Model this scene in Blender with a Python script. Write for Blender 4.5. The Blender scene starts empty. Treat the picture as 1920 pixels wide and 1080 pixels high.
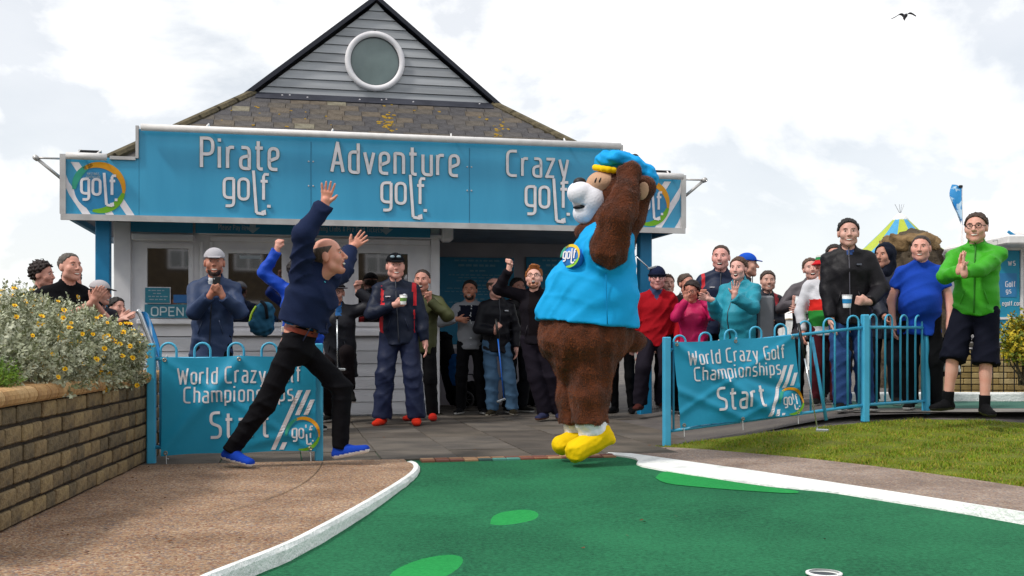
import bpy, math, random
import numpy as np
from mathutils import Vector, Matrix

random.seed(7)
rng = np.random.default_rng(7)
sc = bpy.context.scene
COL = sc.collection
PI = math.pi
R = math.radians

# ------------------------------------------------------------------ camera, sky, sun, exposure
F = 2000.0                 # focal length in pixels of the 1920 wide photograph
HC = 0.90                  # camera height above the paving
cam = bpy.data.cameras.new("camera")
cam.sensor_width = 36.0
cam.lens = F / 1920 * 36.0
cam.shift_y = 100.0 / 1920
cam.clip_end = 3000
cam.clip_start = 0.05
camo = bpy.data.objects.new("camera", cam)
camo.location = (0, 0, HC)
camo.rotation_euler = (R(90), 0, 0)
COL.objects.link(camo)
sc.camera = camo

SUN_EL, SUN_AZ = R(52), R(-62)     # azimuth measured from +Y towards +X; the sun stands left and a little in front of the kiosk
sd = Vector((math.sin(SUN_AZ) * math.cos(SUN_EL), -0.55 * math.cos(SUN_EL), math.sin(SUN_EL))).normalized()
world = bpy.data.worlds.new("World")
sc.world = world
world.use_nodes = True
wn, wl = world.node_tree.nodes, world.node_tree.links
wn.clear()
wout = wn.new("ShaderNodeOutputWorld")
wbg = wn.new("ShaderNodeBackground")
wbg.inputs[1].default_value = 0.1
sky = wn.new("ShaderNodeTexSky")
sky.sky_type = 'NISHITA'
sky.sun_disc = False
sky.sun_elevation = math.asin(sd.z)
sky.sun_rotation = math.atan2(sd.x, sd.y)
tc = wn.new("ShaderNodeTexCoord")
mp = wn.new("ShaderNodeMapping")
mp.inputs['Location'].default_value = (0.95, 0.1, 0.0)
mp.inputs['Scale'].default_value = (1.0, 1.0, 1.5)
wl.new(tc.outputs['Generated'], mp.inputs[0])
n1 = wn.new("ShaderNodeTexNoise")
n1.inputs['Scale'].default_value = 4.2
n1.inputs['Detail'].default_value = 9
n1.inputs['Roughness'].default_value = 0.56
n1.inputs['Distortion'].default_value = 0.25
wl.new(mp.outputs[0], n1.inputs['Vector'])
cr = wn.new("ShaderNodeValToRGB")
cr.color_ramp.elements[0].position = 0.455
cr.color_ramp.elements[0].color = (0.64, 0.64, 0.64, 1)
cr.color_ramp.elements[1].position = 0.53
cr.color_ramp.elements[1].color = (1, 1, 1, 1)
wl.new(n1.outputs['Fac'], cr.inputs[0])
n2 = wn.new("ShaderNodeTexNoise")
n2.inputs['Scale'].default_value = 3.1
n2.inputs['Detail'].default_value = 7
n2.inputs['Roughness'].default_value = 0.5
mp2 = wn.new("ShaderNodeMapping")
mp2.inputs['Location'].default_value = (1.6, 0.4, 0.7)
mp2.inputs['Scale'].default_value = (1.0, 1.0, 2.0)
wl.new(tc.outputs['Generated'], mp2.inputs[0])
wl.new(mp2.outputs[0], n2.inputs['Vector'])
cr2 = wn.new("ShaderNodeValToRGB")
cr2.color_ramp.elements[0].position = 0.34
cr2.color_ramp.elements[0].color = (9.2, 9.5, 9.8, 1)
cr2.color_ramp.elements[1].position = 0.56
cr2.color_ramp.elements[1].color = (11.6, 11.6, 11.6, 1)
wl.new(n2.outputs['Fac'], cr2.inputs[0])
wm = wn.new("ShaderNodeMix")
wm.data_type = 'RGBA'
wl.new(cr.outputs[0], wm.inputs[0])
wl.new(sky.outputs[0], wm.inputs[6])
wl.new(cr2.outputs[0], wm.inputs[7])
wl.new(wm.outputs[2], wbg.inputs[0])
wl.new(wbg.outputs[0], wout.inputs[0])

sun = bpy.data.lights.new("sun", 'SUN')
sun.energy = 2.3
sun.angle = R(7)
sun.color = (1.0, 0.95, 0.88)
suno = bpy.data.objects.new("sun", sun)
suno.rotation_euler = sd.to_track_quat('Z', 'Y').to_euler()
COL.objects.link(suno)
sc.view_settings.view_transform = 'Standard'
sc.view_settings.look = 'None'
sc.view_settings.gamma = 1
sc.view_settings.use_curve_mapping = False
sc.view_settings.exposure = 0.08

# ------------------------------------------------------------------ helpers
def at(px, py, d):
    """world point seen at photograph pixel (px, py) at distance d along the view"""
    return Vector(((px - 960) * d / F, d, HC + (640 - py) * d / F))

def gnd(px, py, z=0.0):
    d = F * (HC - z) / (py - 640)
    return Vector(((px - 960) * d / F, d, z))

def sst(t):
    t = min(1, max(0, t))
    return t * t * (3 - 2 * t)

def gz(x, y):
    """height of the ground behind the right-hand lawn"""
    return 0.235 * sst((x - 1.35) / 1.9) if y > 8.8 else 0.0

def srgb(h):
    h = h.lstrip('#')
    v = [int(h[i:i + 2], 16) / 255 for i in (0, 2, 4)]
    return tuple(c / 12.92 if c < 0.04045 else ((c + 0.055) / 1.055) ** 2.4 for c in v)

def tag(o, label=None, cat=None, group=None, kind=None):
    if label: o['label'] = label
    if cat: o['category'] = cat
    if group: o['group'] = group
    if kind: o['kind'] = kind
    return o

def thing(name, label, cat, loc=(0, 0, 0), rz=0.0, group=None):
    o = bpy.data.objects.new(name, None)
    o.empty_display_size = 0.2
    COL.objects.link(o)
    o.location = loc
    o.rotation_euler = (0, 0, rz)
    return tag(o, label, cat, group)

def offset_of(p):
    v = Vector((0, 0, 0))
    while p is not None:
        v += Vector(p.location)
        p = p.parent
    return v

# ---- materials
def mat(name, color, rough=0.7, c2=None, scale=12.0, detail=4, bump=0.0, bscale=None, metal=0.0, spec=0.4,
        lo=0.35, hi=0.65, sheen=0.0, stretch=None, coat=0.0):
    m = bpy.data.materials.new(name)
    m.use_nodes = True
    nt = m.node_tree
    N, L = nt.nodes, nt.links
    b = N['Principled BSDF']
    b.inputs['Roughness'].default_value = rough
    b.inputs['Metallic'].default_value = metal
    b.inputs['Specular IOR Level'].default_value = spec
    b.inputs['Sheen Weight'].default_value = sheen
    b.inputs['Coat Weight'].default_value = coat
    color = srgb(color) if isinstance(color, str) else color
    b.inputs['Base Color'].default_value = (*color, 1)
    if c2 is None and bump == 0:
        c2 = tuple(c * 0.88 for c in color)
    if isinstance(c2, str): c2 = srgb(c2)
    t = N.new('ShaderNodeTexCoord')
    vec = t.outputs['Object']
    if stretch:
        mpn = N.new('ShaderNodeMapping')
        mpn.inputs['Scale'].default_value = stretch
        L.new(vec, mpn.inputs[0])
        vec = mpn.outputs[0]
    if c2 is not None:
        n = N.new('ShaderNodeTexNoise')
        n.inputs['Scale'].default_value = scale
        n.inputs['Detail'].default_value = detail
        L.new(vec, n.inputs['Vector'])
        r = N.new('ShaderNodeValToRGB')
        r.color_ramp.elements[0].position = lo
        r.color_ramp.elements[1].position = hi
        r.color_ramp.elements[0].color = (*color, 1)
        r.color_ramp.elements[1].color = (*c2, 1)
        L.new(n.outputs['Fac'], r.inputs[0])
        L.new(r.outputs[0], b.inputs['Base Color'])
    if bump > 0:
        n = N.new('ShaderNodeTexNoise')
        n.inputs['Scale'].default_value = bscale or scale * 3
        n.inputs['Detail'].default_value = 5
        L.new(vec, n.inputs['Vector'])
        bp = N.new('ShaderNodeBump')
        bp.inputs['Strength'].default_value = bump
        bp.inputs['Distance'].default_value = 0.02
        L.new(n.outputs['Fac'], bp.inputs['Height'])
        L.new(bp.outputs[0], b.inputs['Normal'])
    return m

def cloth(name, color, rough=0.85, k=0.85, bump=0.14, bscale=60):
    c = srgb(color) if isinstance(color, str) else color
    if max(c) < .05: c = tuple(x * .55 for x in c)
    return mat(name, c, rough, tuple(x * k for x in c), 3.5, 8, bump, bscale, spec=0.12)

_mc = {}
def cm(color, kind='cloth'):
    key = (color, kind)
    if key not in _mc:
        if kind == 'cloth': _mc[key] = cloth('cloth_' + color.strip('#'), color)
        elif kind == 'shell': c = tuple(x * (.6 if max(srgb(color)) < .05 else 1) for x in srgb(color)); _mc[key] = mat('shell_' + color.strip('#'), c, 0.55, tuple(x * .88 for x in c), 3.5, 8, 0.12, 50, spec=0.25)
        elif kind == 'skin':
            c = srgb(color)
            _mc[key] = mat('skin_' + color.strip('#'), c, 0.5, (c[0] * .98, c[1] * 0.86, c[2] * 0.82), 14, 3, 0.05, 90, spec=0.4)
        elif kind == 'hair': _mc[key] = mat('hair_' + color.strip('#'), color, 0.55, tuple(x * .6 for x in srgb(color)), 60, 4, 0.5, 120, stretch=(1, 1, .35))
        else: _mc[key] = mat('plain_' + color.strip('#'), color, 0.45)
    return _mc[key]

# ---- mesh builder
class MB:
    def __init__(self):
        self.v, self.f, self.m = [], [], []
    def add(self, vs, fs, mi=0):
        n = len(self.v)
        self.v += [tuple(p) for p in vs]
        self.f += [tuple(i + n for i in f) for f in fs]
        self.m += [mi] * len(fs)
    def box(self, c, s, mi=0, rot=None):
        c = Vector(c)
        hx, hy, hz = s[0] / 2, s[1] / 2, s[2] / 2
        ps = [Vector((x, y, z)) for z in (-hz, hz) for y in (-hy, hy) for x in (-hx, hx)]
        if rot is not None: ps = [rot @ p for p in ps]
        self.add([c + p for p in ps], [(0, 2, 3, 1), (4, 5, 7, 6), (0, 1, 5, 4), (2, 6, 7, 3), (0, 4, 6, 2), (1, 3, 7, 5)], mi)
    def bbox(self, c, s, b=0.006, mi=0, rot=None):
        """box with chamfered edges"""
        c = Vector(c)
        h = [x / 2 for x in s]
        vs = []
        idx = {}
        for sx in (-1, 1):
            for sy in (-1, 1):
                for sz in (-1, 1):
                    for ax in range(3):
                        p = [sx * (h[0] - b), sy * (h[1] - b), sz * (h[2] - b)]
                        sg = (sx, sy, sz)
                        p[ax] = sg[ax] * h[ax]
                        idx[(sx, sy, sz, ax)] = len(vs)
                        vs.append(Vector(p))
        fs = []
        for ax in range(3):
            o = [a for a in range(3) if a != ax]
            for sg in (-1, 1):
                q = []
                for (a, bb) in ((-1, -1), (1, -1), (1, 1), (-1, 1)):
                    k = [0, 0, 0]
                    k[ax] = sg; k[o[0]] = a; k[o[1]] = bb
                    q.append(idx[(*k, ax)])
                flip = (sg < 0) != (ax == 1)
                fs.append(tuple(reversed(q)) if flip else tuple(q))
        for ax in range(3):                      # edges parallel to ax
            o = [a for a in range(3) if a != ax]
            for a in (-1, 1):
                for bb in (-1, 1):
                    k1 = [0, 0, 0]; k2 = [0, 0, 0]
                    k1[ax] = -1; k2[ax] = 1
                    for k in (k1, k2): k[o[0]] = a; k[o[1]] = bb
                    fs.append((idx[(*k1, o[0])], idx[(*k2, o[0])], idx[(*k2, o[1])], idx[(*k1, o[1])]))
        for sx in (-1, 1):
            for sy in (-1, 1):
                for sz in (-1, 1):
                    fs.append((idx[(sx, sy, sz, 0)], idx[(sx, sy, sz, 1)], idx[(sx, sy, sz, 2)]))
        if rot is not None: vs = [rot @ p for p in vs]
        self.add([p + c for p in vs], fs, mi)
    def tube(self, pts, r, n=8, mi=0, nrm=None, h=None, closed=False, caps=True):
        """tube along pts; with nrm the section is an ellipse r wide (in plane) and h high (along nrm)"""
        pts = [Vector(p) for p in pts]
        N = len(pts)
        if N < 2: return
        rs = r if isinstance(r, (list, tuple)) else [r] * N
        tang = []
        for i in range(N):
            if closed: t = pts[(i + 1) % N] - pts[i - 1]
            elif i == 0: t = pts[1] - pts[0]
            elif i == N - 1: t = pts[-1] - pts[-2]
            else: t = (pts[i + 1] - pts[i]).normalized() + (pts[i] - pts[i - 1]).normalized()
            tang.append(t.normalized() if t.length > 1e-9 else Vector((0, 0, 1)))
        if nrm is None:
            ref = Vector((0, 0, 1)) if abs(tang[0].z) < 0.9 else Vector((1, 0, 0))
        vs = []
        prev = None
        for i in range(N):
            t = tang[i]
            if nrm is not None:
                w = Vector(nrm) if not callable(nrm) else Vector(nrm(pts[i]))
                u = t.cross(w).normalized()
                hh = h if h is not None else rs[i]
            else:
                u = (prev - t * prev.dot(t)) if prev is not None else ref.cross(t)
                if u.length < 1e-6: u = Vector((1, 0, 0)).cross(t)
                u.normalize()
                w = t.cross(u)
                hh = rs[i]
                prev = u
            for k in range(n):
                a = 2 * PI * k / n
                vs.append(pts[i] + u * (math.cos(a) * rs[i]) + w * (math.sin(a) * hh))
        fs = []
        for i in range(N if closed else N - 1):
            j = (i + 1) % N
            for k in range(n):
                k2 = (k + 1) % n
                fs.append((i * n + k, i * n + k2, j * n + k2, j * n + k))
        if caps and not closed:
            fs.append(tuple(reversed(range(n))))
            fs.append(tuple((N - 1) * n + k for k in range(n)))
        self.add(vs, fs, mi)
    def stroke(self, pts, w, nrm, h, lift=0.0, closed=False, mi=0):
        """flat-topped raised stroke with a rectangular section"""
        pts = [Vector(p) for p in pts]; N = len(pts); n_ = Vector(nrm).normalized()
        vs = []
        for i in range(N):
            if closed: a, b = pts[i - 1], pts[(i + 1) % N]
            else: a, b = pts[max(0, i - 1)], pts[min(N - 1, i + 1)]
            t = (b - a).normalized(); u = t.cross(n_).normalized()
            for q in (u * w, u * -w):
                vs += [pts[i] + q + n_ * lift, pts[i] + q + n_ * (h + lift)]
        fs = []
        for i in range(N if closed else N - 1):
            a, b = 4 * i, 4 * ((i + 1) % N)
            fs += [(a + 1, b + 1, b + 3, a + 3), (a, b, b + 1, a + 1), (a + 3, b + 3, b + 2, a + 2)]
        if not closed: fs += [(0, 1, 3, 2), (4 * N - 4, 4 * N - 2, 4 * N - 1, 4 * N - 3)]
        self.add(vs, fs, mi)
    def prism(self, poly, ext, mi=0):
        """extrude a 3D polygon by vector ext"""
        ext = Vector(ext)
        n = len(poly)
        ps = [Vector(p) for p in poly]
        self.add(ps + [p + ext for p in ps],
                 [tuple(range(n)), tuple(reversed(range(n, 2 * n)))] + [(i, i + n, (i + 1) % n + n, (i + 1) % n) for i in range(n)], mi)
    def lathe(self, c, prof, n=16, mi=0, axis=(0, 0, 1), caps=True):
        c = Vector(c)
        q = Vector((0, 0, 1)).rotation_difference(Vector(axis))
        vs = []
        for (r, z) in prof:
            for k in range(n):
                a = 2 * PI * k / n
                vs.append(c + q @ Vector((r * math.cos(a), r * math.sin(a), z)))
        fs = []
        for i in range(len(prof) - 1):
            for k in range(n):
                k2 = (k + 1) % n
                fs.append((i * n + k, i * n + k2, (i + 1) * n + k2, (i + 1) * n + k))
        if caps:
            fs.append(tuple(reversed(range(n))))
            fs.append(tuple((len(prof) - 1) * n + k for k in range(n)))
        self.add(vs, fs, mi)
    def ell(self, c, r, n=10, mi=0, rot=None):
        c = Vector(c)
        vs = [Vector((0, 0, -1))]
        rows = n // 2
        for i in range(1, rows):
            th = -PI / 2 + PI * i / rows
            for k in range(n):
                a = 2 * PI * k / n
                vs.append(Vector((math.cos(th) * math.cos(a), math.cos(th) * math.sin(a), math.sin(th))))
        vs.append(Vector((0, 0, 1)))
        fs = [(0, 1 + (k + 1) % n, 1 + k) for k in range(n)]
        for i in range(rows - 2):
            for k in range(n):
                k2 = (k + 1) % n
                fs.append((1 + i * n + k, 1 + i * n + k2, 1 + (i + 1) * n + k2, 1 + (i + 1) * n + k))
        last = len(vs) - 1
        b = 1 + (rows - 2) * n
        fs += [(last, b + k, b + (k + 1) % n) for k in range(n)]
        vs = [Vector((p.x * r[0], p.y * r[1], p.z * r[2])) for p in vs]
        if rot is not None: vs = [rot @ p for p in vs]
        self.add([c + p for p in vs], fs, mi)
    def mesh(self, name, mats, off=(0, 0, 0), smooth=False):
        me = bpy.data.meshes.new(name)
        o = Vector(off)
        me.from_pydata([(p[0] - o.x, p[1] - o.y, p[2] - o.z) for p in self.v], [], self.f)
        for m in (mats if isinstance(mats, (list, tuple)) else [mats]): me.materials.append(m)
        if any(self.m): me.polygons.foreach_set('material_index', self.m)
        if smooth: me.polygons.foreach_set('use_smooth', [True] * len(self.f))
        me.update()
        return me
    def build(self, name, mats, parent=None, world=True, smooth=False):
        off = offset_of(parent) if (world and parent is not None) else (0, 0, 0)
        o = bpy.data.objects.new(name, self.mesh(name, mats, off, smooth))
        COL.objects.link(o)
        o.parent = parent
        return o

def piece(name, me, parent, loc, rot=(0, 0, 0), scale=None):
    o = bpy.data.objects.new(name, me)
    COL.objects.link(o)
    o.parent = parent
    o.location = loc
    o.rotation_euler = rot
    if scale: o.scale = scale
    return o

def np_mesh(name, V, Fq, mats, parent=None, mi=None, off=None, smooth=True):
    """mesh object from numpy arrays (all faces with the same number of corners)"""
    me = bpy.data.meshes.new(name)
    if off is None: off = np.array(offset_of(parent)) if parent is not None else np.zeros(3)
    V = V - off
    n = Fq.shape[1]
    me.vertices.add(len(V)); me.loops.add(Fq.size); me.polygons.add(len(Fq))
    me.vertices.foreach_set('co', V.astype(np.float32).ravel())
    me.loops.foreach_set('vertex_index', Fq.astype(np.int32).ravel())
    me.polygons.foreach_set('loop_start', np.arange(0, Fq.size, n, dtype=np.int32))
    me.polygons.foreach_set('loop_total', np.full(len(Fq), n, dtype=np.int32))
    for m in (mats if isinstance(mats, (list, tuple)) else [mats]): me.materials.append(m)
    if mi is not None: me.polygons.foreach_set('material_index', mi.astype(np.int32))
    me.polygons.foreach_set('use_smooth', np.full(len(Fq), smooth))
    me.update(calc_edges=True)
    o = bpy.data.objects.new(name, me)
    COL.objects.link(o)
    o.parent = parent
    return o

# ---- smooth solid shapes: unions of tapered limbs, meshed with surface nets
def A(v): return np.array(v, dtype=float)
def unit(v):
    v = A(v); return v / max(1e-9, np.linalg.norm(v))

class SDF:
    def __init__(self, k=0.02):
        self.k = k; self.ops = []
    def cap(self, a, b, ra, rb, lat=None, da=None, db=None, flat=False, flata=False, k=None, sub=False):
        a, b = A(a), A(b)
        m = max(ra, rb, da or 0, db or 0)
        self.ops.append(('cap', a, b, ra, rb, None if lat is None else A(lat), da, db, flat, flata, k, sub,
                         np.minimum(a, b) - m, np.maximum(a, b) + m))
        return self
    def ell(self, c, r, M=None, k=None, sub=False):
        c = A(c); m = max(r)
        self.ops.append(('ell', c, A(r), M, k, sub, c - m, c + m))
        return self
    def cut(self, p, n):
        self.ops.append(('cut', A(p), unit(n)))
        return self
    def noise(self, amp, wl, seed=0):
        self.ops.append(('noise', amp, wl, seed))
        return self
    def fold(self, amp, wl, seed=0):
        self.ops.append(('fold', amp, wl, seed))
        return self
    def grid(self, h, refine):
        lo = np.min([o[-2] for o in self.ops if o[0] in ('cap', 'ell') and not o[5 if o[0] == 'ell' else 11]], axis=0) - 2.5 * h
        hi = np.max([o[-1] for o in self.ops if o[0] in ('cap', 'ell') and not o[5 if o[0] == 'ell' else 11]], axis=0) + 2.5 * h
        axes = []
        for ax in range(3):
            xs = [lo[ax]]
            while xs[-1] < hi[ax]:
                st = h
                for (c, rad, s) in refine:
                    if c[ax] - rad < xs[-1] + st * .5 < c[ax] + rad: st = min(st, s)
                xs.append(xs[-1] + st)
            axes.append(np.array(xs))
        return axes
    def mesh(self, h, refine=()):
        X, Y, Z = self.grid(h, refine)
        D = np.full((len(X), len(Y), len(Z)), 0.4)
        for o in self.ops:
            if o[0] == 'cut':
                p, n = o[1], o[2]
                d = ((X - p[0]) * n[0])[:, None, None] + ((Y - p[1]) * n[1])[None, :, None] + ((Z - p[2]) * n[2])[None, None, :]
                np.maximum(D, d, out=D)
                continue
            if o[0] == 'noise':
                _, amp, wl, seed = o
                rg = np.random.default_rng(seed)
                for q in range(3):
                    dv = rg.normal(size=(3, 3)); dv /= np.linalg.norm(dv, axis=1)[:, None]
                    kk = 2 * PI / (wl * (0.6 + .35 * q))
                    ph = rg.uniform(0, 6.28, 3)
                    a = [np.sin(kk * (X[:, None, None] * dv[i, 0] + Y[None, :, None] * dv[i, 1] + Z[None, None, :] * dv[i, 2]) + ph[i]) for i in range(2)]
                    D += amp * a[0] * a[1]
                continue
            if o[0] == 'fold':                       # soft creases in a few directions, stronger here and weaker there
                _, amp, wl, seed = o
                rg = np.random.default_rng(seed)
                for q in range(3):
                    dv = unit(A((rg.normal() * .7, rg.normal() * .5, rg.choice((-1, 1)))))
                    wv = rg.normal(size=3) * 7; mv = rg.normal(size=3) * 6
                    dot = lambda v: X[:, None, None] * v[0] + Y[None, :, None] * v[1] + Z[None, None, :] * v[2]
                    kk = PI / (wl * (.7 + .35 * q))
                    w_ = 1 - np.abs(np.sin(dot(dv) * kk + .9 * np.sin(dot(wv) + rg.uniform(0, 6)) + rg.uniform(0, 6)))
                    D -= amp * (w_ ** 2.2 - .25) * np.clip(.25 + .9 * np.sin(dot(mv) + rg.uniform(0, 6)), 0, 1)
                continue
            k = (o[4] if o[0] == 'ell' else o[10])
            k = self.k if k is None else k
            pad = k + 2 * h
            lo, hi = o[-2] - pad, o[-1] + pad
            sl = []
            for ax, xs in enumerate((X, Y, Z)):
                i0, i1 = np.searchsorted(xs, lo[ax]), np.searchsorted(xs, hi[ax])
                sl.append(slice(i0, i1))
            x = X[sl[0]][:, None, None]; y = Y[sl[1]][None, :, None]; z = Z[sl[2]][None, None, :]
            if 0 in (x.size, y.size, z.size): continue
            if o[0] == 'ell':
                c, r, M = o[1], o[2], o[3]
                px, py, pz = x - c[0], y - c[1], z - c[2]
                if M is not None:
                    M = np.array(M)
                    px, py, pz = (px * M[0, 0] + py * M[0, 1] + pz * M[0, 2], px * M[1, 0] + py * M[1, 1] + pz * M[1, 2], px * M[2, 0] + py * M[2, 1] + pz * M[2, 2])
                k0 = np.sqrt((px / r[0]) ** 2 + (py / r[1]) ** 2 + (pz / r[2]) ** 2)
                k1 = np.sqrt((px / r[0] ** 2) ** 2 + (py / r[1] ** 2) ** 2 + (pz / r[2] ** 2) ** 2)
                d = np.where(k0 < 0.05, -r.min(), k0 * (k0 - 1) / np.maximum(k1, 1e-9))
                sub = o[5]
            else:
                _, a, b, ra, rb, lat, da, db, flat, flata, _, sub = o[:12]
                ax = b - a; L = max(1e-6, np.linalg.norm(ax)); ax = ax / L
                px, py, pz = x - a[0], y - a[1], z - a[2]
                t = (px * ax[0] + py * ax[1] + pz * ax[2])
                tc_ = np.clip(t / L, 0, 1)
                ov = t - tc_ * L
                rr = ra + (rb - ra) * tc_
                if lat is None:
                    q2 = px * px + py * py + pz * pz - t * t
                    d = np.sqrt(np.maximum(0, q2) + ov * ov) - rr
                else:
                    l = lat - ax * lat.dot(ax); l = l / np.linalg.norm(l)
                    dp = np.cross(ax, l)
                    u = px * l[0] + py * l[1] + pz * l[2]
                    w = px * dp[0] + py * dp[1] + pz * dp[2]
                    dd = da + (db - da) * tc_
                    m = np.minimum(rr, dd)
                    d = (np.sqrt((u / rr) ** 2 + (w / dd) ** 2 + (ov / m) ** 2) - 1) * m
                if flat: d = np.maximum(d, t - L)
                if flata: d = np.maximum(d, -t)
            S = D[sl[0], sl[1], sl[2]]
            if sub:
                d = -d
                hh = np.clip(.5 - .5 * (S - d) / k, 0, 1)
                D[sl[0], sl[1], sl[2]] = S + (d - S) * hh + k * hh * (1 - hh)
            else:
                hh = np.clip(.5 + .5 * (S - d) / k, 0, 1)
                D[sl[0], sl[1], sl[2]] = S + (d - S) * hh - k * hh * (1 - hh)
        return nets(D, X, Y, Z)
    def build(self, name, mats, parent, h=0.012, refine=(), colorfn=None):
        V, Fq = self.mesh(h, refine)
        mi = None
        if colorfn is not None:
            mi = colorfn(V[Fq].mean(axis=1))
        return np_mesh(name, V, Fq, mats, parent, mi)

def nets(D, X, Y, Z):
    D[0], D[-1] = 1, 1
    D[:, 0], D[:, -1] = 1, 1
    D[:, :, 0], D[:, :, -1] = 1, 1
    S = D < 0
    cnt = np.zeros(tuple(n - 1 for n in D.shape), dtype=np.int8)
    for i in (0, 1):
        for j in (0, 1):
            for k in (0, 1):
                cnt += S[i:D.shape[0] - 1 + i, j:D.shape[1] - 1 + j, k:D.shape[2] - 1 + k]
    act = np.argwhere((cnt > 0) & (cnt < 8))
    idx = np.full(cnt.shape, -1, dtype=np.int64)
    idx[act[:, 0], act[:, 1], act[:, 2]] = np.arange(len(act))
    acc = np.zeros((len(act), 3)); num = np.zeros(len(act))
    cs = [(i, j, k) for i in (0, 1) for j in (0, 1) for k in (0, 1)]
    val = {c: D[act[:, 0] + c[0], act[:, 1] + c[1], act[:, 2] + c[2]] for c in cs}
    pos = {c: np.stack([X[act[:, 0] + c[0]], Y[act[:, 1] + c[1]], Z[act[:, 2] + c[2]]], 1) for c in cs}
    for c in cs:
        for ax in range(3):
            if c[ax] == 0:
                e = list(c); e[ax] = 1; e = tuple(e)
                a, b = val[c], val[e]
                m = (a < 0) != (b < 0)
                t = np.where(m, a / np.where(m, a - b, 1), 0)
                acc += np.where(m[:, None], pos[c] + (pos[e] - pos[c]) * t[:, None], 0)
                num += m
    V = acc / num[:, None]
    quads = []
    for ax in range(3):
        o = [a for a in range(3) if a != ax]
        s0 = [slice(1, -1)] * 3; s1 = [slice(1, -1)] * 3
        s0[ax] = slice(0, -1); s1[ax] = slice(1, None)
        a, b = S[tuple(s0)], S[tuple(s1)]
        e = np.argwhere(a != b)
        inside = a[e[:, 0], e[:, 1], e[:, 2]]
        base = e.copy()
        base[:, o[0]] += 1; base[:, o[1]] += 1
        def cell(d0, d1):
            q = base.copy(); q[:, o[0]] += d0; q[:, o[1]] += d1
            return idx[q[:, 0], q[:, 1], q[:, 2]]
        q = np.stack([cell(-1, -1), cell(0, -1), cell(0, 0), cell(-1, 0)], 1)
        fl = inside if ax != 1 else ~inside
        q[~fl] = q[~fl][:, ::-1]
        quads.append(q)
    return V, np.concatenate(quads)

# ---- stroke lettering in the style of the tall narrow sans of the signs (units: hundredths of the cap height)
GLYPH = {
 'P': "0,0 0,97,0 41,97,22 41,44,22 0,44", 'i': "0,0 0,70|-6,92 6,92", 'r': "0,0 0,70|0,44 3,70,16 24,69",
 'a': "3,70 32,70,16 32,0,2 0,0,16 0,36,12 32,43", 't': "9,93 9,0,12 26,0|-2,70 26,70", 'e': "30,0 0,0,16 0,70,16 32,70,16 32,40,8 0,28",
 'g': "32,70,2 0,70,16 0,4,16 32,4|32,70 32,-24,14 5,-24", 'o': "z0,0,16 0,70,16 32,70,16 32,0,16", 'l': "0,100 0,0,8 9,0",
 'f': "25,98 8,98,14 8,0|-3,70 23,70", 'A': "0,0 21,98,0 42,0|7,30 35,30", 'd': "32,100 32,0,2 0,0,16 0,70,16 32,70", 'v': "0,70 17,0,0 34,70",
 'n': "0,0 0,70,2 32,70,16 32,0", 'u': "0,70 0,0,16 32,0,2 32,70", 'C': "40,97 0,97,22 0,0,22 40,0", 'z': "0,70 32,70,0 0,0,0 33,0",
 'y': "0,70 18,4|36,70 15,-24,8 4,-25", 'W': "0,97 16,0,0 32,78,0 48,0,0 64,97", 'm': "0,0 0,70,2 29,70,14 29,0|29,56 29,70,10 58,70,14 58,0",
 'h': "0,0 0,100|0,70 32,70,16 32,0", 'p': "0,-26 0,70,2 32,70,16 32,0,16 0,0", 's': "29,70 1,70,14 1,40,10 31,30,10 31,0,14 0,0",
 'S': "39,97 1,97,20 1,56,14 41,42,14 41,0,20 0,0", 'G': "41,97 0,97,22 0,0,22 41,0,4 41,48,2 24,48", 'O': "z0,0,22 0,97,22 44,97,22 44,0,22",
 'E': "38,97 0,97,0 0,0,0 38,0|0,50 33,50", 'N': "0,0 0,97,0 42,0,0 42,97", 'H': "0,0 0,97|42,0 42,97|0,50 42,50", 'T': "0,97 42,97|21,97 21,0",
 'I': "0,0 0,97", 'D': "z0,0,0 0,97,0 42,97,24 42,0,24", 'V': "0,97 20,0,0 40,97", 'U': "0,97 0,0,20 42,0,20 42,97", 'R': "0,0 0,97,0 40,97,20 40,50,20 0,50|20,50 42,0",
 'b': "0,100 0,0,2 32,0,16 32,70,16 0,70", 'c': "30,70 0,70,16 0,0,16 30,0", 'k': "0,0 0,100|30,70 2,34,0 32,0", 'w': "0,70 12,0,0 25,60,0 38,0,0 50,70",
 '&': "40,0 6,80,8 24,97,8 30,75,8 0,25,12 14,0,12 40,40", '.': "-5,5 5,5", '8': "z2,0,14 2,48,8 2,97,14 36,97,14 36,48,8 36,0,14",
}
def fillet(pts, closed=False):
    out = []
    n = len(pts)
    for i, p in enumerate(pts):
        q = Vector(p[:2]); r = p[2] if len(p) > 2 else 0
        if r > 0 and (closed or 0 < i < n - 1):
            a, b = Vector(pts[i - 1][:2]), Vector(pts[(i + 1) % n][:2])
            da, db = (a - q), (b - q)
            ra, rb = min(r, da.length * .5), min(r, db.length * .5)
            s, e = q + da.normalized() * ra, q + db.normalized() * rb
            for t in (0, .25, .5, .75, 1):
                out.append(s * (1 - t) ** 2 + q * (2 * t * (1 - t)) * 1.0 + e * t * t)
        else: out.append(q)
    return out
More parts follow.
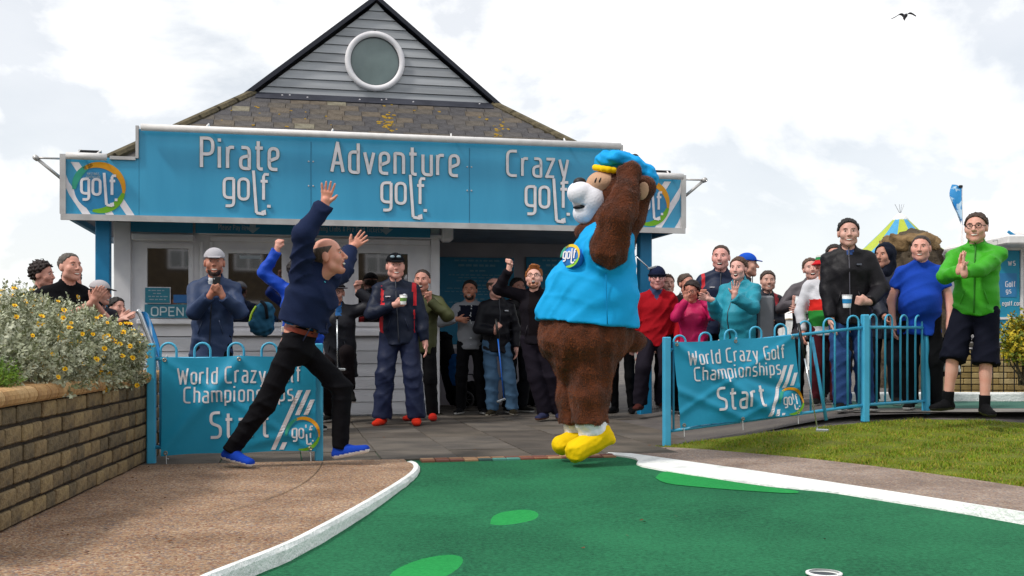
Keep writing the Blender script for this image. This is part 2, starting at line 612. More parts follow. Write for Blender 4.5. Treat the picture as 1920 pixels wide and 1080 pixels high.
def glyph_strokes(ch):
    res = []; w = 0
    for st in GLYPH[ch].split('|'):
        cl = st.startswith('z')
        pts = [tuple(float(x) for x in p.split(',')) for p in st.lstrip('z').split()]
        w = max(w, max(p[0] for p in pts))
        if cl or all((len(p) > 2 and p[2] > 0) for p in pts[1:-1]):
            res.append((fillet(pts, cl), cl))
        else:                                        # sharp corners: one stroke per run
            run = [pts[0]]
            for p in pts[1:]:
                run.append(p)
                if len(p) > 2 and p[2] == 0:
                    e_ = Vector(p[:2]); d_ = (e_ - Vector(run[-2][:2])).normalized() * 5
                    res.append((fillet(run[:-1] + [(e_.x + d_.x, e_.y + d_.y)]), False)); run = [p]
            if len(run) > 1: res.append((fillet(run), False))
    return res, w
def text_strokes(txt, track=24):
    x = 0; out = []
    for ch in txt:
        if ch == ' ': x += 34; continue
        st, w = glyph_strokes(ch)
        out += [([p + Vector((x, 0)) for p in pl], cl) for pl, cl in st]
        x += w + track
    return out, x - track
def lettering(mb, txt, fmap, cap, x, y, nrm, w=0.062, h=0.006, center=True, width=None, n=6, mi=0, track=24):
    """fmap(x, y) -> 3D; (x, y) is the baseline start or centre in the metres of the panel"""
    st, tw = text_strokes(txt, track)
    sx = (width / (tw / 100)) if width else cap
    x0 = x - (tw / 100 * sx / 2 if center else 0)
    for i, (pl, cl) in enumerate(st):
        mb.stroke([fmap(x0 + p.x / 100 * sx, y + p.y / 100 * cap) for p in pl], w * cap, nrm, h, (i % 5) * .00012 * (1 if h < .004 else 4), cl, mi)

def golf_word(mb, fmap, s, x, y, nrm, w=0.085, h=0.006, n=6):
    """the word with its long club-shaped l; s = height of the o, (x, y) = middle of the o's foot line"""
    k = s / 70.0
    cnt = [0]
    def put(pl, cl=False):
        cnt[0] += 1
        mb.stroke([fmap(x + p.x * k, y + p.y * k) for p in pl], w * s, nrm, h, (cnt[0] % 6) * .00012 * (1 if h < .004 else 4), cl)
    for ch, ox in (('g', -76), ('o', -27)):
        for pl, cl in glyph_strokes(ch)[0]: put([p + Vector((ox, 0)) for p in pl], cl)
    put([Vector((22, 100)), Vector((32, -46))])
    put([Vector((32, -46)), Vector((58, -50))])
    put([Vector((50, -44)), Vector((60, -38)), Vector((60, -52))])
    put([Vector((74, 88)), Vector((60, 88)), Vector((56, 80)), Vector((56, 0))])
    put([Vector((46, 64)), Vector((70, 64))])
    put([Vector((68, -22)), Vector((80, -22))])

def logo_ring(mbs, fmap, r, cx, cy, z=0.0, w=0.15, mirror=1):
    """three crescents, each its own builder: teal green, orange, green"""
    for mb, a0, a1 in zip(mbs, (185, 128, -12), (105, -12, -105)):
        N = 14
        vs = []; fs = []
        for i in range(N + 1):
            t = i / N
            a = R(a0 + (a1 - a0) * t)
            th = w * r * math.sin(PI * (0.12 + 0.80 * t)) ** .7
            for rr in (r - th, r + th * .35):
                vs.append(fmap(cx + mirror * rr * math.cos(a), cy + rr * math.sin(a)))
        for i in range(N):
            q = (2 * i, 2 * i + 1, 2 * i + 3, 2 * i + 2)
            fs.append(q if mirror > 0 else q[::-1])
        mb.add(vs, fs)
# ------------------------------------------------------------------ ground
def struct(o): return tag(o, kind='structure')

def nodemat(name, rough=0.9, spec=0.3):
    m = bpy.data.materials.new(name); m.use_nodes = True
    nt = m.node_tree
    b = nt.nodes['Principled BSDF']
    b.inputs['Roughness'].default_value = rough
    b.inputs['Specular IOR Level'].default_value = spec
    t = nt.nodes.new('ShaderNodeTexCoord')
    return m, nt, b, t.outputs['Object']

def aggregate(name, cols, scale, dark):
    m, nt, b, vec = nodemat(name)
    N, L = nt.nodes, nt.links
    v = N.new('ShaderNodeTexVoronoi'); v.inputs['Scale'].default_value = scale
    L.new(vec, v.inputs['Vector'])
    sep = N.new('ShaderNodeSeparateColor'); L.new(v.outputs['Color'], sep.inputs[0])
    r = N.new('ShaderNodeValToRGB'); r.color_ramp.interpolation = 'CONSTANT'
    e = r.color_ramp.elements
    for i, c in enumerate(cols):
        el = e[i] if i < 2 else e.new(0.5)
        el.position = i / len(cols); el.color = (*srgb(c), 1)
    L.new(sep.outputs[0], r.inputs[0])
    n = N.new('ShaderNodeTexNoise'); n.inputs['Scale'].default_value = 1.7; n.inputs['Detail'].default_value = 7; n.inputs['Roughness'].default_value = .65
    L.new(vec, n.inputs['Vector'])
    rr = N.new('ShaderNodeValToRGB')
    rr.color_ramp.elements[0].position = .34; rr.color_ramp.elements[0].color = (*srgb(dark), 1)
    rr.color_ramp.elements[1].position = .62; rr.color_ramp.elements[1].color = (1, 1, 1, 1)
    L.new(n.outputs['Fac'], rr.inputs[0])
    mx = N.new('ShaderNodeMix'); mx.data_type = 'RGBA'; mx.blend_type = 'MULTIPLY'; mx.inputs[0].default_value = .75
    L.new(r.outputs[0], mx.inputs[6]); L.new(rr.outputs[0], mx.inputs[7])
    L.new(mx.outputs[2], b.inputs['Base Color'])
    bp = N.new('ShaderNodeBump'); bp.inputs['Strength'].default_value = .8; bp.inputs['Distance'].default_value = .006
    iv = N.new('ShaderNodeMath'); iv.operation = 'SUBTRACT'; iv.inputs[0].default_value = 1
    L.new(v.outputs['Distance'], iv.inputs[1]); L.new(iv.outputs[0], bp.inputs['Height'])
    L.new(bp.outputs[0], b.inputs['Normal'])
    return m

M_path = aggregate('exposed_aggregate', ['#b08d6e', '#8c7462', '#bea68e', '#837672', '#a5886c', '#c4b09a', '#8a604a', '#9a8c80'], 92, '#b5aba4')
M_path2 = aggregate('exposed_aggregate_cool', ['#a9978a', '#928680', '#b5a494', '#847c7c', '#a08c7c', '#c2b3a4', '#8e7264', '#9b9088'], 90, '#b5aca6')
M_tarmac = mat('tarmac', '#6b655f', 0.9, '#565150', 3, 8, 0.5, 150)
M_conc = mat('pale_concrete', '#85817b', 0.9, '#6c6862', 2, 8, 0.4, 90)
M_white = mat('white_road_paint', '#eef0ee', 0.7, '#cfd2cf', 7, 8, 0.7, 45, lo=.5, hi=.75)
M_soil = mat('dark_soil', '#2c241c', 0.95, '#1b1611', 20, 5, 0.6, 60)

def carpet_mat(name, c1, c2):
    m, nt, b, vec = nodemat(name, 0.95, 0.15)
    N, L = nt.nodes, nt.links
    n = N.new('ShaderNodeTexNoise'); n.inputs['Scale'].default_value = 1.1; n.inputs['Detail'].default_value = 9; n.inputs['Roughness'].default_value = .62
    L.new(vec, n.inputs['Vector'])
    f = N.new('ShaderNodeTexNoise'); f.inputs['Scale'].default_value = 210; f.inputs['Detail'].default_value = 2
    L.new(vec, f.inputs['Vector'])
    mx = N.new('ShaderNodeMix'); mx.data_type = 'FLOAT'; mx.inputs[0].default_value = .42
    L.new(n.outputs['Fac'], mx.inputs[2]); L.new(f.outputs['Fac'], mx.inputs[3])
    g_ = N.new('ShaderNodeTexNoise'); g_.inputs['Scale'].default_value = 48; g_.inputs['Detail'].default_value = 5; g_.inputs['Roughness'].default_value = .7
    L.new(vec, g_.inputs['Vector'])
    m3 = N.new('ShaderNodeMix'); m3.data_type = 'FLOAT'; m3.inputs[0].default_value = .5
    L.new(mx.outputs[0], m3.inputs[2]); L.new(g_.outputs['Fac'], m3.inputs[3]); mx = m3
    r = N.new('ShaderNodeValToRGB')
    r.color_ramp.elements[0].position = .40; r.color_ramp.elements[0].color = (*srgb(c2), 1)
    r.color_ramp.elements[1].position = .60; r.color_ramp.elements[1].color = (*srgb(c1), 1)
    L.new(mx.outputs[0], r.inputs[0]); L.new(r.outputs[0], b.inputs['Base Color'])
    bp = N.new('ShaderNodeBump'); bp.inputs['Strength'].default_value = .6; bp.inputs['Distance'].default_value = .006
    L.new(f.outputs['Fac'], bp.inputs['Height']); L.new(bp.outputs[0], b.inputs['Normal'])
    return m
M_carpet = carpet_mat('green_carpet', '#2d7a52', '#184e36')
M_patch = carpet_mat('light_green_carpet', '#2c9c50', '#1e8442')
M_carpet2 = carpet_mat('weathered_green_carpet', '#4d7366', '#3d6358')

def sheet(name, poly, m, zf=None):
    mb = MB(); mb.add(poly, [tuple(range(len(poly)))])
    return struct(mb.build(name, m))

def ribbon(name, A_, B_, m, nb=1, zf=None, kind=True, parent=None):
    """strip between two polylines, nb cells across"""
    mb = MB(); n = len(A_)
    vs = []
    for a, b in zip(A_, B_):
        for j in range(nb + 1):
            vs.append(Vector(a).lerp(Vector(b), j / nb))
    fs = [(i * (nb + 1) + j, i * (nb + 1) + j + 1, (i + 1) * (nb + 1) + j + 1, (i + 1) * (nb + 1) + j) for i in range(n - 1) for j in range(nb)]
    mb.add(vs, fs)
    o = mb.build(name, m, parent)
    return struct(o) if kind else o

# far ground
mb = MB(); mb.add([(-1500, -400, -.2), (1500, -400, -.2), (1500, 2500, -.2), (-1500, 2500, -.2)], [(0, 1, 2, 3)])
struct(mb.build('ground', M_conc))

# kiosk frame: origin below the left front corner of the sign, u along the front, v into the building
KO = Vector((-4.81, 11.43, 0)); KY = math.atan2(.208, .978)
KU = Vector((math.cos(KY), math.sin(KY), 0)); KV = Vector((-math.sin(KY), math.cos(KY), 0))
def kw(u, v, z=0): return KO + KU * u + KV * v + Vector((0, 0, z))
def kuv(p):
    q = Vector((p[0] - KO.x, p[1] - KO.y, 0)); return q.dot(KU), q.dot(KV)
def pu(px, v):                                    # u on the plane v = const for a photograph column
    s = (px - 960) / F
    a, b = KO.x + KV.x * v, KO.y + KV.y * v
    return (s * b - a) / (KU.x - s * KU.y)
def pz(px, py, v):
    return at(px, py, kw(pu(px, v), v).y).z
def puz(px, py, v): return pu(px, v), pz(px, py, v)

# tarmac sheet behind the lawn, rising to the right; paving bed in front of the kiosk
xs = [-60, -20, -8, -4, 0, 1.35] + [1.35 + .19 * i for i in range(1, 11)] + [4, 6, 12, 30, 90]
ys = [8.85, 9.3, 10, 11, 12, 14, 17, 22, 30, 60, 200]
mb = MB()
def y_edge(x):
    px_d = [(1.1, 9.1), (1.33, 9.2), (2.0, 9.33), (2.6, 9.45), (3.2, 9.6), (3.9, 9.9)]
    if x < 1.1: return 8.85
    for (a0, b0), (a1, b1) in zip(px_d[:-1], px_d[1:]):
        if x <= a1: return b0 + (b1 - b0) * (x - a0) / (a1 - a0) + .1
    return 10.0
vs = [(x, max(y, y_edge(x) + .0005 * j), gz(x, y) - 0.020 + (0.014 if x > 1.3 else 0)) for j, y in enumerate(ys) for x in xs]
fs = [(j * len(xs) + i, j * len(xs) + i + 1, (j + 1) * len(xs) + i + 1, (j + 1) * len(xs) + i) for j in range(len(ys) - 1) for i in range(len(xs) - 1)]
mb.add(vs, fs)
struct(mb.build('tarmac', M_tarmac))
V0 = -4.02
pav = thing('pavement', None, None, (0, 0, 0)); struct(pav)
mb = MB(); mb.add([kw(-3, V0, -.016), kw(7.2, V0, -.016), kw(7.2, 1.6, -.016), kw(-3, 1.6, -.016)], [(0, 1, 2, 3)])
mb.build('joint_bed', mat('mossy_joint', '#3b3826', .95, '#57501f', 6, 5, .5, 60), pav)
SL = [mat('paving_slab_%s' % n, c, .85, c2, 2.2, 9, .45, 120) for n, c, c2 in (('a', '#665d53', '#4a443c'), ('b', '#5b534b', '#453f39'), ('c', '#6a6259', '#4e4944'))]
SLMESH = []
for m in SL:
    mb = MB(); mb.bbox((0, 0, -.02), (.593, .593, .04), .004); SLMESH.append(mb.mesh('paving_slab', m))
rs = random.Random(3)
for r_ in range(9):
    for c_ in range(-4, 12):
        u, v = c_ * .6 + .3 + .05, V0 + .3 + r_ * .6
        p = kw(u, v)
        if p.x > 1.55 or p.x < -3.6 or (v > 1 and u < 4.2): continue
        if p.x > 1.2: z = .004
        else: z = rs.uniform(-.004, .004)
        piece('paving_slab', SLMESH[rs.randrange(3)], pav, (p.x, p.y, z), (R(rs.uniform(-.3, .3)), R(rs.uniform(-.3, .3)), KY + R(90) * rs.randrange(4)))
for r_ in range(3):
    for c_ in range(7, 11):
        u, v = c_ * .6 + .35, 1.38 + .3 + r_ * .6 + .3
        p = kw(u, v); piece('paving_slab', SLMESH[rs.randrange(3)], pav, (p.x, p.y, rs.uniform(-.004, .002)), (0, 0, KY))

# carpeted lane, sloping down towards the camera
def cz(y): return -.012 - .052 * min(1, max(0, (8.3 - y) / 3.0)) - .004 * max(0, 5.3 - y)
ys = [0.5, 2, 3, 4, 4.7, 5.3, 6, 6.5, 7, 7.5, 8, 8.3, 8.66, 8.95]
mb = MB()
mb.add([p for y in ys for p in ((-2.6, y, cz(y)), (0, y, cz(y)), (2.2, y, cz(y)), (7, y, cz(y)))],
       [(j * 4 + i, j * 4 + i + 1, (j + 1) * 4 + i + 1, (j + 1) * 4 + i) for j in range(len(ys) - 1) for i in range(3)])
struct(mb.build('carpet_lane', M_carpet))

# left path with its curved white kerb
kp = [(300, 1130), (400, 1080), (480, 1048), (560, 1015), (640, 973), (690, 945), (730, 921), (760, 902), (778, 889), (786, 880), (787, 873), (782, 868), (774, 865.5)]
kl = [gnd(x, y) for x, y in kp]
def smooth_line(P, n=4):
    out = []
    for i in range(len(P) - 1):
        p0, p1, p2, p3 = P[max(0, i - 1)], P[i], P[i + 1], P[min(len(P) - 1, i + 2)]
        for k in range(n):
            t = k / n
            out.append(.5 * ((2 * p1) + (p2 - p0) * t + (2 * p0 - 5 * p1 + 4 * p2 - p3) * t * t + (3 * p1 - p0 - 3 * p2 + p3) * t ** 3))
    return out + [P[-1]]
kl = smooth_line(kl)
kl = [kl[0] + (kl[0] - kl[1]).normalized() * 2.5 + Vector((-.0, -.6, 0))] + kl
def off_line(P, d):
    out = []
    for i, p in enumerate(P):
        t = (P[min(i + 1, len(P) - 1)] - P[max(i - 1, 0)]).normalized()
        out.append(p + Vector((t.y, -t.x, 0)) * d)
    return out
kin = off_line(kl, -.045)
path_poly = [p for p in kin] + [kw(4.02 * 0 + kuv(kin[-1])[0], V0 - .004), kw(-2.6, V0 - .004), Vector((-3.3, 5, 0)), Vector((-3.0, 1.2, 0))]
sheet('path', path_poly, M_path)
def kerb(name, inner, outer, m, drop=.12):
    mb = MB(); n = len(inner)
    vs = []
    rk = random.Random(len(inner))
    for a, b in zip(inner, outer):
        j = rk.uniform(-.004, .004)
        dn = (b - a).normalized()
        vs += [a + Vector((0, 0, -drop)), a + Vector((0, 0, .004)), b + dn * (-.012) + Vector((0, 0, .006 + j * .5)), b + dn * j + Vector((0, 0, -.012)), b + dn * (j + .006) + Vector((0, 0, -drop))]
    fs = [(i * 5 + k, (i + 1) * 5 + k, (i + 1) * 5 + k + 1, i * 5 + k + 1) for i in range(n - 1) for k in range(4)]
    mb.add(vs, fs)
    return struct(mb.build(name, m, None, smooth=False))
kerb('kerb', kin, kl, M_white)
# joint curving across the path
gp = smooth_line([gnd(*p) for p in ((606, 866), (600, 878), (585, 895), (555, 915), (500, 938), (440, 956), (400, 966))])
M_joint = mat('path_joint', '#4a3a2a', .95, '#6b5a42', 9)
ribbon('path_joint', [p + Vector((0, 0, .004)) for p in gp], [p + Vector((0, 0, .004)) for p in off_line(gp, .005)], M_joint)
gp2 = smooth_line([gnd(*p) for p in ((280, 925), (330, 940), (380, 930), (440, 935))])

# right path, kerb and lawn
rk_px = [(1140, 849.5), (1180, 851), (1230, 858), (1300, 868), (1400, 882), (1560, 906), (1740, 934), (1920, 962), (2100, 992), (2300, 1030)]
rk = smooth_line([gnd(x, y) for x, y in rk_px], 3)
rk_in = off_line(rk, .035)
rk_in = [Vector((p.x, p.y, 0)) for p in rk_in]
def on_carpet(px, py):
    z_ = -.03
    for _ in range(8): z_ = cz(gnd(px, py, z_).y)
    return gnd(px, py, z_)
kl_px = [(1120, 851), (1180, 858), (1227, 868), (1250, 879), (1266, 887), (1330, 899), (1420, 913), (1500, 923), (1580, 928), (1740, 953), (1920, 982), (2100, 1014), (2300, 1056)]
kb_l = smooth_line([on_carpet(x, y) for x, y in kl_px], 4)
def along(P, n):
    L_ = [0]
    for p, q in zip(P[:-1], P[1:]): L_.append(L_[-1] + (q - p).length)
    out = []; j = 0
    for i in range(n):
        t = L_[-1] * i / (n - 1)
        while j < len(L_) - 2 and L_[j + 1] < t: j += 1
        out.append(P[j].lerp(P[j + 1], (t - L_[j]) / max(1e-6, L_[j + 1] - L_[j])))
    return out
NK = 60
def ipx(P, x):
    for (x0, y0), (x1, y1) in zip(P[:-1], P[1:]):
        if x <= x1 or (x1, y1) == P[-1]: return y0 + (y1 - y0) * (x - x0) / (x1 - x0)
pxs = [1140 + (2300 - 1140) * (i / (NK - 1)) for i in range(NK)]
top_ = [gnd(x, ipx(rk_px, x)) for x in pxs]
low_ = []
for i, x in enumerate(pxs):
    q = on_carpet(x, ipx(kl_px, x)); p = top_[i]
    tg = (top_[min(NK - 1, i + 1)] - top_[max(0, i - 1)]).normalized(); nn_ = Vector((tg.y, -tg.x, 0))
    if nn_.x < 0: nn_ = -nn_                        # away from the carpet
    k_ = (p - q).dot(nn_)
    q = p - nn_ * max(.012, k_); q.z = cz(q.y)
    low_.append(q)
mb = MB(); vs = []
for i, (p, q) in enumerate(zip(top_, low_)):
    j = rs.uniform(-.004, .004)
    o_ = Vector((p.x - q.x, p.y - q.y, 0)).normalized()
    vs += [p + o_ * .03 + Vector((0, 0, .003)), p + Vector((0, 0, .006)), p.lerp(q, .5) + Vector((0, 0, .010 + j)), q - o_ * j * .5 + Vector((0, 0, .012)), q - o_ * .008 + Vector((0, 0, -.03))]
mb.add(vs, [(i * 5 + k, (i + 1) * 5 + k, (i + 1) * 5 + k + 1, i * 5 + k + 1) for i in range(NK - 1) for k in range(4)])
struct(mb.build('kerb', M_white))
le_px = [(1222, 838), (1258, 838.5), (1330, 843), (1400, 849), (1500, 858), (1600, 869), (1740, 887), (1920, 913), (2100, 943), (2300, 982)]
le = smooth_line([gnd(x, y) for x, y in le_px], 3)
ribbon('path', [Vector((p.x, p.y, 0)) for p in off_line(rk, -.022)], le, M_path2, 2)
ue_px = [(1226, 836.5), (1262, 833), (1330, 823), (1400, 814), (1500, 803), (1600, 793), (1740, 785), (1920, 791), (2100, 800), (2300, 815)]
ue_d = [9.16, 9.2, 9.27, 9.33, 9.43, 9.55, 9.9, 9.9, 9.9, 9.8]
ue = smooth_line([at(x, y, d) for (x, y), d in zip(ue_px, ue_d)], 3)
M_turf = mat('turf', '#6c7818', .95, '#585c1a', 5, 8, .8, 60)
ribbon('lawn', [p + Vector((0, 0, -.006)) for p in le], [p + Vector((0, 0, -.006)) for p in ue], M_turf, 6)
# kerb face / tarmac edge between the lawn top and the path behind it
back = [Vector((p.x + .02, p.y + .5, gz(p.x, 9.5) - .004)) for p in ue]
ribbon('tarmac_edge', [p + Vector((0, 0, -.012)) for p in ue], back, M_tarmac)
# grass blades
def grass(name, A_, B_, n, hmin, hmax, mats):
    a = A([tuple(p) for p in A_]); b = A([tuple(p) for p in B_])
    L_ = np.linalg.norm(a[1:] - a[:-1], axis=1) * np.linalg.norm((a + b)[1:] * .5 - b[1:] * 0, axis=1) * 0 + np.linalg.norm(a[1:] - a[:-1], axis=1) * np.linalg.norm(b[1:] - a[1:], axis=1)
    i = rng.choice(len(L_), n, p=L_ / L_.sum())
    s, t = rng.random(n)[:, None], rng.random(n)[:, None]
    p = (a[i] * (1 - s) + a[i + 1] * s) * (1 - t) + (b[i] * (1 - s) + b[i + 1] * s) * t
    p[:, 2] -= .008
    ang = rng.uniform(0, 2 * PI, n); w = rng.uniform(.0025, .005, n)
    h = rng.uniform(hmin, hmax, n) * (0.7 + .5 * np.sin(p[:, 0] * 9) * np.sin(p[:, 1] * 11))
    d = np.stack([np.cos(ang) * w, np.sin(ang) * w, np.zeros(n)], 1)
    lean = np.stack([rng.normal(0, .5, n) * h, rng.normal(0, .5, n) * h, h], 1)
    V = np.empty((n, 3, 3)); V[:, 0] = p - d; V[:, 1] = p + d; V[:, 2] = p + lean
    o = np_mesh(name, V.reshape(-1, 3), np.arange(3 * n).reshape(-1, 3), mats, None, rng.choice(len(mats), n, p=[.4, .35, .25]), np.zeros(3), False)
    tag(o, 'short olive green grass growing on the sloping lawn', 'grass', kind='stuff')
GM = [mat('grass_a', '#71900e', .8, '#587a0e', 4), mat('grass_b', '#8c9516', .8, '#748012', 4), mat('grass_c', '#a8983f', .8, '#8c7c30', 4)]
grass('grass', le, ue, 66000, .012, .032, GM)

# tiled strip behind the lane
strip = thing('tile_strip', None, None); struct(strip)
TM = [mat('strip_tile_%d' % i, c, .8, None, 20) for i, c in enumerate(('#8a5a44', '#a2785a', '#7d4f44', '#b08a68'))]
TG = mat('strip_tile_glazed', '#5c9c92', .4); TD = mat('strip_tile_dark', '#3c5a58', .6)
tmesh = {}
def tile_mesh(m, w):
    if (m, w) not in tmesh:
        mb = MB(); mb.bbox((0, 0, -.01), (w - .006, .062, .03), .004); tmesh[(m, w)] = mb.mesh('tile', m)
    return tmesh[(m, w)]
u0, u1 = pu(786, V0), pu(1150, V0)
n_ = int((u1 - u0) / .11)
for r_ in range(2):
    for i in range(n_):
        u = u0 + (i + .5) * .11
        q = kw(u, V0 - .04 - r_ * .068)
        pxx = 960 + q.x * F / q.y
        m = TM[rs.randrange(4)]
        if 925 < pxx < 972 and r_ == 1: m = TG
        elif 890 < pxx < 925 and r_ == 1: m = TD
        piece('tile', tile_mesh(m, .11), strip, (q.x, q.y, .0 if r_ == 0 else -.004), (0, 0, KY))

# hollows and cup of the lane
def patch(name, px_pts, n=3, lift=.004):
    P = []
    for x, y in px_pts:
        z_ = -.03
        for _ in range(6): z_ = cz(gnd(x, y, z_).y)
        P.append(gnd(x, y, z_))
    P = smooth_line(P + [P[0]], n)[:-1]
    # true height on the sloping carpet
    P = [Vector((p.x, p.y, cz(p.y) + lift)) for p in P]
    c = sum(P, Vector()) / len(P)
    return P, c
def hollow(px_pts, label):
    P, c = patch('hollow', px_pts)
    mb = MB(); n = len(P)
    rim = [p + (p - c).normalized() * .018 + Vector((0, 0, .006 * (1 if p.y > c.y else .3))) for p in P]
    out = [p + (p - c).normalized() * .06 + Vector((0, 0, -.006)) for p in P]
    mid = [c.lerp(p, .55) + Vector((0, 0, -.002)) for p in P]
    mb.add(P + mid + [c + Vector((0, 0, -.002))], [(i, (i + 1) % n, n + (i + 1) % n, n + i) for i in range(n)] + [(n + i, n + (i + 1) % n, 2 * n) for i in range(n)])
    o = mb.build('carpet_patch', M_patch, None, smooth=True); struct(o)
    mb = MB()
    mb.add(P + rim + out, [(i, (i + 1) % n, n + (i + 1) % n, n + i) for i in range(n)] + [(n + i, n + (i + 1) % n, 2 * n + (i + 1) % n, 2 * n + i) for i in range(n)])
    o2 = mb.build('hollow_rim', M_carpet, None, smooth=True); struct(o2)
hollow([(919, 984), (924, 970), (945, 961), (985, 957), (1008, 963), (1004, 974), (975, 982), (940, 986)], '')
hollow([(730, 1082), (745, 1068), (790, 1050), (840, 1042), (866, 1047), (864, 1062), (840, 1080), (800, 1096), (750, 1098)], '')
P, c = patch('patch', [(1229, 897), (1240, 887), (1268, 885), (1330, 897), (1420, 911), (1492, 921), (1485, 926), (1400, 921), (1310, 914), (1250, 907)])
mb = MB(); mb.add(P, [tuple(range(len(P)))]); struct(mb.build('carpet_patch', M_patch))
mb = MB()
for c0 in (gnd(1545, 1079, -.066),):
    mb.lathe((c0.x, c0.y, cz(c0.y) + .004), [(.062, .0), (.074, .004), (.074, .010), (.062, .012)], 28, 0, caps=False)
    mb.lathe((c0.x, c0.y, cz(c0.y) + .0035), [(.0, .0), (.062, .0)], 28, 1, caps=False)
o = mb.build('golf_cup', [M_white, mat('cup_dark', '#3a4048', .5)], None, smooth=True)
tag(o, 'white rimmed golf hole cup in the green carpet at the front', 'golf hole')

# far lane and pale path on the right
def flat(name, px4, d4, m, dz):
    P = [at(x, 640, d) for x, d in zip(px4, d4)]
    P = [Vector((p.x, p.y, gz(p.x, p.y) + dz)) for p in P]
    return sheet(name, P, m)
flat('pale_path', (1600, 2300, 2300, 1600), (10.0, 10.0, 10.5, 10.5), M_conc, .004)
flat('carpet_lane', (1560, 2300, 2300, 1560), (10.5, 10.5, 11.7, 11.7), M_carpet2, .008)
mb = MB(); 
a, b = at(1560, 640, 11.85), at(2300, 640, 11.85)
mb.bbox(((a.x + b.x) / 2, 11.85, .27), (b.x - a.x, .28, .12), .012)
struct(mb.build('kerb', M_white))

# ------------------------------------------------------------------ planter wall and its shrubs
M_brick = [mat('walling_brick_%d' % i, c, .92, c2, 14, 7, .9, 45) for i, (c, c2) in enumerate((('#947f5c', '#6a5a42'), ('#867252', '#5a4d3b'), ('#9c875f', '#766349'), ('#796a50', '#544938')))]
M_mortar = mat('dark_mortar', '#2a221b', .95, '#3a3026', 20, 5, .5, 60)
M_cope = [mat('coping_brick_%d' % i, c, .8, c2, 18, 6, .5, 70) for i, (c, c2) in enumerate((('#c49c68', '#a88154'), ('#b98f5d', '#9b764e'), ('#cda877', '#b08a5c')))]
WA, WB = Vector((-2.30, 4.15, 0)), Vector((-2.685, 7.76, 0))
wdir = (WB - WA).normalized(); wl_ = (WB - WA).length; wn_ = Vector((wdir.y, -wdir.x, 0))     # wn_ faces the path
pw = thing('planter_wall', 'low tan brick planter wall with rounded coping bricks along the path', 'wall', tuple(WA))
mb = MB()
mb.prism([WA - wn_ * .02 + Vector((0, 0, .59)), WB - wn_ * .02 + Vector((0, 0, .59)), WB - wn_ * .02 - Vector((0, 0, .1)), WA - wn_ * .02 - Vector((0, 0, .1))], -wn_ * .18)
ret_dir = Vector((-.12, .99, 0)).normalized(); ret_n = Vector((ret_dir.y, -ret_dir.x, 0))
RE = WB + ret_dir * .62
mb.prism([WB - ret_n * .02 + Vector((0, 0, .588)), RE - ret_n * .02 + Vector((0, 0, .588)), RE - ret_n * .02 - Vector((0, 0, .1)), WB - ret_n * .02 - Vector((0, 0, .1))], -ret_n * .18)
mb.build('mortar_core', M_mortar, pw)
CH = .59 / 6
bm_ = []
for i, m in enumerate(M_brick):
    for l_ in (.19, .23, .15):
        mb = MB(); mb.bbox((0, -.045, 0), (l_ - .007, .09, CH - .018), .007); bm_.append((l_, mb.mesh('brick', m)))
def lay(start, d_, n_, length, name='brick'):
    rb = random.Random(int(length * 100))
    yaw = math.atan2(d_.y, d_.x)
    for row in range(6):
        s = -.12 * (row % 2)
        while s < length - .02:
            l_, me = bm_[rb.randrange(len(bm_))]
            sc_ = 1.0
            if s + l_ > length: sc_ = max(.2, (length - s) / l_)
            ll = l_ * sc_
            p = start + d_ * (s + ll / 2) + n_ * rb.uniform(-.010, .006) + Vector((0, 0, CH * (row + .5) + rb.uniform(-.002, .002)))
            q = p - WA
            piece('brick', me, pw, q, (R(rb.uniform(-.6, .6)), R(rb.uniform(-.5, .5)), yaw + PI + R(rb.uniform(-.8, .8))), (sc_, 1, 1))
            s += ll
# bricks have their face towards local +Y after the turn; place with the face on the path side
lay(WA, wdir, wn_, wl_)
lay(WB, ret_dir, ret_n, .62)
cps = []
for m in M_cope:
    mb = MB()
    prof = [(-.20, 0), (.012, 0), (.028, .012), (.036, .032), (.034, .054), (.022, .073), (.0, .083), (-.20, .085)]
    n = len(prof)
    w2 = .0315
    vs = [(-w2, p[0], p[1]) for p in prof] + [(w2, p[0], p[1]) for p in prof]
    mb.add(vs, [tuple(range(n)), tuple(reversed(range(n, 2 * n)))] + [(i, i + n, (i + 1) % n + n, (i + 1) % n) for i in range(n)])
    cps.append(mb.mesh('coping_brick', m))
def cope(start, d_, n_, length):
    yaw = math.atan2(-d_.y, -d_.x)
    k = int(length / .066)
    for i in range(k):
        p = start + d_ * (.066 * (i + .5)) + Vector((0, 0, .592)) - WA
        piece('coping_brick', cps[rs.randrange(3)], pw, p + n_ * rs.uniform(-.003, .003), (R(rs.uniform(-.8, .8)), 0, yaw))
cope(WA, wdir, wn_, wl_)
cope(WB + ret_dir * .02, ret_dir, ret_n, .55)
mb = MB(); mb.add([WA - wn_ * .2 + Vector((0, 0, .54)), WB - wn_ * .2 + Vector((0, .3, .54)), WB + Vector((-3.2, .5, .54)), WA + Vector((-3.2, 0, .54))], [(0, 1, 2, 3)])
struct(mb.build('planter_soil', M_soil))
mb = MB(); mb.box((-4.9, 6.1, .25), (3.6, 4.6, .5)); struct(mb.build('planter_bed', M_soil))

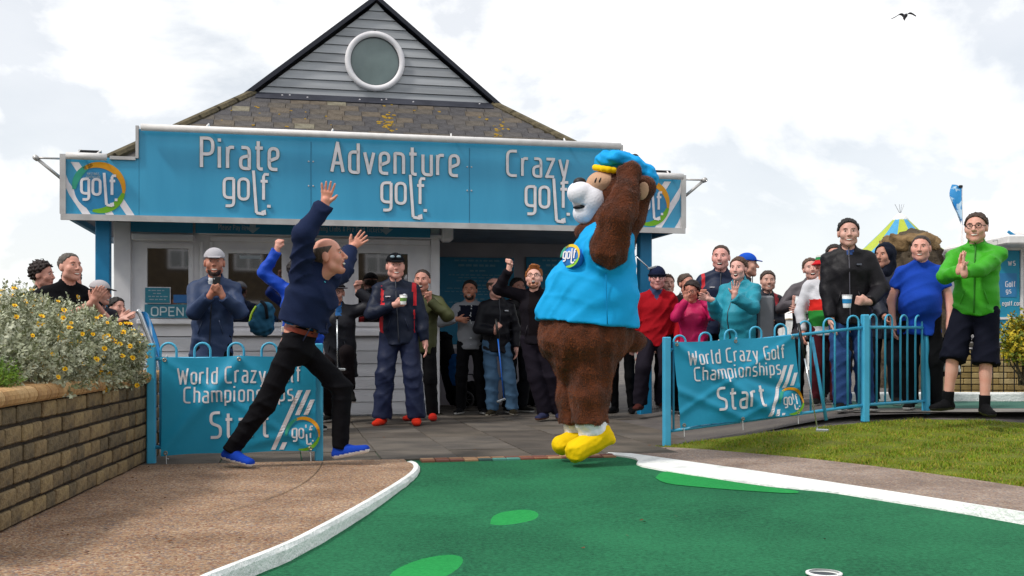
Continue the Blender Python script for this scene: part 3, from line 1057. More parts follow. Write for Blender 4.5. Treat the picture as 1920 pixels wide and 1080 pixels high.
def leaf_cloud(name, parent, blobs, n, per, size, mats, probs, inner=.3, keep=None, up=.35, width=.3):
    """sprigs of small pointed leaves on and inside ellipsoid blobs"""
    vol = A([b[1] ** 2 for b in blobs]); vol /= vol.sum()
    bi = rng.choice(len(blobs), n, p=vol)
    C = A([tuple(b[0]) for b in blobs])[bi]; rad = A([b[1] for b in blobs])[bi][:, None]
    d = rng.normal(size=(n, 3)); d /= np.linalg.norm(d, axis=1)[:, None]
    lump = 1 + .13 * np.sin(d[:, :1] * 7 + C[:, :1] * 9) * np.sin(d[:, 2:] * 8 + 1) + .1 * np.sin(d[:, 1:2] * 11 + C[:, 1:2] * 5)
    u = np.where(rng.random(n) < inner, rng.uniform(.35, .85, n), rng.normal(1, .07, n))[:, None]
    P = C + d * rad * lump * u * A([1, 1, .95])
    q_ = P * 21
    cl_ = np.sin(q_[:, 0] + 1.3 * np.sin(q_[:, 2] * .7)) * np.sin(q_[:, 2] * 1.1 + 1.1 * np.sin(q_[:, 1] * .8)) + .5 * np.sin(q_[:, 1] * 1.4 + q_[:, 0] * .6)
    k = (cl_ > -.25) | (rng.random(n) < .30)
    P, d = P[k], d[k]
    if keep is not None:
        k = keep(P); P, d = P[k], d[k]
    n = len(P)
    ax = d + rng.normal(0, .35, (n, 3)) + A([0, 0, up]); ax /= np.linalg.norm(ax, axis=1)[:, None]
    # leaves along each sprig
    N = n * per
    ax = np.repeat(ax, per, 0); P = np.repeat(P, per, 0)
    t = np.tile(np.linspace(-1, .4, per), n)[:, None]
    base = P + ax * t * size * 2.2
    sd_ = rng.normal(size=(N, 3)); sd_ -= ax * (sd_ * ax).sum(1)[:, None]; sd_ /= np.linalg.norm(sd_, axis=1)[:, None]
    dirn = ax * rng.uniform(.3, 1.0, (N, 1)) + sd_ * rng.uniform(.5, 1.0, (N, 1)); dirn /= np.linalg.norm(dirn, axis=1)[:, None]
    wv = np.cross(dirn, ax); wv /= np.maximum(1e-6, np.linalg.norm(wv, axis=1))[:, None]
    s = size * rng.uniform(.6, 1.25, (N, 1))
    V = np.empty((N, 4, 3))
    V[:, 0] = base; V[:, 1] = base + dirn * s * .5 + wv * s * width; V[:, 2] = base + dirn * s; V[:, 3] = base + dirn * s * .5 - wv * s * width
    mi = np.repeat(rng.choice(len(mats), n, p=probs), per)
    o = np_mesh(name, V.reshape(-1, 3), np.arange(4 * N).reshape(-1, 4), mats, parent, mi, None, False)
    tag(o, kind='stuff')
    return o, P

def shrub(name, label, cat, blobs, base, n, per, size, mats, probs, flower=None, nf=0, keep=None, group=None, inner=.3, stems=14, width=.3):
    t = thing(name, label, cat, tuple(base), group=group)
    leaf_cloud('foliage', t, blobs, n, per, size, mats, probs, inner, keep, width=width)
    mb = MB()
    for i in range(stems):
        b = blobs[rs.randrange(len(blobs))]
        e = Vector(b[0]) + Vector((rs.uniform(-.6, .6), rs.uniform(-.6, .6), rs.uniform(-.3, .7))) * b[1]
        m_ = Vector(base).lerp(e, .5) + Vector((rs.uniform(-.06, .06), rs.uniform(-.06, .06), .03))
        mb.tube([Vector(base) + Vector((rs.uniform(-.05, .05), rs.uniform(-.05, .05), 0)), m_, e], [.012, .008, .003], 5)
    mb.build('stem', mat('woody_stem', '#5a4a38', .9), t)
    if flower:
        k = 0
        while k < nf:
            b = blobs[rs.randrange(len(blobs))]
            d = Vector((rs.gauss(0, 1), rs.gauss(-.8, .8), rs.gauss(.3, .7))).normalized()
            p = Vector(b[0]) + d * b[1] * rs.uniform(1.0, 1.16)
            if keep is not None and not keep(np.array([tuple(p)]))[0]: continue
            if any((p - Vector(b2[0])).length < b2[1] * .93 for b2 in blobs): continue
            fd = (d + Vector((0, -.8, .5))).normalized()
            piece('flower', flower[rs.randrange(len(flower))], t, p - Vector(base), fd.to_track_quat('Z', 'Y').to_euler(), (rs.uniform(.7, 1.25),) * 3)
            k += 1
    return t

LM = [mat('sage_leaf_a', '#b6b8a2', .8, '#a4a78f', 7), mat('sage_leaf_b', '#a3a78c', .8, '#8f9478', 7), mat('sage_leaf_c', '#858c66', .8, '#717953', 7), mat('sage_leaf_d', '#c6c9ae', .8, '#b4b89a', 7)]
FLM = mat('yellow_petal', '#ffd20f', .6, '#f2b705', 20)
FLC = mat('flower_heart', '#b97808', .8)
fl_meshes = []
for q in range(3):
    mb = MB()
    npet = 9
    for k in range(npet):
        a = 2 * PI * k / npet + rs.uniform(-.15, .15)
        ca, sa = math.cos(a), math.sin(a)
        r_ = .019 * rs.uniform(.8, 1.1)
        mb.add([(ca * .003, sa * .003, 0), (ca * r_ * .6 - sa * .005, sa * r_ * .6 + ca * .005, .004), (ca * r_, sa * r_, .002 + .004 * q), (ca * r_ * .6 + sa * .005, sa * r_ * .6 - ca * .005, .004)], [(0, 1, 2, 3)])
    mb.ell((0, 0, .003), (.006, .006, .005), 6, 1)
    fl_meshes.append(mb.mesh('flower', [FLM, FLC]))
def bl(px, py, d, r): return (at(px, py, d), r)
def keep_left(P):
    face = (P - A(tuple(WA))) @ A(tuple(wn_))
    return (P[:, 2] > .60) & (face < .10 - .0 * P[:, 2])
shrub('silver_shrub', 'large silvery sage shrub with yellow daisies at the left edge above the wall', 'shrub',
      [bl(-40, 690, 5.6, .36), bl(35, 662, 6.1, .36), bl(-30, 628, 6.4, .33), bl(95, 695, 6.0, .26), bl(20, 618, 6.8, .22)], (-2.95, 6.0, .5), 4600, 11, .024, LM, [.3, .32, .18, .2], fl_meshes, 95, keep_left)
shrub('silver_shrub', 'silvery sage shrub with yellow daisies in the middle of the planter before the clapping men', 'shrub',
      [bl(105, 628, 7.0, .22), bl(150, 665, 6.6, .27), bl(60, 606, 7.3, .18), bl(170, 640, 7.2, .16), bl(110, 690, 6.3, .2)], (-2.85, 6.8, .5), 3600, 11, .024, LM, [.28, .34, .2, .18], fl_meshes, 90, keep_left)
shrub('silver_shrub', 'silvery shrub beside the blue fence post with the densest yellow daisies', 'shrub',
      [bl(205, 665, 7.2, .22), bl(255, 700, 7.35, .17), bl(235, 655, 7.6, .14), bl(190, 700, 6.8, .16)], (-2.8, 7.3, .5), 2300, 11, .024, LM, [.26, .34, .22, .18], fl_meshes, 90, keep_left)
GL = [mat('bright_leaf_a', '#6d8f1e', .7), mat('bright_leaf_b', '#4f7216', .7)]
shrub('small_green_plant', 'small bright green feathery plant at the lower left on the planter edge', 'plant',
      [bl(-8, 716, 5.2, .10), bl(6, 705, 5.35, .08)], tuple(at(-8, 730, 5.3)), 500, 8, .02, GL, [.5, .5], None, 0, None, stems=6, width=.12)

# dead leaves and grit blown about on the paths and the carpet
mb = MB()
for (px, py, z, n_, sx, sy) in ((300, 985, .0, 9, 90, 22), (150, 1010, 0, 8, 80, 30), (250, 905, 0, 7, 50, 10), (1262, 884, -.03, 6, 12, 4), (1205, 973, -.05, 2, 5, 3), (1100, 1000, -.06, 3, 150, 40), (430, 872, 0, 6, 90, 4), (1500, 960, -.05, 3, 200, 30), (1420, 845, .005, 7, 120, 6), (900, 835, .004, 8, 180, 14)):
    for _ in range(n_):
        p = gnd(rs.gauss(px, sx), max(805, rs.gauss(py, sy)), z); p.z = (cz(p.y) if z < -.001 else z) + .006
        r_ = rs.uniform(.006, .018); a = rs.uniform(0, 6.28)
        u_, v_ = Vector((math.cos(a), math.sin(a), 0)), Vector((-math.sin(a), math.cos(a), 0))
        mb.add([p - u_ * r_, p + v_ * r_ * .45 + Vector((0, 0, .006)), p + u_ * r_ + Vector((0, 0, .004)), p - v_ * r_ * .45], [(0, 1, 2), (0, 2, 3)])
o = mb.build('leaf_litter', mat('dead_leaf', '#7a4a24', .9, '#4d3420', 30)); tag(o, 'scattered small dead brown leaves on the path and the green carpet', 'dead leaves', kind='stuff')
# ------------------------------------------------------------------ kiosk (built in its own u, v, z frame)
KI = thing('golf_kiosk', 'grey clad golf kiosk with slate roof, round gable window and wide blue sign', 'kiosk', tuple(KO), KY)
M_clad = mat('grey_cladding', '#a8abaf', .6, '#8d9094', 1.6, 8, .12, 60, stretch=(.3, 1, 6))
M_cladw = mat('white_cladding', '#dfdfe3', .55, '#c4c4c8', 1.6, 8, .10, 60, stretch=(.3, 1, 6))
M_upvc = mat('white_upvc', '#eceaec', .35, '#dedce0', 4)
M_verge = mat('black_verge', '#1b1f2c', .35)
M_alu = mat('aluminium_trim', '#c8c6c4', .35, '#b5b2b0', 6, metal=.3)
M_sign = mat('blue_sign_panel', '#41a2ca', .3, '#3493bc', 2.2, 8, .05, 3, spec=.45, stretch=(1.5, 1, .25), lo=.3, hi=.75)
M_teal = mat('teal_board', '#2a86ac', .5, '#247a9e', 2)
M_letter = mat('white_letter', '#eae6ea', .45)
M_orange = mat('logo_orange', '#e09b10', .5); M_green = mat('logo_green', '#6fae1c', .5); M_tgreen = mat('logo_teal_green', '#2f9d82', .5)
M_post = mat('blue_post', '#1c86b8', .45, '#1778a6', 3)
M_dkwall = mat('shaded_wall_board', '#a5a1a8', .7, '#98949b', 3)
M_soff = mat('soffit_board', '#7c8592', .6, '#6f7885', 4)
M_slate = [mat('slate_%d' % i, c, .75, c2, 9, 7, .6, 40) for i, (c, c2) in enumerate((('#5a5654', '#464240'), ('#615a52', '#4b453e'), ('#504e50', '#3f3d3f'), ('#6a6054', '#534a3f'), ('#86806f', '#696352')))]
M_lichen = mat('lichen', '#a8801e', .95, '#857022', 30)
M_ridge = mat('ridge_tile', '#6a6048', .9, '#4d4636', 12, 6, .6, 40)
M_dark = mat('interior_dark', '#1a1614', .9)
M_pane = mat('window_glass', '#100e0e', .03, spec=1.0)
M_pane.node_tree.nodes['Principled BSDF'].inputs['IOR'].default_value = 2.0
M_portg = mat('frosted_glass', '#6f807f', .12, '#5b6b6a', 2, spec=.6)
M_tube = mat('white_light_trough', '#e9e6e4', .35)

def kb(name, boxes, m, parent=KI, bev=0.0):
    """boxes given as (u0, u1, v0, v1, z0, z1)"""
    mb = MB()
    for (a, b, c, d, e, f) in boxes:
        cc, s = ((a + b) / 2, (c + d) / 2, (e + f) / 2), (b - a, d - c, f - e)
        if bev: mb.bbox(cc, s, bev)
        else: mb.box(cc, s)
    return mb.build(name, m, parent, world=False)

# --- body: dark interior shell, walls
WL, WR, VW, ZS = .42, pu(822, 1.0), 1.0, 2.30          # wall left, wall right, wall plane, soffit height
VR = 2.75                                               # back wall of the open bay
ER = 6.45
kb('inner_shell', [(WL + .02, WR - .06, 1.9, 1.94, 0, ZS), (WL + .02, ER, 5.9, 6.0, 0, ZS), (WL, WL + .05, VW + .02, 6, -.03, ZS), (WR - .09, WR - .04, VW + .06, VR, -.03, ZS), (ER - .05, ER, VR + .03, 6, -.03, ZS)], M_dkwall)
def win(px0, px1, py0, py1):
    u0, u1 = pu(px0, VW), pu(px1, VW)
    return u0, u1, pz((px0 + px1) / 2, py1, VW), pz((px0 + px1) / 2, py0, VW)
WINS = [(268, 362, 458, 597), (420, 536, 468, 612), (546, 650, 468, 612), (664, 772, 468, 612)]
wr = [win(*w) for w in WINS]
zb = min(w[2] for w in wr) ; zt = max(w[3] for w in wr)
# wall built round the openings
cols = sorted([(w[0], w[1]) for w in wr])
boxes = []; u = WL
for (a, b) in cols:
    boxes.append((u, a, VW, VW + .1, .96, ZS)); u = b
boxes.append((u, WR - .001, VW, VW + .1, .96, ZS))
for w in wr:
    if w[2] > .96: boxes.append((w[0] + .001, w[1] - .001, VW + .001, VW + .1, .96, w[2]))
    boxes.append((w[0] + .001, w[1] - .001, VW + .001, VW + .1, w[3], ZS))
wall = kb('wall', boxes, M_upvc)
# lower wall: horizontal boards
base = kb('base_wall', [(WL, WR - .002, VW + .015, VW + .1, -.03, .95)], M_cladw)
nb = 6
for i in range(nb):
    z0 = .0 + i * .94 / nb
    mb = MB(); h = .94 / nb
    mb.prism([(WL, VW + .014, z0 + .003), (WL, VW - .012, z0 + .003), (WL, VW - .001, z0 + h - .006), (WL, VW + .014, z0 + h - .006)], (WR - WL - .004, 0, 0))
    mb.build('cladding_board', M_cladw, base, world=False)
# corner posts and sills
kb('corner_post', [(WL - .05, WL + .14, VW - .045, VW - .002, 0, ZS - .002)], M_upvc, wall, .006)
kb('corner_post', [(WR - .10, WR + .01, VW - .05, VW + .055, 0, ZS - .002)], M_upvc, wall, .006)
# windows: frame, pane, sill
for i, w in enumerate(wr):
    u0, u1, z0, z1 = w
    t = .05
    f = kb('window', [(u0, u1, VW - .03, VW + .06, z1 - t, z1), (u0, u1, VW - .03, VW + .06, z0, z0 + t), (u0, u0 + t, VW - .029, VW + .059, z0 + t, z1 - t), (u1 - t, u1, VW - .029, VW + .059, z0 + t, z1 - t)], M_upvc)
    kb('pane', [(u0 + t - .004, u1 - t + .004, VW + .02, VW + .028, z0 + t - .004, z1 - t + .004)], M_pane, f)
    if i == 0:
        kb('sill', [(u0 - .06, u1 + .03, VW - .09, VW - .004, z0 - .07, z0 - .012)], M_upvc, f, .008)
u0, u1 = pu(395, VW), WR - .115
kb('sill', [(u0, u1, VW - .085, VW - .002, .965, 1.03)], M_upvc, wall, .008)
# frame above the big windows, shutter housing, vertical mullions
zh = pz(600, 455, VW)
kb('head_rail', [(pu(395, VW), WR - .112, VW - .05, VW - .004, zh - .012, zh + .05)], M_upvc, wall, .006)
kb('shutter_box', [(WL + .16, pu(365, VW - .1) - .01, VW - .14, VW - .006, pz(300, 456, VW) + .02, pz(300, 440, VW))], M_upvc, wall, .01)
kb('shutter_box', [(pu(372, VW - .1), WR + .02, VW - .17, VW - .006, zh + .065, pz(600, 438, VW))], M_upvc, wall, .01)
kb('shutter_end', [(WR + .021, WR + .16, VW - .2, VW + .03, zh + .03, pz(820, 431, VW) + .03)], M_upvc, wall, .03)
for px in (378, 396):
    u = pu(px, VW); kb('mullion', [(u - .02, u + .02, VW - .035, VW - .003, 1.03, zh - .015)], M_upvc, wall, .006)
# teal information strips below the sign
zs0, zs1 = pz(500, 440, VW - .16), pz(500, 416, VW - .16) + .05
strips = []
for a, b in ((246, 362), (367, 560), (563, 806)):
    strips.append(kb('notice_strip', [(pu(a, VW - .16), pu(b, VW - .16), VW - .20, VW - .175, zs0, zs1)], M_teal))
mb = MB()
zc = zs0 + .06
fm = lambda x, y: Vector((x, VW - .203, y))
M_print = mat('grey_print', '#9fb4c0', .5)
uu = pu(440, VW - .2)
lettering(mb, 'Please Pay Here', fm, .058, uu, pz(440, 431, VW - .2), (0, -1, 0), w=.075, h=.002, width=pu(457, VW - .2) - pu(397, VW - .2))
mb.build('lettering', M_print, strips[1], world=False)
mb = MB()
lettering(mb, 'Returning Clubs & Pre Paid Tickets', fm, .058, (pu(580, VW - .2) + pu(712, VW - .2)) / 2, pz(650, 434, VW - .2), (0, -1, 0), w=.075, h=.002, width=pu(712, VW - .2) - pu(572, VW - .2))
mb.build('lettering', M_print, strips[2], world=False)
for px, st, zz in ((474, strips[1], 421), (724, strips[2], 424)):
    u = pu(px, VW - .2); z = pz(px, zz, VW - .2)
    mb = MB()
    mb.prism([(u - .035, VW - .2005, z + .02), (u + .035, VW - .2005, z + .02), (u + .035, VW - .2005, z - .035), (u + .085, VW - .2005, z - .035), (u, VW - .2005, z - .105), (u - .085, VW - .2005, z - .035), (u - .035, VW - .2005, z - .035)], (0, -.003, 0))
    mb.build('arrow', M_print, st, world=False)
# stickers on the first window
w = wr[0]
sg = kb('open_sign', [(pu(272, VW), pu(372, VW), VW - .045, VW - .033, pz(300, 596, VW), pz(300, 571, VW))], mat('open_sign_teal', '#2f7f96', .5))

mb = MB(); lettering(mb, 'OPEN', lambda x, y: Vector((x, VW - .047, y)), pz(300, 576, VW) - pz(300, 592, VW), (pu(284, VW) + pu(345, VW)) / 2, pz(300, 592, VW), (0, -1, 0), w=.075, h=.003, width=pu(345, VW) - pu(286, VW), track=18)
mb.build('lettering', mat('open_letter', '#cfdde0', .5), sg, world=False)
nt_ = kb('price_notice', [(pu(273, VW), pu(319, VW), VW - .042, VW - .032, pz(300, 568, VW), pz(300, 540, VW))], mat('notice_teal', '#34859a', .5))
nb_ = kb('notice_border', [(pu(273, VW) - .01, pu(319, VW) + .01, VW - .031, VW - .0305, pz(300, 568, VW) - .01, pz(300, 540, VW) + .01)], M_letter, nt_)
mb = MB()
for i, (a, b) in enumerate(((279, 309), (288, 303), (279, 311), (281, 309))):
    z = pz(300, 545 + i * 5.6, VW); u = pu(a, VW)
    while u < pu(b, VW):
        l_ = rs.uniform(.02, .05); mb.box((u + l_ / 2, VW - .043, z), (l_, .002, .011)); u += l_ + .012
tag(mb.build('fine_print', M_print, nt_, world=False), kind='stuff')
bs = kb('blue_sticker', [(pu(326, VW), pu(352, VW), VW - .041, VW - .032, pz(340, 568, VW), pz(340, 553, VW))], mat('sticker_blue', '#2f6fae', .5))
# pale bar on the second pane: the reflection of a tube, painted in
lt = kb('painted_tube_reflection', [(pu(449, VW - .0), pu(489, VW), VW + .012, VW + .019, pz(470, 485, VW), pz(470, 479, VW))], mat('tube_reflection', '#b9c3cc', .5))

# --- open bay with teal boards
kb('bay_wall', [(WR - .04, ER, VR, VR + .03, -.03, ZS)], M_dkwall)
def board(px0, px1, py0, py1):
    b = kb('notice_board', [(pu(px0, VR), pu(px1, VR), VR - .03, VR - .004, pz(px0, py1, VR), pz(px0, py0, VR))], mat('teal_notice_board', '#2a86ac', .55, '#267a9e', 3), KI, .004)
    mb = MB(); c = (px0 + px1) / 2; hw = (px1 - px0) / 2
    for py, fr, h in ((489, .55, .022), (498, .45, .03), (508, .15, .02), (516, .7, .012), (521, .45, .012), (527, .5, .012), (535, .2, .02), (541, .75, .012), (547, .8, .012), (552, .4, .012), (561, .2, .02), (567, .7, .012), (574, .5, .012)):
        u = pu(c - hw * fr, VR); e = pu(c + hw * fr, VR); z = pz(c, py, VR)
        while u < e:
            l_ = rs.uniform(.03, .09); mb.box((u + l_ / 2, VR - .031, z), (l_, .002, h)); u += l_ + .022
    tag(mb.build('fine_print', mat('faint_print', '#6fa3b8', .6), b, world=False), kind='stuff')
board(819, 963, 482, 646); board(986, 1120, 482, 646)
kb('dado_rail', [(WR - .035, ER, VR - .02, VR - .003, .80, .88)], M_upvc)

# --- soffit boards, fascia sign
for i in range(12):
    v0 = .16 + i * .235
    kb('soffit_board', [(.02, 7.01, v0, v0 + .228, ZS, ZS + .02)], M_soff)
SIGZ0, SIGZ1, SIDEZ = 2.235, 3.21, 2.885
UA, UB = pu(261, 0), pu(1162, 0)
sign = thing('sign', None, None); sign.parent = KI
kb('panel', [(UA, UB, .0, .14, SIGZ0, SIGZ1)], M_sign, sign)
kb('panel', [(.0, UA - .003, .0, .14, SIGZ0, SIDEZ)], M_sign, sign)
kb('panel', [(UB + .003, 7.03, .0, .14, SIGZ0, SIDEZ)], M_sign, sign)
kb('side_return', [(.0, .05, .143, 3.2, SIGZ0, SIDEZ)], M_teal, sign); kb('side_return', [(6.98, 7.03, .143, 3.2, SIGZ0, SIDEZ)], M_teal, sign)
kb('trim', [(-.02, 7.05, -.035, -.003, SIGZ0 - .035, SIGZ0 + .03), (-.03, .03, -.03, -.002, SIGZ0 + .031, SIDEZ + .02), (7.0, 7.06, -.03, -.002, SIGZ0 + .031, SIDEZ + .02),
            (UA - .035, UA - .004, -.028, .06, SIDEZ + .001, SIGZ1 + .03), (UB + .004, UB + .035, -.028, .06, SIDEZ + .001, SIGZ1 + .03), (UA - .3, UA - .036, -.026, -.002, SIDEZ - .02, SIDEZ + .016)], M_alu, sign)
for px in (583, 880):                                    # panel joints with their screws
    u = pu(px, 0)
    kb('panel_joint', [(u - .003, u + .003, -.003, -.001, SIGZ0 + .035, SIGZ1 - .07)], mat('joint_line', '#236f91', .6), sign)
    mb = MB()
    for zf in (.42, .70):
        for du in (-.025, .025): mb.ell((u + du, -.004, SIGZ0 + (SIGZ1 - SIGZ0) * (1 - zf + .12)), (.01, .006, .01), 8)
    mb.build('screw', M_alu, sign, world=False)
u = pu(261, 0)
# light troughs along the top
def trough(u0, u1, z):
    mb = MB(); mb.tube([(u0, -.10, z), ((u0 + u1) / 2, -.10, z), (u1, -.10, z)], .038, 14)
    o = mb.build('light_trough', M_tube, sign, world=False, smooth=True)
    mb = MB()
    k = max(2, int((u1 - u0) / 1.2))
    for i in range(k):
        x = u0 + (u1 - u0) * (i + .5) / k
        mb.tube([(x, -.09, z + .03), (x + .02, .04, z + .09), (x + .03, .08, z + .03)], .009, 6)
    mb.build('bracket', M_tube, sign, world=False)
trough(UA + .03, UB - .02, SIGZ1 + .0)
trough(.05, UA - .32, SIDEZ - .01)
trough(UB + .06, 6.99, SIDEZ - .01)
# end arms with tube lamps
for s, ue in ((-1, -.02), (1, 7.05)):
    mb = MB()
    mb.tube([(ue, .05, SIDEZ - .02), (ue + s * .25, -.02, SIDEZ - .03)], .012, 6)
    mb.tube([(ue + s * .25, -.04, SIDEZ - .03), (ue + s * .25, .04, SIDEZ - .03)], .03, 10)
    mb.tube([(ue + s * .25, .0, SIDEZ - .03), (ue, .03, SIDEZ - .24)], .018, 8)
    mb.build('lamp_arm', M_alu, sign, world=False, smooth=True)
    mb = MB(); mb.bbox((ue - s * .28, .06, SIDEZ + .055), (.22, .12, .04), .008); mb.tube([(ue - s * .17, .06, SIDEZ + .05), (ue - s * .08, .06, SIDEZ + .0)], .01, 6)
    mb.build('floodlight', mat('black_floodlight', '#15161a', .4), sign, world=False)
# words
M_lshade = mat('letter_edge', '#1c6a4e', .5)
fs_ = lambda x, y: Vector((x, -.0115, y))
fs0 = lambda x, y: Vector((x, -.004, y))
def sign_word(txt, px0, px1, pyb, pyt):
    u0, u1 = pu(px0, 0), pu(px1, 0)
    c = (px0 + px1) / 2
    z0, z1 = pz(c, pyb, 0), pz(c, pyt, 0)
    for f_, m, ww, nm in ((fs0, M_lshade, .066, 'letter_edge'), (fs_, M_letter, .054, 'lettering')):
        mb = MB()
        lettering(mb, txt, f_, z1 - z0, (u0 + u1) / 2, z0, (0, -1, 0), w=ww, h=.005 if nm == 'lettering' else .005, width=u1 - u0)
        mb.build(nm, m, sign, world=False)
sign_word('Pirate', 378, 521, 316, 260)
sign_word('Adventure', 622, 859, 326, 272)
sign_word('Crazy', 951, 1064, 331, 284)
for px, py in ((463, 374), (757, 382), (1026, 389)):
    for f_, m, ww, nm in ((fs0, M_lshade, .085, 'letter_edge'), (fs_, M_letter, .070, 'lettering')):
        mb = MB(); z = pz(px, py, 0); s = pz(px, py - 38, 0) - z
        golf_word(mb, f_, s, pu(px, 0) - .0, z, (0, -1, 0), w=ww, h=.005 if nm == 'lettering' else .005)
        mb.build(nm, m, sign, world=False)
# round logos and stripes on the side panels
def side_logo(px, py, mir, ulo, uhi):
    cu, czz = pu(px, 0), pz(px, py, 0)
    r = .262
    def stripe(mb, x0, wd):
        # slanted white stripe clipped to the panel
        za, zb_ = SIGZ0 + .031, SIDEZ - .06
        sl = mir * -1.55
        def xz(z, off): return cu + x0 + off + (z - za) / sl
        za2, zb2 = za, zb_
        pts = []
        N = 8
        def clampu(u_): return min(uhi - .03, max(ulo + .03, u_))
        vs = []; fs = []
        for i in range(N + 1):
            z = za2 + (zb2 - za2) * i / N
            a, b = clampu(xz(z, 0)), clampu(xz(z, wd))
            vs += [(a, -.002, z), (b, -.002, z)]
        for i in range(N):
            q0 = vs[2 * i]; q1 = vs[2 * i + 1]
            if abs(vs[2 * i + 1][0] - vs[2 * i][0]) + abs(vs[2 * i + 3][0] - vs[2 * i + 2][0]) > .004:
                fs.append((2 * i, 2 * i + 1, 2 * i + 3, 2 * i + 2))
        used = sorted({i for q in fs for i in q})
        if fs: mb.add([vs[i] for i in used], [tuple(used.index(i) for i in q) for q in fs])
    mb = MB()
    for x0 in (-.42, -.17, .07, .28):
        mb = MB(); stripe(mb, mir * x0 - (.085 if mir < 0 else 0), .085)
        if mb.f: mb.build('stripe', M_letter, sign, world=False)
    mb = MB()
    mb.lathe((cu, -.003, czz), [(.0, 0), (r * .98, 0)], 40, axis=(0, -1, 0), caps=False)
    mb.build('logo_disc', mat('logo_blue', '#2a86b6', .35), sign, world=False)
    bs_ = [MB(), MB(), MB()]
    logo_ring(bs_, lambda x, y: Vector((x, -.006, y)), r, cu, czz, w=.2)
    for b, m in zip(bs_, (M_tgreen, M_orange, M_green)): b.build('logo_ring', m, sign, world=False)
    mb = MB(); golf_word(mb, lambda x, y: Vector((x, -.007, y)), .165, cu + .0, czz - .075, (0, -1, 0), w=.085, h=.003)
    mb.build('lettering', M_letter, sign, world=False)
    mb = MB()
    fm2 = lambda x, y: Vector((x, -.006, y))
    lettering(mb, 'HASTINGS', fm2, .026, cu - .06, czz + .135, (0, -1, 0), w=.08, h=.001, n=4, width=.12)
    lettering(mb, 'ADVENTURE', fm2, .026, cu - .06, czz + .1, (0, -1, 0), w=.08, h=.001, n=4, width=.15)
    mb.build('fine_print', M_print, sign, world=False)
side_logo(186, 352, 1, 0, UA)
side_logo(1215, 381, -1, UB, 7.03)

# --- posts
for px, zt_ in ((194, SIGZ0), (1208, SIGZ0)):
    v = .35; u = pu(px, v)
    zb_ = gz(*kw(u, v)[:2])
    t = kb('post', [(u - .075, u + .075, v - .075, v + .075, zb_ - .02, ZS - .003)], M_post, KI, .008)

# --- roof
roof = thing('roof', None, None); roof.parent = KI
EU0, EU1, EV0, ZE = .20, 6.83, .30, 2.80
GU0, GU1, GV, GZ, AZ = 1.90, 5.15, 2.20, 4.13, 5.45
GC = (GU0 + GU1) / 2
BV = 4.6; EV1 = 6.6
mb = MB()
mb.add([(EU0, EV0, ZE), (EU1, EV0, ZE), (GU1, GV, GZ), (GU0, GV, GZ), (EU0, EV1, ZE), (EU1, EV1, ZE), (GU0, BV, GZ), (GU1, BV, GZ)],
       [(0, 1, 2, 3), (0, 3, 6, 4), (1, 5, 7, 2), (5, 4, 6, 7)])
mb.add([(GU0, GV + .06, GZ), (GU1, GV + .06, GZ), (GC, GV + .06, AZ), (GU0, BV, GZ), (GU1, BV, GZ), (GC, BV, AZ)], [(0, 2, 5, 3), (1, 4, 5, 2), (3, 5, 4)])
mb.build('roof_deck', M_slate[0], roof, world=False)
kb('eave_board', [(EU0, EU1, EV0 - .0, EV0 + .03, ZS + .02, ZE)], M_dark, roof)
# slates on the front slope
sl_v = Vector((0, GV - EV0, GZ - ZE)); slen = sl_v.length; sdir = sl_v.normalized()
snorm = Vector((0, -sdir.z, sdir.y))
ang = math.atan2(sdir.z, sdir.y)
smesh = []
for m in M_slate:
    for w_ in (.25, .22):
        mb = MB(); mb.box((0, 0, 0), (w_ - .006, .20, .011)); smesh.append((w_, mb.mesh('slate', m)))
rows = 15; gauge = slen / rows
skip_rows = 5                                            # rows hidden behind the sign
for r_ in range(skip_rows, rows):
    t = (r_ + .5) / rows
    ul = EU0 + (GU0 - EU0) * (t + .02) + .02; ur = EU1 + (GU1 - EU1) * (t + .02) - .02
    u = ul - (.11 if r_ % 2 else 0)
    while u < ur - .05:
        k = rs.choices(range(10), weights=[5, 5, 4, 4, 6, 6, 3, 3, 1, 1])[0]
        if r_ >= rows - 1: k = rs.choice([0, 1, 4, 5])
        w_, me = smesh[k]
        a, b = max(u, ul), min(u + w_, ur)
        if b - a > .05:
            p = Vector(((a + b) / 2, EV0, ZE)) + sdir * (slen * (r_ / rows) + .08) + snorm * (.012 + rs.uniform(0, .006))
            piece('slate', me, roof, p, (ang + R(2.2 + rs.uniform(-.4, .4)), R(rs.uniform(-.3, .3)), R(rs.uniform(-.7, .7))), ((b - a) / w_, 1, 1))
        u += w_
# lead flashing under the gable with fixings
mb = MB(); pf = Vector((GC, EV0, ZE)) + sdir * (slen - .07) + snorm * .03
mb.box(tuple(pf), (GU1 - GU0 - .1, .19, .012), rot=Matrix.Rotation(ang, 3, 'X'))
mb.build('flashing', mat('lead_flashing', '#3a3c46', .55, '#2c2e38', 4, 6, .3), roof, world=False)
mb = MB()
for f_ in (.12, .15, .22, .43, .52, .54, .65, .93): mb.ell(tuple(Vector((GU0 + (GU1 - GU0) * f_, EV0, ZE)) + sdir * (slen - .07 + rs.uniform(-.04, .04)) + snorm * .038), (.013, .013, .01), 6)
mb.build('fixing', M_letter, roof, world=False)
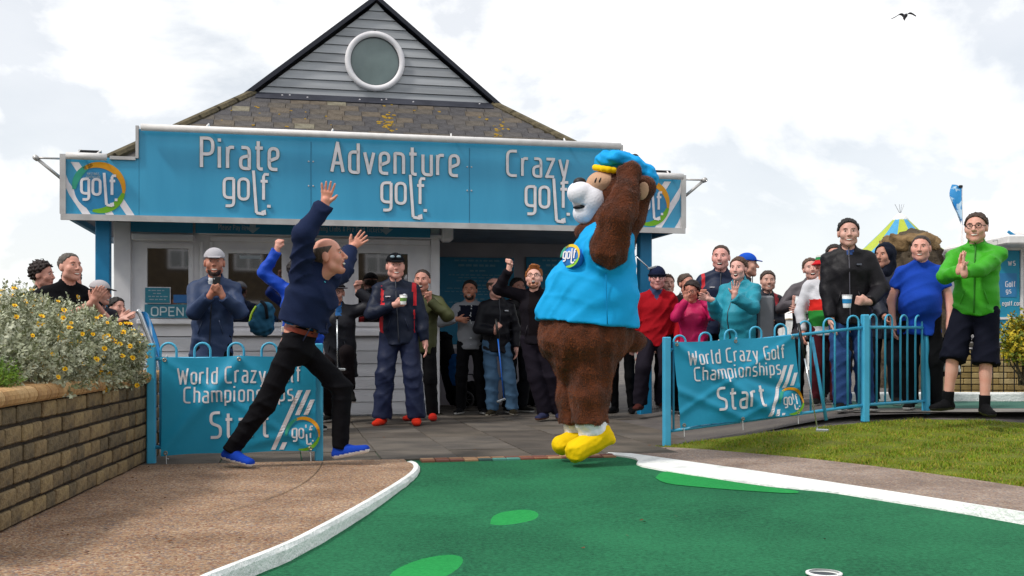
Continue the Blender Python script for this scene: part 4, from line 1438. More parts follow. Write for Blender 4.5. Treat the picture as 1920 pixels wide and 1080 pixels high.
# lichen patches
mb = MB()
for px, py, n_, sx, sy in ((728, 232, 40, 8, 17), (935, 243, 20, 6, 10), (600, 235, 7, 60, 12), (470, 215, 8, 40, 12), (850, 225, 5, 50, 10), (1010, 235, 6, 30, 8)):
    for _ in range(n_):
        x, y = rs.gauss(px, sx), rs.gauss(py, sy)
        # intersect with the slope
        best = None
        for k in range(60):
            tt = .28 + .68 * k / 60
            v = EV0 + (GV - EV0) * tt; z = ZE + (GZ - ZE) * tt
            u = pu(x, v); e = abs(pz(x, y, v) - z)
            if best is None or e < best[0]: best = (e, u, v, z)
        if best[0] > .03: continue
        ft = (best[2] - EV0) / (GV - EV0)
        if not (EU0 + (GU0 - EU0) * ft + .1 < best[1] < EU1 + (GU1 - EU1) * ft - .1): continue
        c = Vector(best[1:]) + snorm * .03
        r_ = rs.uniform(.010, .034)
        vs = [c]
        for k in range(7):
            a = 2 * PI * k / 7; rr = r_ * rs.uniform(.5, 1.2)
            vs.append(c + Vector((math.cos(a) * rr, 0, 0)) + sdir * (math.sin(a) * rr) - snorm * .006)
        mb.add(vs, [(0, 1 + k, 1 + (k + 1) % 7) for k in range(7)])
o = mb.build('lichen', M_lichen, roof, world=False); tag(o, kind='stuff')
# hip tiles
hm = MB(); hm.tube([(-.2, 0, 0), (.2, 0, 0)], .075, 8); hme = hm.mesh('ridge_tile', M_ridge, smooth=False)
for a, b in (((EU0, EV0, ZE), (GU0, GV, GZ)), ((EU1, EV0, ZE), (GU1, GV, GZ))):
    a, b = Vector(a), Vector(b); L_ = (b - a).length; d = (b - a).normalized()
    n_ = int(L_ / .36)
    for i in range(n_ + 1):
        p = a + d * (i + .5) * L_ / (n_ + 1) + Vector((0, 0, .012))
        piece('ridge_tile', hme, roof, p, d.to_track_quat('X', 'Z').to_euler(), (1.0, 1, .75))
# gable: cladding boards clipped to the triangle, leaving the round window free
gable = thing('gable', None, None); gable.parent = KI
mb = MB(); mb.prism([(GU0 + .03, GV + .04, GZ), (GU1 - .03, GV + .04, GZ), (GC, GV + .04, AZ - .03)], (0, .018, 0)); mb.build('backing', M_clad, gable, world=False)
wc = Vector((GC - .02, GV, pz(711, 116, GV))); WRAD = .335
nbd = 11; bh = (AZ - GZ) / nbd
for i in range(nbd):
    z0, z1 = GZ + i * bh + .004, GZ + (i + 1) * bh - .003
    def lim(z):
        f = (z - GZ) / (AZ - GZ); return GU0 + (GC - GU0) * f + .04, GU1 + (GC - GU1) * f - .04
    segs = []
    l0, r0 = lim(z0); l1, r1 = lim(z1)
    hz0, hz1 = z0 - wc.z, z1 - wc.z
    if min(abs(hz0), abs(hz1)) < WRAD or hz0 * hz1 < 0:
        c0 = math.sqrt(max(0, WRAD ** 2 - hz0 ** 2)); c1 = math.sqrt(max(0, WRAD ** 2 - hz1 ** 2))
        segs = [(l0, wc.x - c0, l1, wc.x - c1), (wc.x + c0, r0, wc.x + c1, r1)]
    else: segs = [(l0, r0, l1, r1)]
    for (a0, b0, a1, b1) in segs:
        if b0 - a0 < .02: continue
        if b1 < a1: a1 = b1 = (a1 + b1) / 2
        mb = MB()
        yb, yt = GV - .012, GV + .006
        vs = [(a0, yb, z0), (b0, yb, z0), (b1, yt, z1), (a1, yt, z1), (a0, GV + .038, z0), (b0, GV + .038, z0), (b1, GV + .038, z1), (a1, GV + .038, z1)]
        mb.add(vs, [(0, 1, 2, 3), (4, 7, 6, 5), (0, 4, 5, 1), (3, 2, 6, 7), (0, 3, 7, 4), (1, 5, 6, 2)])
        mb.build('cladding_board', M_clad, gable, world=False)
for s in (-1, 1):
    b = Vector((GU0 - .08, GV, GZ - .05)) if s < 0 else Vector((GU1 + .08, GV, GZ - .05))
    ap = Vector((GC, GV, AZ + .02))
    d = (ap - b).normalized(); nn = Vector((-d.z, 0, d.x)) * (1 if s < 0 else -1)
    mb = MB(); mb.prism([b, ap, ap + Vector((0, 0, .065)), b + nn * .052], (0, -.07, 0)); mb.build('verge', M_verge, gable, world=False)
    mb = MB(); mb.prism([b + nn * .053, ap + Vector((0, 0, .067)), ap + Vector((0, 0, .09)), b + nn * .072], (0, 2.5, 0)); mb.build('roof_edge', M_verge, gable, world=False)
pw_ = thing('porthole', None, None, tuple(wc)); pw_.parent = KI
pf_ = MB(); pf_.lathe((0, 0, 0), [(.325, -.03), (.325, .035), (.345, .06), (.385, .062), (.40, .04), (.40, -.03)], 48, axis=(0, -1, 0), caps=False)
pf_.build('frame', M_upvc, pw_, world=False, smooth=True)
pf_ = MB(); pf_.lathe((0, 0, 0), [(.318, -.03), (.318, .02), (.326, .02)], 48, axis=(0, -1, 0), caps=False); pf_.build('gasket', M_verge, pw_, world=False)
pf_ = MB(); pf_.lathe((0, -.0, 0), [(0, .0), (.319, .0)], 48, axis=(0, -1, 0), caps=False); pf_.build('pane', M_portg, pw_, world=False)
# ------------------------------------------------------------------ railings and banners
M_rail = mat('blue_railing_paint', '#48b0d6', .4, '#3ca3c9', 5, spec=.5)
M_banner = mat('teal_banner', '#2198bd', .5, '#1d8fb3', 1.2, 5, .1, 14, spec=.35)
M_eyelet = mat('brass_eyelet', '#9c8f7c', .4, metal=.6)
M_strap = mat('cable_tie', '#d8dadb', .4)

def railing(name, label, panels, hoop_w=.115, pitch=.22):
    """panels: list of (post point, post point) with top height; every hoop is a bar pair bent over the top rail"""
    t = thing(name, label, 'railing', tuple(panels[0][0]))
    done = []
    for a, b, hgt in panels:
        for p in (a, b):
            if any((p - q).length < .05 for q in done): continue
            done.append(p)
            mb = MB(); mb.bbox(p + Vector((0, 0, hgt / 2 - .02)), (.062, .062, hgt + .04), .008, rot=Matrix.Rotation(math.atan2(b.y - a.y, b.x - a.x), 3, 'Z'))
            mb.build('post', M_rail, t)
        d = (b - a); L_ = d.length
        for z in (hgt - .115, .115):
            mb = MB(); e = d.normalized() * .031
            mb.tube([a + e + Vector((0, 0, z)), (a + b) / 2 + Vector((0, 0, z)), b - e + Vector((0, 0, z))], .014, 8)
            mb.build('rail', M_rail, t, smooth=True)
        n = max(1, round((L_ - .1) / pitch)); st = L_ / n
        dh = Vector((d.x, d.y, 0)).normalized()
        for i in range(n):
            c = a + d * ((i + .5) / n)
            r = hoop_w / 2
            pts = [c - dh * r + Vector((0, 0, .115)), c - dh * r + Vector((0, 0, hgt - .08))]
            for k in range(9):
                an = PI - PI * k / 8
                pts.append(c + dh * (r * math.cos(an)) + Vector((0, 0, hgt - .055 + r * math.sin(an))))
            pts += [c + dh * r + Vector((0, 0, hgt - .08)), c + dh * r + Vector((0, 0, .115))]
            mb = MB(); mb.tube(pts, .0095, 7); mb.build('hoop_bar', M_rail, t, smooth=True)
    return t
LA, LB = gnd(284, 868), gnd(598, 863)
railing('railing', 'blue hoop topped railing behind the left start banner, next to the brick wall', [(LA, LB, .885)])
RA = at(1250, 834, 9.2); RB = at(1622, 783, 9.62); RC = at(1736, 774, 10.2)

RR = railing('railing', 'blue hoop topped railing with three posts along the lawn on the right', [(RA, RB, .93), (RB, RC, .93)], .11, .215)

mb = MB(); mb.tube([at(1522, 632, 9.56), at(1549, 788, 9.52)], .016, 8); mb.build('brace', M_rail, RR, smooth=True)

def banner(name, label, c4, folds, seed, tilt):
    """c4: corners TL, TR, BR, BL; printed cloth hanging in front of a railing"""
    TL, TR, BR, BL = [Vector(c) for c in c4]
    n_ = (TR - TL).cross(BL - TL).normalized()
    if n_.y > 0: n_ = -n_
    Wd, Ht = (TR - TL).length, (TL - BL).length
    def f(x, y, off=0.0):
        u, v = x / Wd, y / Ht
        p = (BL.lerp(BR, u)).lerp(TL.lerp(TR, u), v)
        k = 0.0
        for (x0, y0, dx, dy, w_, a_) in folds:       # straight soft creases
            L2 = math.hypot(dx, dy); e = ((u - x0) * dy - (v - y0) * dx) / L2
            s = ((u - x0) * dx + (v - y0) * dy) / L2
            k += a_ * math.exp(-(e / w_) ** 2) * (1 / (1 + math.exp(-(s + .02) * 18)))
        k += .006 * math.sin(7 * u + 3 * v + seed) + .004 * math.sin(13 * u - 8 * v + seed * 2)
        k += .018 * math.sin(PI * u) * math.sin(PI * v)
        sag = -.012 * math.sin(PI * ((u * 2) % 1)) * v - (-.010 * math.sin(PI * ((u * 2) % 1))) * (1 - v)
        return p + n_ * (k + off) + Vector((0, 0, sag))
    t = thing(name, label, 'banner', tuple(BL))
    NX, NY = 70, 48
    mb = MB()
    for lay_, o in ((0, 0), (1, -.003)):
        b0 = len(mb.v)
        vs = [f(Wd * i / NX, Ht * j / NY, o) for j in range(NY + 1) for i in range(NX + 1)]
        fs = [(j * (NX + 1) + i, j * (NX + 1) + i + 1, (j + 1) * (NX + 1) + i + 1, (j + 1) * (NX + 1) + i) for j in range(NY) for i in range(NX)]
        mb.add(vs, fs if lay_ == 0 else [q[::-1] for q in fs])
    mb.build('cloth', M_banner, t, smooth=True)
    nf = lambda p: n_
    fm = lambda x, y: f(x, y, .003)
    mb = MB()
    lf = [0]
    def line(txt, u0, u1, v0, cap):
        st, tw = text_strokes(txt)
        sx = (u1 - u0) * Wd / (tw / 100); cp = cap * Ht
        for pl, cl in st:
            pts2 = []
            q = pl + ([pl[0]] if cl else [])
            for a, b in zip(q[:-1], q[1:]):
                m_ = max(1, int((b - a).length / 22))
                pts2 += [a.lerp(b, k / m_) for k in range(m_)]
            if not cl: pts2.append(pl[-1])
            lf[0] += 1; mb.stroke([fm(u0 * Wd + p.x / 100 * sx, v0 * Ht + p.y / 100 * cp) for p in pts2], .054 * cp, n_, .0012, (lf[0] % 5) * .0002, cl)
    line('World Crazy Golf', .105, .90, .73, .165)
    line('Championships', .145, .85, .535, .16)
    line('Start', .315, .69, .165, .265)
    mb.build('lettering', M_letter, t)
    # slanted stripes at the lower right
    def put_stripe(run):
        if len(run) < 2: return
        mb = MB()
        mb.add([q for (a, b, v) in run for q in (fm(a * Wd, v * Ht), fm(b * Wd, v * Ht))], [(2 * i, 2 * i + 1, 2 * i + 3, 2 * i + 2) for i in range(len(run) - 1)])
        mb.build('stripe', M_letter, t)
    for x0 in (.70, .755, .81, .865, .92):
        run = []; N = 24
        for i in range(N + 1):
            v = .015 + .62 * i / N
            a = x0 + .42 * v * Ht / Wd * 1.05; b = a + .03
            if b > .995 or a > .995: break
            if math.hypot((a + .015 - .915) * Wd, (v - .18) * Ht) < .135: put_stripe(run); run = []; continue
            run.append((a, b, v))
        put_stripe(run)
    bs_ = [MB(), MB(), MB()]
    logo_ring(bs_, lambda x, y: f(x, y, .0055), .125, .915 * Wd, .18 * Ht, w=.16)
    for b, m in zip(bs_, (M_tgreen, M_orange, M_green)): b.build('logo_ring', m, t)
    mb = MB(); golf_word(mb, fm, .07, .915 * Wd, .18 * Ht - .03, n_, w=.085, h=.0012); mb.build('lettering', M_letter, t)
    for (u, v) in ((.02, .97), (.5, .965), (.98, .97), (.03, .03), (.5, .035), (.965, .03)):
        mb = MB(); p = f(u * Wd, v * Ht, .004)
        q = n_.to_track_quat('Z', 'Y').to_matrix()
        mb.tube([p + q @ Vector((.012 * math.cos(a), .012 * math.sin(a), 0)) for a in [2 * PI * k / 10 for k in range(10)]], .004, 5, closed=True)
        mb.build('eyelet', M_eyelet, t)
        mb = MB(); mb.tube([p, p + Vector((rs.uniform(-.02, .02), .03, .03 if v > .5 else -.04)), p + Vector((0, .07, .02 if v > .5 else -.05))], .0035, 5)
        if v < .5: mb.tube([p + Vector((0, .01, -.01)), p + Vector((.003, .01, -.1))], .003, 5)
        mb.build('cable_tie', M_strap, t)
    return t
fw = Vector((0, -.045, 0))
dL = lambda px: LA.lerp(LB, (px - 284) / 314).y - .05
banner('start_banner', 'left teal World Crazy Golf Championships Start banner, behind the leaping man',
       [at(303, 669, dL(303)), at(592, 664, dL(592)), at(592, 846, dL(592)), at(303, 855, dL(303))],
       [(.50, .97, -.48, -.9, .05, .022), (.62, .10, .35, .12, .05, .012), (.5, .97, .3, -.35, .04, .012), (.02, .97, .3, -.3, .03, .01)], 1.0, 0)
dR = lambda px: RA.lerp(RB, (px - 1250) / 372).y - .05
banner('start_banner', 'right teal World Crazy Golf Championships Start banner, on the railing by the lawn',
       [at(1263, 641, dR(1263)), at(1490, 628, dR(1490)), at(1505, 778, dR(1505)), at(1276, 803, dR(1276))],
       [(.03, .97, .55, -.7, .05, .026), (.55, .55, .45, -.3, .06, -.028), (.5, .04, -.25, .2, .04, .016), (.5, .04, .3, .18, .04, .014), (.97, .97, -.3, -.25, .03, .01)], 2.3, 0)

# ------------------------------------------------------------------ small objects
M_black = mat('black_plastic', '#121214', .4)
M_steel = mat('club_steel', '#c5c9cc', .25, metal=.8)
M_bluesh = mat('club_blue', '#1464c8', .3)
def putter(label, top, bottom, head_dir, shaft=None, grip=.28, group='putters held or leaning about'):
    top, bottom = Vector(top), Vector(bottom)
    t = thing('putter', label, 'golf putter', tuple(bottom), group=group)
    d = bottom - top
    mb = MB(); mb.tube([top + d * grip, top + d * .6, bottom], [.0085, .0075, .006], 8); mb.build('shaft', shaft or M_steel, t, smooth=True)
    mb = MB(); mb.tube([top, top + d * (grip / 2), top + d * grip], [.015, .014, .011], 8); mb.build('grip', M_black, t, smooth=True)
    mb = MB(); hd = Vector(head_dir).normalized()
    mb.bbox(bottom + hd * .04 + Vector((0, 0, -.004)), (.11, .028, .028), .006, rot=hd.to_track_quat('X', 'Z').to_matrix())
    mb.build('head', M_steel, t)
    return t
def cup(label, p, axis, m, band, s=1.0):
    t = thing('paper_cup', label, 'paper cup', tuple(p))
    ax = Vector(axis).normalized(); p = Vector(p)
    mb = MB(); mb.lathe(p, [(.029 * s, 0), (.039 * s, .10 * s), (.036 * s, .10 * s), (.028 * s, .01 * s)], 16, axis=ax, caps=False); mb.lathe(p, [(0, .002), (.029 * s, .0)], 16, axis=ax, caps=False)
    mb.build('cup_wall', m, t, smooth=True)
    mb = MB(); mb.tube([p + ax * (.10 * s) + ax.to_track_quat('Z', 'Y') @ Vector((.0385 * s * math.cos(a), .0385 * s * math.sin(a), 0)) for a in [2 * PI * k / 14 for k in range(14)]], .003, 5, closed=True)
    mb.build('rim', M_letter, t, smooth=True)
    if band:
        mb = MB(); mb.lathe(p, [(.0333 * s + .0008, .035 * s), (.0362 * s + .001, .07 * s)], 16, axis=ax, caps=False); mb.build('band', band, t, smooth=True)
    return t

# leaning putter at the right railing
putter('steel putter with long black grip leaning on the right railing beside the banner', at(1497, 606, 9.42), at(1533, 806, 9.27), (.9, -.4, 0), grip=.33)
putter('steel putter poking up beside the navy beanie, behind the costume vest', at(1192, 480, 12.5), at(1217, 503, 12.5), (.7, 0, .2), grip=.02)

# pop-up banner behind the left railing
t = thing('popup_banner', 'leaning blue and white pop-up banner on a silver hoop behind the left railing', 'banner', tuple(at(290, 850, 8.6)))
D_ = 8.7
edge = [at(x, y, D_) for x, y in ((258, 582), (264, 590), (272, 612), (284, 645), (296, 690), (300, 760), (296, 830))]
mb = MB(); mb.tube(smooth_line(edge), .022, 8); mb.build('hoop', M_steel, t, smooth=True)
mb = MB()
ed = smooth_line([at(x, y, D_ - .02) for x, y in ((266, 584), (276, 588), (288, 615), (300, 655), (312, 720))])
eb = smooth_line([at(x, y, D_ + .03) for x, y in ((262, 590), (268, 608), (278, 640), (288, 680), (296, 720))])
n = len(ed)
vs = [p for ab in zip(eb, ed) for p in ab]
mb.add(vs, [(2 * i, 2 * i + 1, 2 * i + 3, 2 * i + 2) for i in range(n - 1)])
mb.add([Vector(p) + Vector((0, .012, 0)) for p in vs], [(2 * i + 2, 2 * i + 3, 2 * i + 1, 2 * i) for i in range(n - 1)])
mb.build('fabric', mat('blue_white_print', '#2c86c8', .5, '#d5e6f2', 7, 3, lo=.52, hi=.58, stretch=(1, 1, .35)), t, smooth=True)

# golf trolley in the bay
t = thing('golf_trolley', 'black two wheeled golf trolley with a blue bag in the shaded bay', 'golf trolley', tuple(kw(pu(850, 2.1), 2.1)))
g0 = kw(pu(846, 2.1), 2.1)
mb = MB()
mb.tube([g0 + Vector((.12, 0, .12)), g0 + Vector((-.02, 0, .6)), g0 + Vector((-.12, 0, .95)), g0 + Vector((-.2, -.02, 1.0))], .014, 7)
mb.tube([g0 + Vector((.12, 0, .14)), g0 + Vector((.2, -.18, .12))], .012, 7); mb.tube([g0 + Vector((.12, 0, .14)), g0 + Vector((.2, .18, .12))], .012, 7)
mb.build('frame', M_black, t, smooth=True)
for s in (-1, 1):
    c = g0 + Vector((.2, .18 * s, .12)); mb = MB()
    mb.tube([c + Vector((.105 * math.cos(a), 0, .105 * math.sin(a))) for a in [2 * PI * k / 16 for k in range(16)]], .016, 7, closed=True)
    for k in range(4):
        a = PI * k / 4; mb.tube([c + Vector((.1 * math.cos(a), 0, .1 * math.sin(a))), c - Vector((.1 * math.cos(a), 0, .1 * math.sin(a)))], .005, 5)
    mb.build('wheel', mat('grey_wheel', '#3a3a3c', .6), t, smooth=True)
mb = MB(); mb.lathe(g0 + Vector((.06, -.05, .18)), [(.10, 0), (.12, .05), (.125, .4), (.13, .68), (.14, .74), (.12, .76)], 16, axis=(-.25, 0, 1)); mb.build('bag', cm('#17171b'), t, smooth=True)
S = SDF(.03); S.ell(g0 + Vector((.06, -.17, .52)), (.09, .06, .22)); S.noise(.006, .12, 3); S.build('blue_pouch', cm('#1d5d9e'), t, .014)
S = SDF(.03); S.ell(g0 + Vector((-.13, -.08, .97)), (.11, .08, .07)); S.cap(g0 + Vector((-.2, -.05, .9)), g0 + Vector((-.02, -.05, .93)), .05, .05); S.noise(.008, .1, 4); S.build('hood', cm('#141418'), t, .014)
# dark kit bags on the floor of the bay
for i, (px, w_, h_, lb) in enumerate(((878, .30, .38, 'black kit bag on the floor behind the grey hoodie man'), (1000, .34, .42, 'black holdall against the bay wall by the ginger haired man'))):
    c = kw(pu(px, 2.2), 2.2); t = thing('kit_bag', lb, 'bag', tuple(c))
    S = SDF(.05); S.cap(c + Vector((-w_ / 2, 0, .17)), c + Vector((w_ / 2, 0, .17)), .15, .15); S.cap(c + Vector((-w_ / 3, 0, h_ - .1)), c + Vector((w_ / 3, 0, h_ - .1)), .08, .08); S.cut(c, (0, 0, -1)); S.noise(.01, .15, i)
    S.build('bag_body', cm('#1b1b20'), t, .018)
    mb = MB(); mb.tube([c + Vector((-.1, -.03, h_ - .04)), c + Vector((-.06, -.04, h_ + .07)), c + Vector((.06, -.04, h_ + .07)), c + Vector((.1, -.03, h_ - .04))], .01, 6); mb.build('handle', M_black, t, smooth=True)

# bird
t = thing('gull', 'dark gull gliding in the grey sky at the upper right', 'bird', tuple(at(1694, 30, 40)))
bp_ = at(1697, 31, 40)
S = SDF(.02)
S.cap(bp_ + Vector((.02, .12, -.02)), bp_ + Vector((-.02, -.12, .0)), .05, .07)
S.cap(bp_ + Vector((-.03, -.12, .0)), bp_ + Vector((-.04, -.24, .01)), .05, .035); S.cap(bp_ + Vector((-.04, -.24, .01)), bp_ + Vector((-.045, -.31, .0)), .018, .006)
S.cap(bp_ + Vector((.02, .12, -.02)), bp_ + Vector((.08, .28, -.05)), .045, .02)
S.build('body', mat('gull_grey', '#4b4c52', .8), t, .012)
for pts in (((1696, 31), (1692, 27), (1687, 26.5), (1680, 31), (1671, 35.5)), ((1699, 30.5), (1702, 26), (1706, 24.5), (1711, 26), (1718, 30.5))):
    P = smooth_line([at(x, y, 40) for x, y in pts], 3)
    mb = MB(); n = len(P)
    vs = []
    for i, p in enumerate(P):
        w_ = .13 * (1 - .8 * (i / (n - 1)) ** 2)
        vs += [p + Vector((0, -w_ * .6, .012)), p + Vector((0, w_, -.01)), p + Vector((0, 0, .022 - .018 * i / n)), p + Vector((0, 0, -.018 + .012 * i / n))]
    fs = []
    for i in range(n - 1):
        a, b = 4 * i, 4 * i + 4
        fs += [(a, b, b + 2, a + 2), (a + 2, b + 2, b + 1, a + 1), (a, a + 3, b + 3, b), (a + 3, a + 1, b + 1, b + 3)]
    mb.add(vs, fs); mb.build('wing', mat('gull_wing', '#55565c', .8), t, smooth=True)

# ------------------------------------------------------------------ background on the right
# striped tent
TD_ = 24.0
ap = at(1688, 412, TD_); 
t = thing('striped_tent', 'pointed blue and lime striped tent behind the rock tower', 'tent', (ap.x, ap.y, .2))
TB, TL_ = mat('tent_blue', '#4a9cc8', .7), mat('tent_lime', '#aebc3a', .6)
prof = [(.17, 0), (.42, -.26), (.8, -.62), (1.3, -.95), (1.95, -1.22), (2.1, -1.5)]
NP = 12
for k in range(NP):
    mb = MB()
    a0, a1 = 2 * PI * (k + .12) / NP, 2 * PI * (k + 1.12) / NP
    vs = []
    for (r_, z) in prof:
        for s in (0, .5, 1):
            a = a0 + (a1 - a0) * s; rr = r_ * (1 - .03 * math.sin(PI * s))
            vs.append(ap + Vector((math.sin(a) * rr, -math.cos(a) * rr, z)))
    m3 = len(prof)
    mb.add(vs, [(3 * i + j, 3 * i + j + 1, 3 * i + j + 4, 3 * i + j + 3) for i in range(m3 - 1) for j in range(2)])
    mb.build('panel', TL_ if k % 2 else TB, t, smooth=True)
mb = MB(); mb.lathe(ap + Vector((0, 0, -.06)), [(.19, 0), (.17, .08), (.10, .16), (.03, .2)], 16); mb.build('cap', M_white, t, smooth=True)
mb = MB()
for k in range(4): mb.tube([ap + Vector((0, 0, .12)), ap + Vector((rs.uniform(-.15, .15), 0, .35))], .006, 4)
mb.build('finial', M_steel, t)
for k in range(6):
    a = 2 * PI * k / 6
    mb = MB(); b = ap + Vector((math.sin(a) * 2.05, -math.cos(a) * 2.05, -1.5)); mb.tube([b, (b.x, b.y, .1)], .03, 6); mb.build('pole', M_white, t)
# artificial rock tower
RD = 15.5
rc = at(1713, 560, RD)
t = thing('rock_tower', 'brown carved rock tower shaped like a stump with an overhanging top', 'rock', (rc.x, rc.y, .2))
S = SDF(.09)
zt_ = at(0, 456, RD).z
for k in range(22):
    a = 2 * PI * k / 22 + rs.uniform(-.1, .1)
    rx = .31 * rs.uniform(.9, 1.08)
    x, y = math.cos(a) * rx, math.sin(a) * rx * .9
    S.cap((rc.x + x * 1.35 + .02, rc.y + y * 1.4, .1), (rc.x + x, rc.y + y, zt_ - rs.uniform(0, .25)), .14, .085, k=.03)
S.cap((rc.x, rc.y, .1), (rc.x, rc.y, zt_ - .1), .38, .28, k=.05)
S.cap((rc.x + .3, rc.y - .1, .1), (rc.x + .25, rc.y, 1.1), .42, .12, k=.1)
S.noise(.03, .3, 5); S.noise(.012, .1, 6)
S.build('rock_column', mat('rock_brown', '#5d5140', .95, '#453b30', 6, 8, .9, 22), t, .035)
S = SDF(.08)
for k in range(11):
    a = 2 * PI * k / 11
    S.ell((rc.x - .05 + math.cos(a) * .27, rc.y + math.sin(a) * .27, zt_ - .02 + rs.uniform(-.06, .06)), (.14, .14, .09), k=.06)
S.ell((rc.x - .12, rc.y, zt_ + .02), (.28, .3, .10)); S.noise(.025, .22, 8)
S.build('rock_cap', mat('rock_tan', '#8f7450', .95, '#6b5539', 6, 8, .9, 22), t, .035)
# feather flag
FD_ = 15
t = thing('feather_flag', 'pale blue feather flag on a thin pole behind the man in green', 'flag', (at(1805, 600, FD_).x, FD_, .23))
mb = MB(); mb.tube([at(1805, 690, FD_), at(1804.5, 500, FD_), at(1803, 350, FD_)], [.025, .02, .012], 8); mb.build('pole', M_tube, t, smooth=True)
mb = MB(); mb.bbox(at(1801, 350, FD_), (.05, .05, .04), .008); mb.build('pole_cap', M_black, t)
L1_ = smooth_line([at(x, y, FD_ - .02) for x, y in ((1803, 352), (1803, 380), (1804, 405), (1804.5, 422))])
L2_ = smooth_line([at(x, y, FD_ + .03) for x, y in ((1788, 345), (1782, 368), (1791, 395), (1803, 421))])
mb = MB(); n = len(L1_); K = 5
for o in (0, .012):
    vs = []
    for i, (a, b) in enumerate(zip(L1_, L2_)):
        for j in range(K + 1):
            vs.append(a.lerp(b, j / K) + Vector((0, o + .05 * math.sin(j * 1.5 + i * .4) * j / K, 0)))
    mb.add(vs, [(i * (K + 1) + j, i * (K + 1) + j + 1, (i + 1) * (K + 1) + j + 1, (i + 1) * (K + 1) + j) for i in range(n - 1) for j in range(K)])
mb.build('flag_cloth', mat('flag_print', '#2f8fcf', .6, '#b9d9ee', 9, 3, lo=.55, hi=.6), t, smooth=True)
# second kiosk at the right edge
KD = 14.2
k0 = at(1872, 640, KD)
t = thing('ticket_hut', 'white hut with a flat overhanging roof and tall teal sign board at the right edge', 'hut', (k0.x, KD, .23))
zr = at(0, 466, KD).z
mb = MB(); mb.box((k0.x + 1.5, KD + 1.2, .23 + (zr - .23) / 2), (2.9, 2.2, zr - .23)); mb.build('hut_wall', M_upvc, t)
mb = MB(); mb.bbox((k0.x + 1.45, KD + .95, zr + .06), (3.25, 3.2, .12), .02); mb.build('roof_slab', M_tube, t)
mb = MB(); mb.bbox((k0.x + 1.6, KD + 1.2, zr + .19), (2.6, 2.5, .12), .02); mb.build('roof_step', M_tube, t)
mb = MB(); mb.tube([at(1890, 434, KD - .3), at(1908, 446, KD - .3)], .02, 6); mb.build('blue_bracket', M_post, t)
mb = MB()
for p, q in (((1878, 446), (1920, 440)), ((1878, 446), (1905, 455)), ((1862, 452), (1900, 442))): mb.tube([at(*p, KD - .4), at(*q, KD - .2)], .008, 5)
mb.build('cable', M_steel, t)
b0, b1 = at(1868, 0, KD - .03).x, at(1911, 0, KD - .03).x
zb0, zb1 = at(0, 640, KD - .03).z, at(0, 470, KD - .03).z
mb = MB(); mb.bbox(((b0 + b1) / 2, KD - .03, (zb0 + zb1) / 2), (b1 - b0, .04, zb1 - zb0), .005)
sb = mb.build('sign_board', mat('sign_board_teal', '#1f93b4', .5, '#1b87a7', 2), t)
mb = MB(); mb.box((b1 + .02, KD - .04, (zb0 + zb1) / 2), (.03, .06, zb1 - zb0 + .06)); mb.box(((b0 + b1) / 2, KD - .04, zb1 + .02), (b1 - b0, .06, .03)); mb.box(((b0 + b1) / 2, KD - .055, at(0, 597, KD).z), (b1 - b0, .02, .03))
mb.build('board_frame', M_tube, t)
mb = MB(); fmx = lambda x, y: Vector((x, KD - .053, y))
def rt(txt, px1, py, cap_px, wpx):
    a = at(px1 - wpx, py, KD).x; b = at(px1, py, KD).x
    lettering(mb, txt, fmx, cap_px * KD / F, (a + b) / 2, at(0, py, KD).z, (0, -1, 0), w=.07, h=.003, width=b - a, n=5)
rt('ws', 1900, 498, 11, 13); rt('Golf', 1900, 538, 10, 18); rt('gs', 1892, 550, 9, 9); rt('egolf.com', 1912, 573, 8, 36)
mb.build('lettering', M_letter, sb)
mb = MB(); mb.bbox(((at(1862, 0, KD).x + at(1903, 0, KD).x) / 2, KD - .052, at(0, 535, KD).z), (at(41 + 960, 0, KD).x, .006, .32), .002)
mb.build('inset_panel', mat('inset_blue', '#2f7fb4', .5), sb)
# low brick wall with black rails
t = thing('low_brick_wall', 'low yellow brick wall with thin dark rails in front of the ticket hut', 'wall', tuple(at(1790, 720, 12.9)))
x0, x1 = at(1778, 0, 12.9).x, at(1990, 0, 12.9).x
mb = MB(); mb.box(((x0 + x1) / 2, 13.06, .42), (x1 - x0, .14, .6)); mb.build('mortar_core', mat('pale_mortar', '#8b7c62', .95), t)
YB = []
for c in ('#b09a68', '#a58d58', '#bba676', '#96804f'):
    mb = MB(); mb.bbox((0, 0, 0), (.205, .06, .062), .005); YB.append(mb.mesh('brick', mat('yellow_brick_' + c[1:], c, .9, None, 20)))
o0 = offset_of(t)
for r_ in range(8):
    x = x0 + (.1 if r_ % 2 else 0)
    while x < x1 - .05:
        piece('brick', YB[rs.randrange(4)], t, Vector((x + .1, 12.975 + rs.uniform(-.004, .004), .23 + .037 + r_ * .073)) - o0)
        x += .214
mb = MB(); mb.bbox(((x0 + x1) / 2, 13.05, .855), (x1 - x0 + .04, .26, .06), .01); mb.build('coping', mat('coping_dark', '#4a453e', .9), t)
x = x0
while x < x1:
    mb = MB(); mb.tube([(x, 12.86, .23), (x, 12.86, .80)], .007, 5); mb.build('rail_bar', M_black, t); x += .13
mb = MB(); mb.tube([(x0, 12.86, .80), (x1, 12.86, .80)], .009, 5); mb.build('rail', M_black, t)
# yellow green shrub
YM = [mat('golden_leaf_a', '#b8a51e', .7, '#9a8a18', 9), mat('golden_leaf_b', '#8f9420', .7, '#6f7a1a', 9), mat('golden_leaf_c', '#d2bb32', .7, '#b89f22', 9), mat('golden_leaf_d', '#5d6a1c', .7)]
shrub('golden_shrub', 'golden green bushy shrub at the right edge in front of the brick wall', 'shrub',
      [bl(1910, 635, 11.6, .19), bl(1935, 615, 11.7, .22), bl(1900, 655, 11.5, .13), bl(1945, 660, 11.6, .2)], tuple(at(1918, 722, 11.6)), 900, 8, .045, YM, [.36, .26, .22, .16], None, 0, None, stems=12)
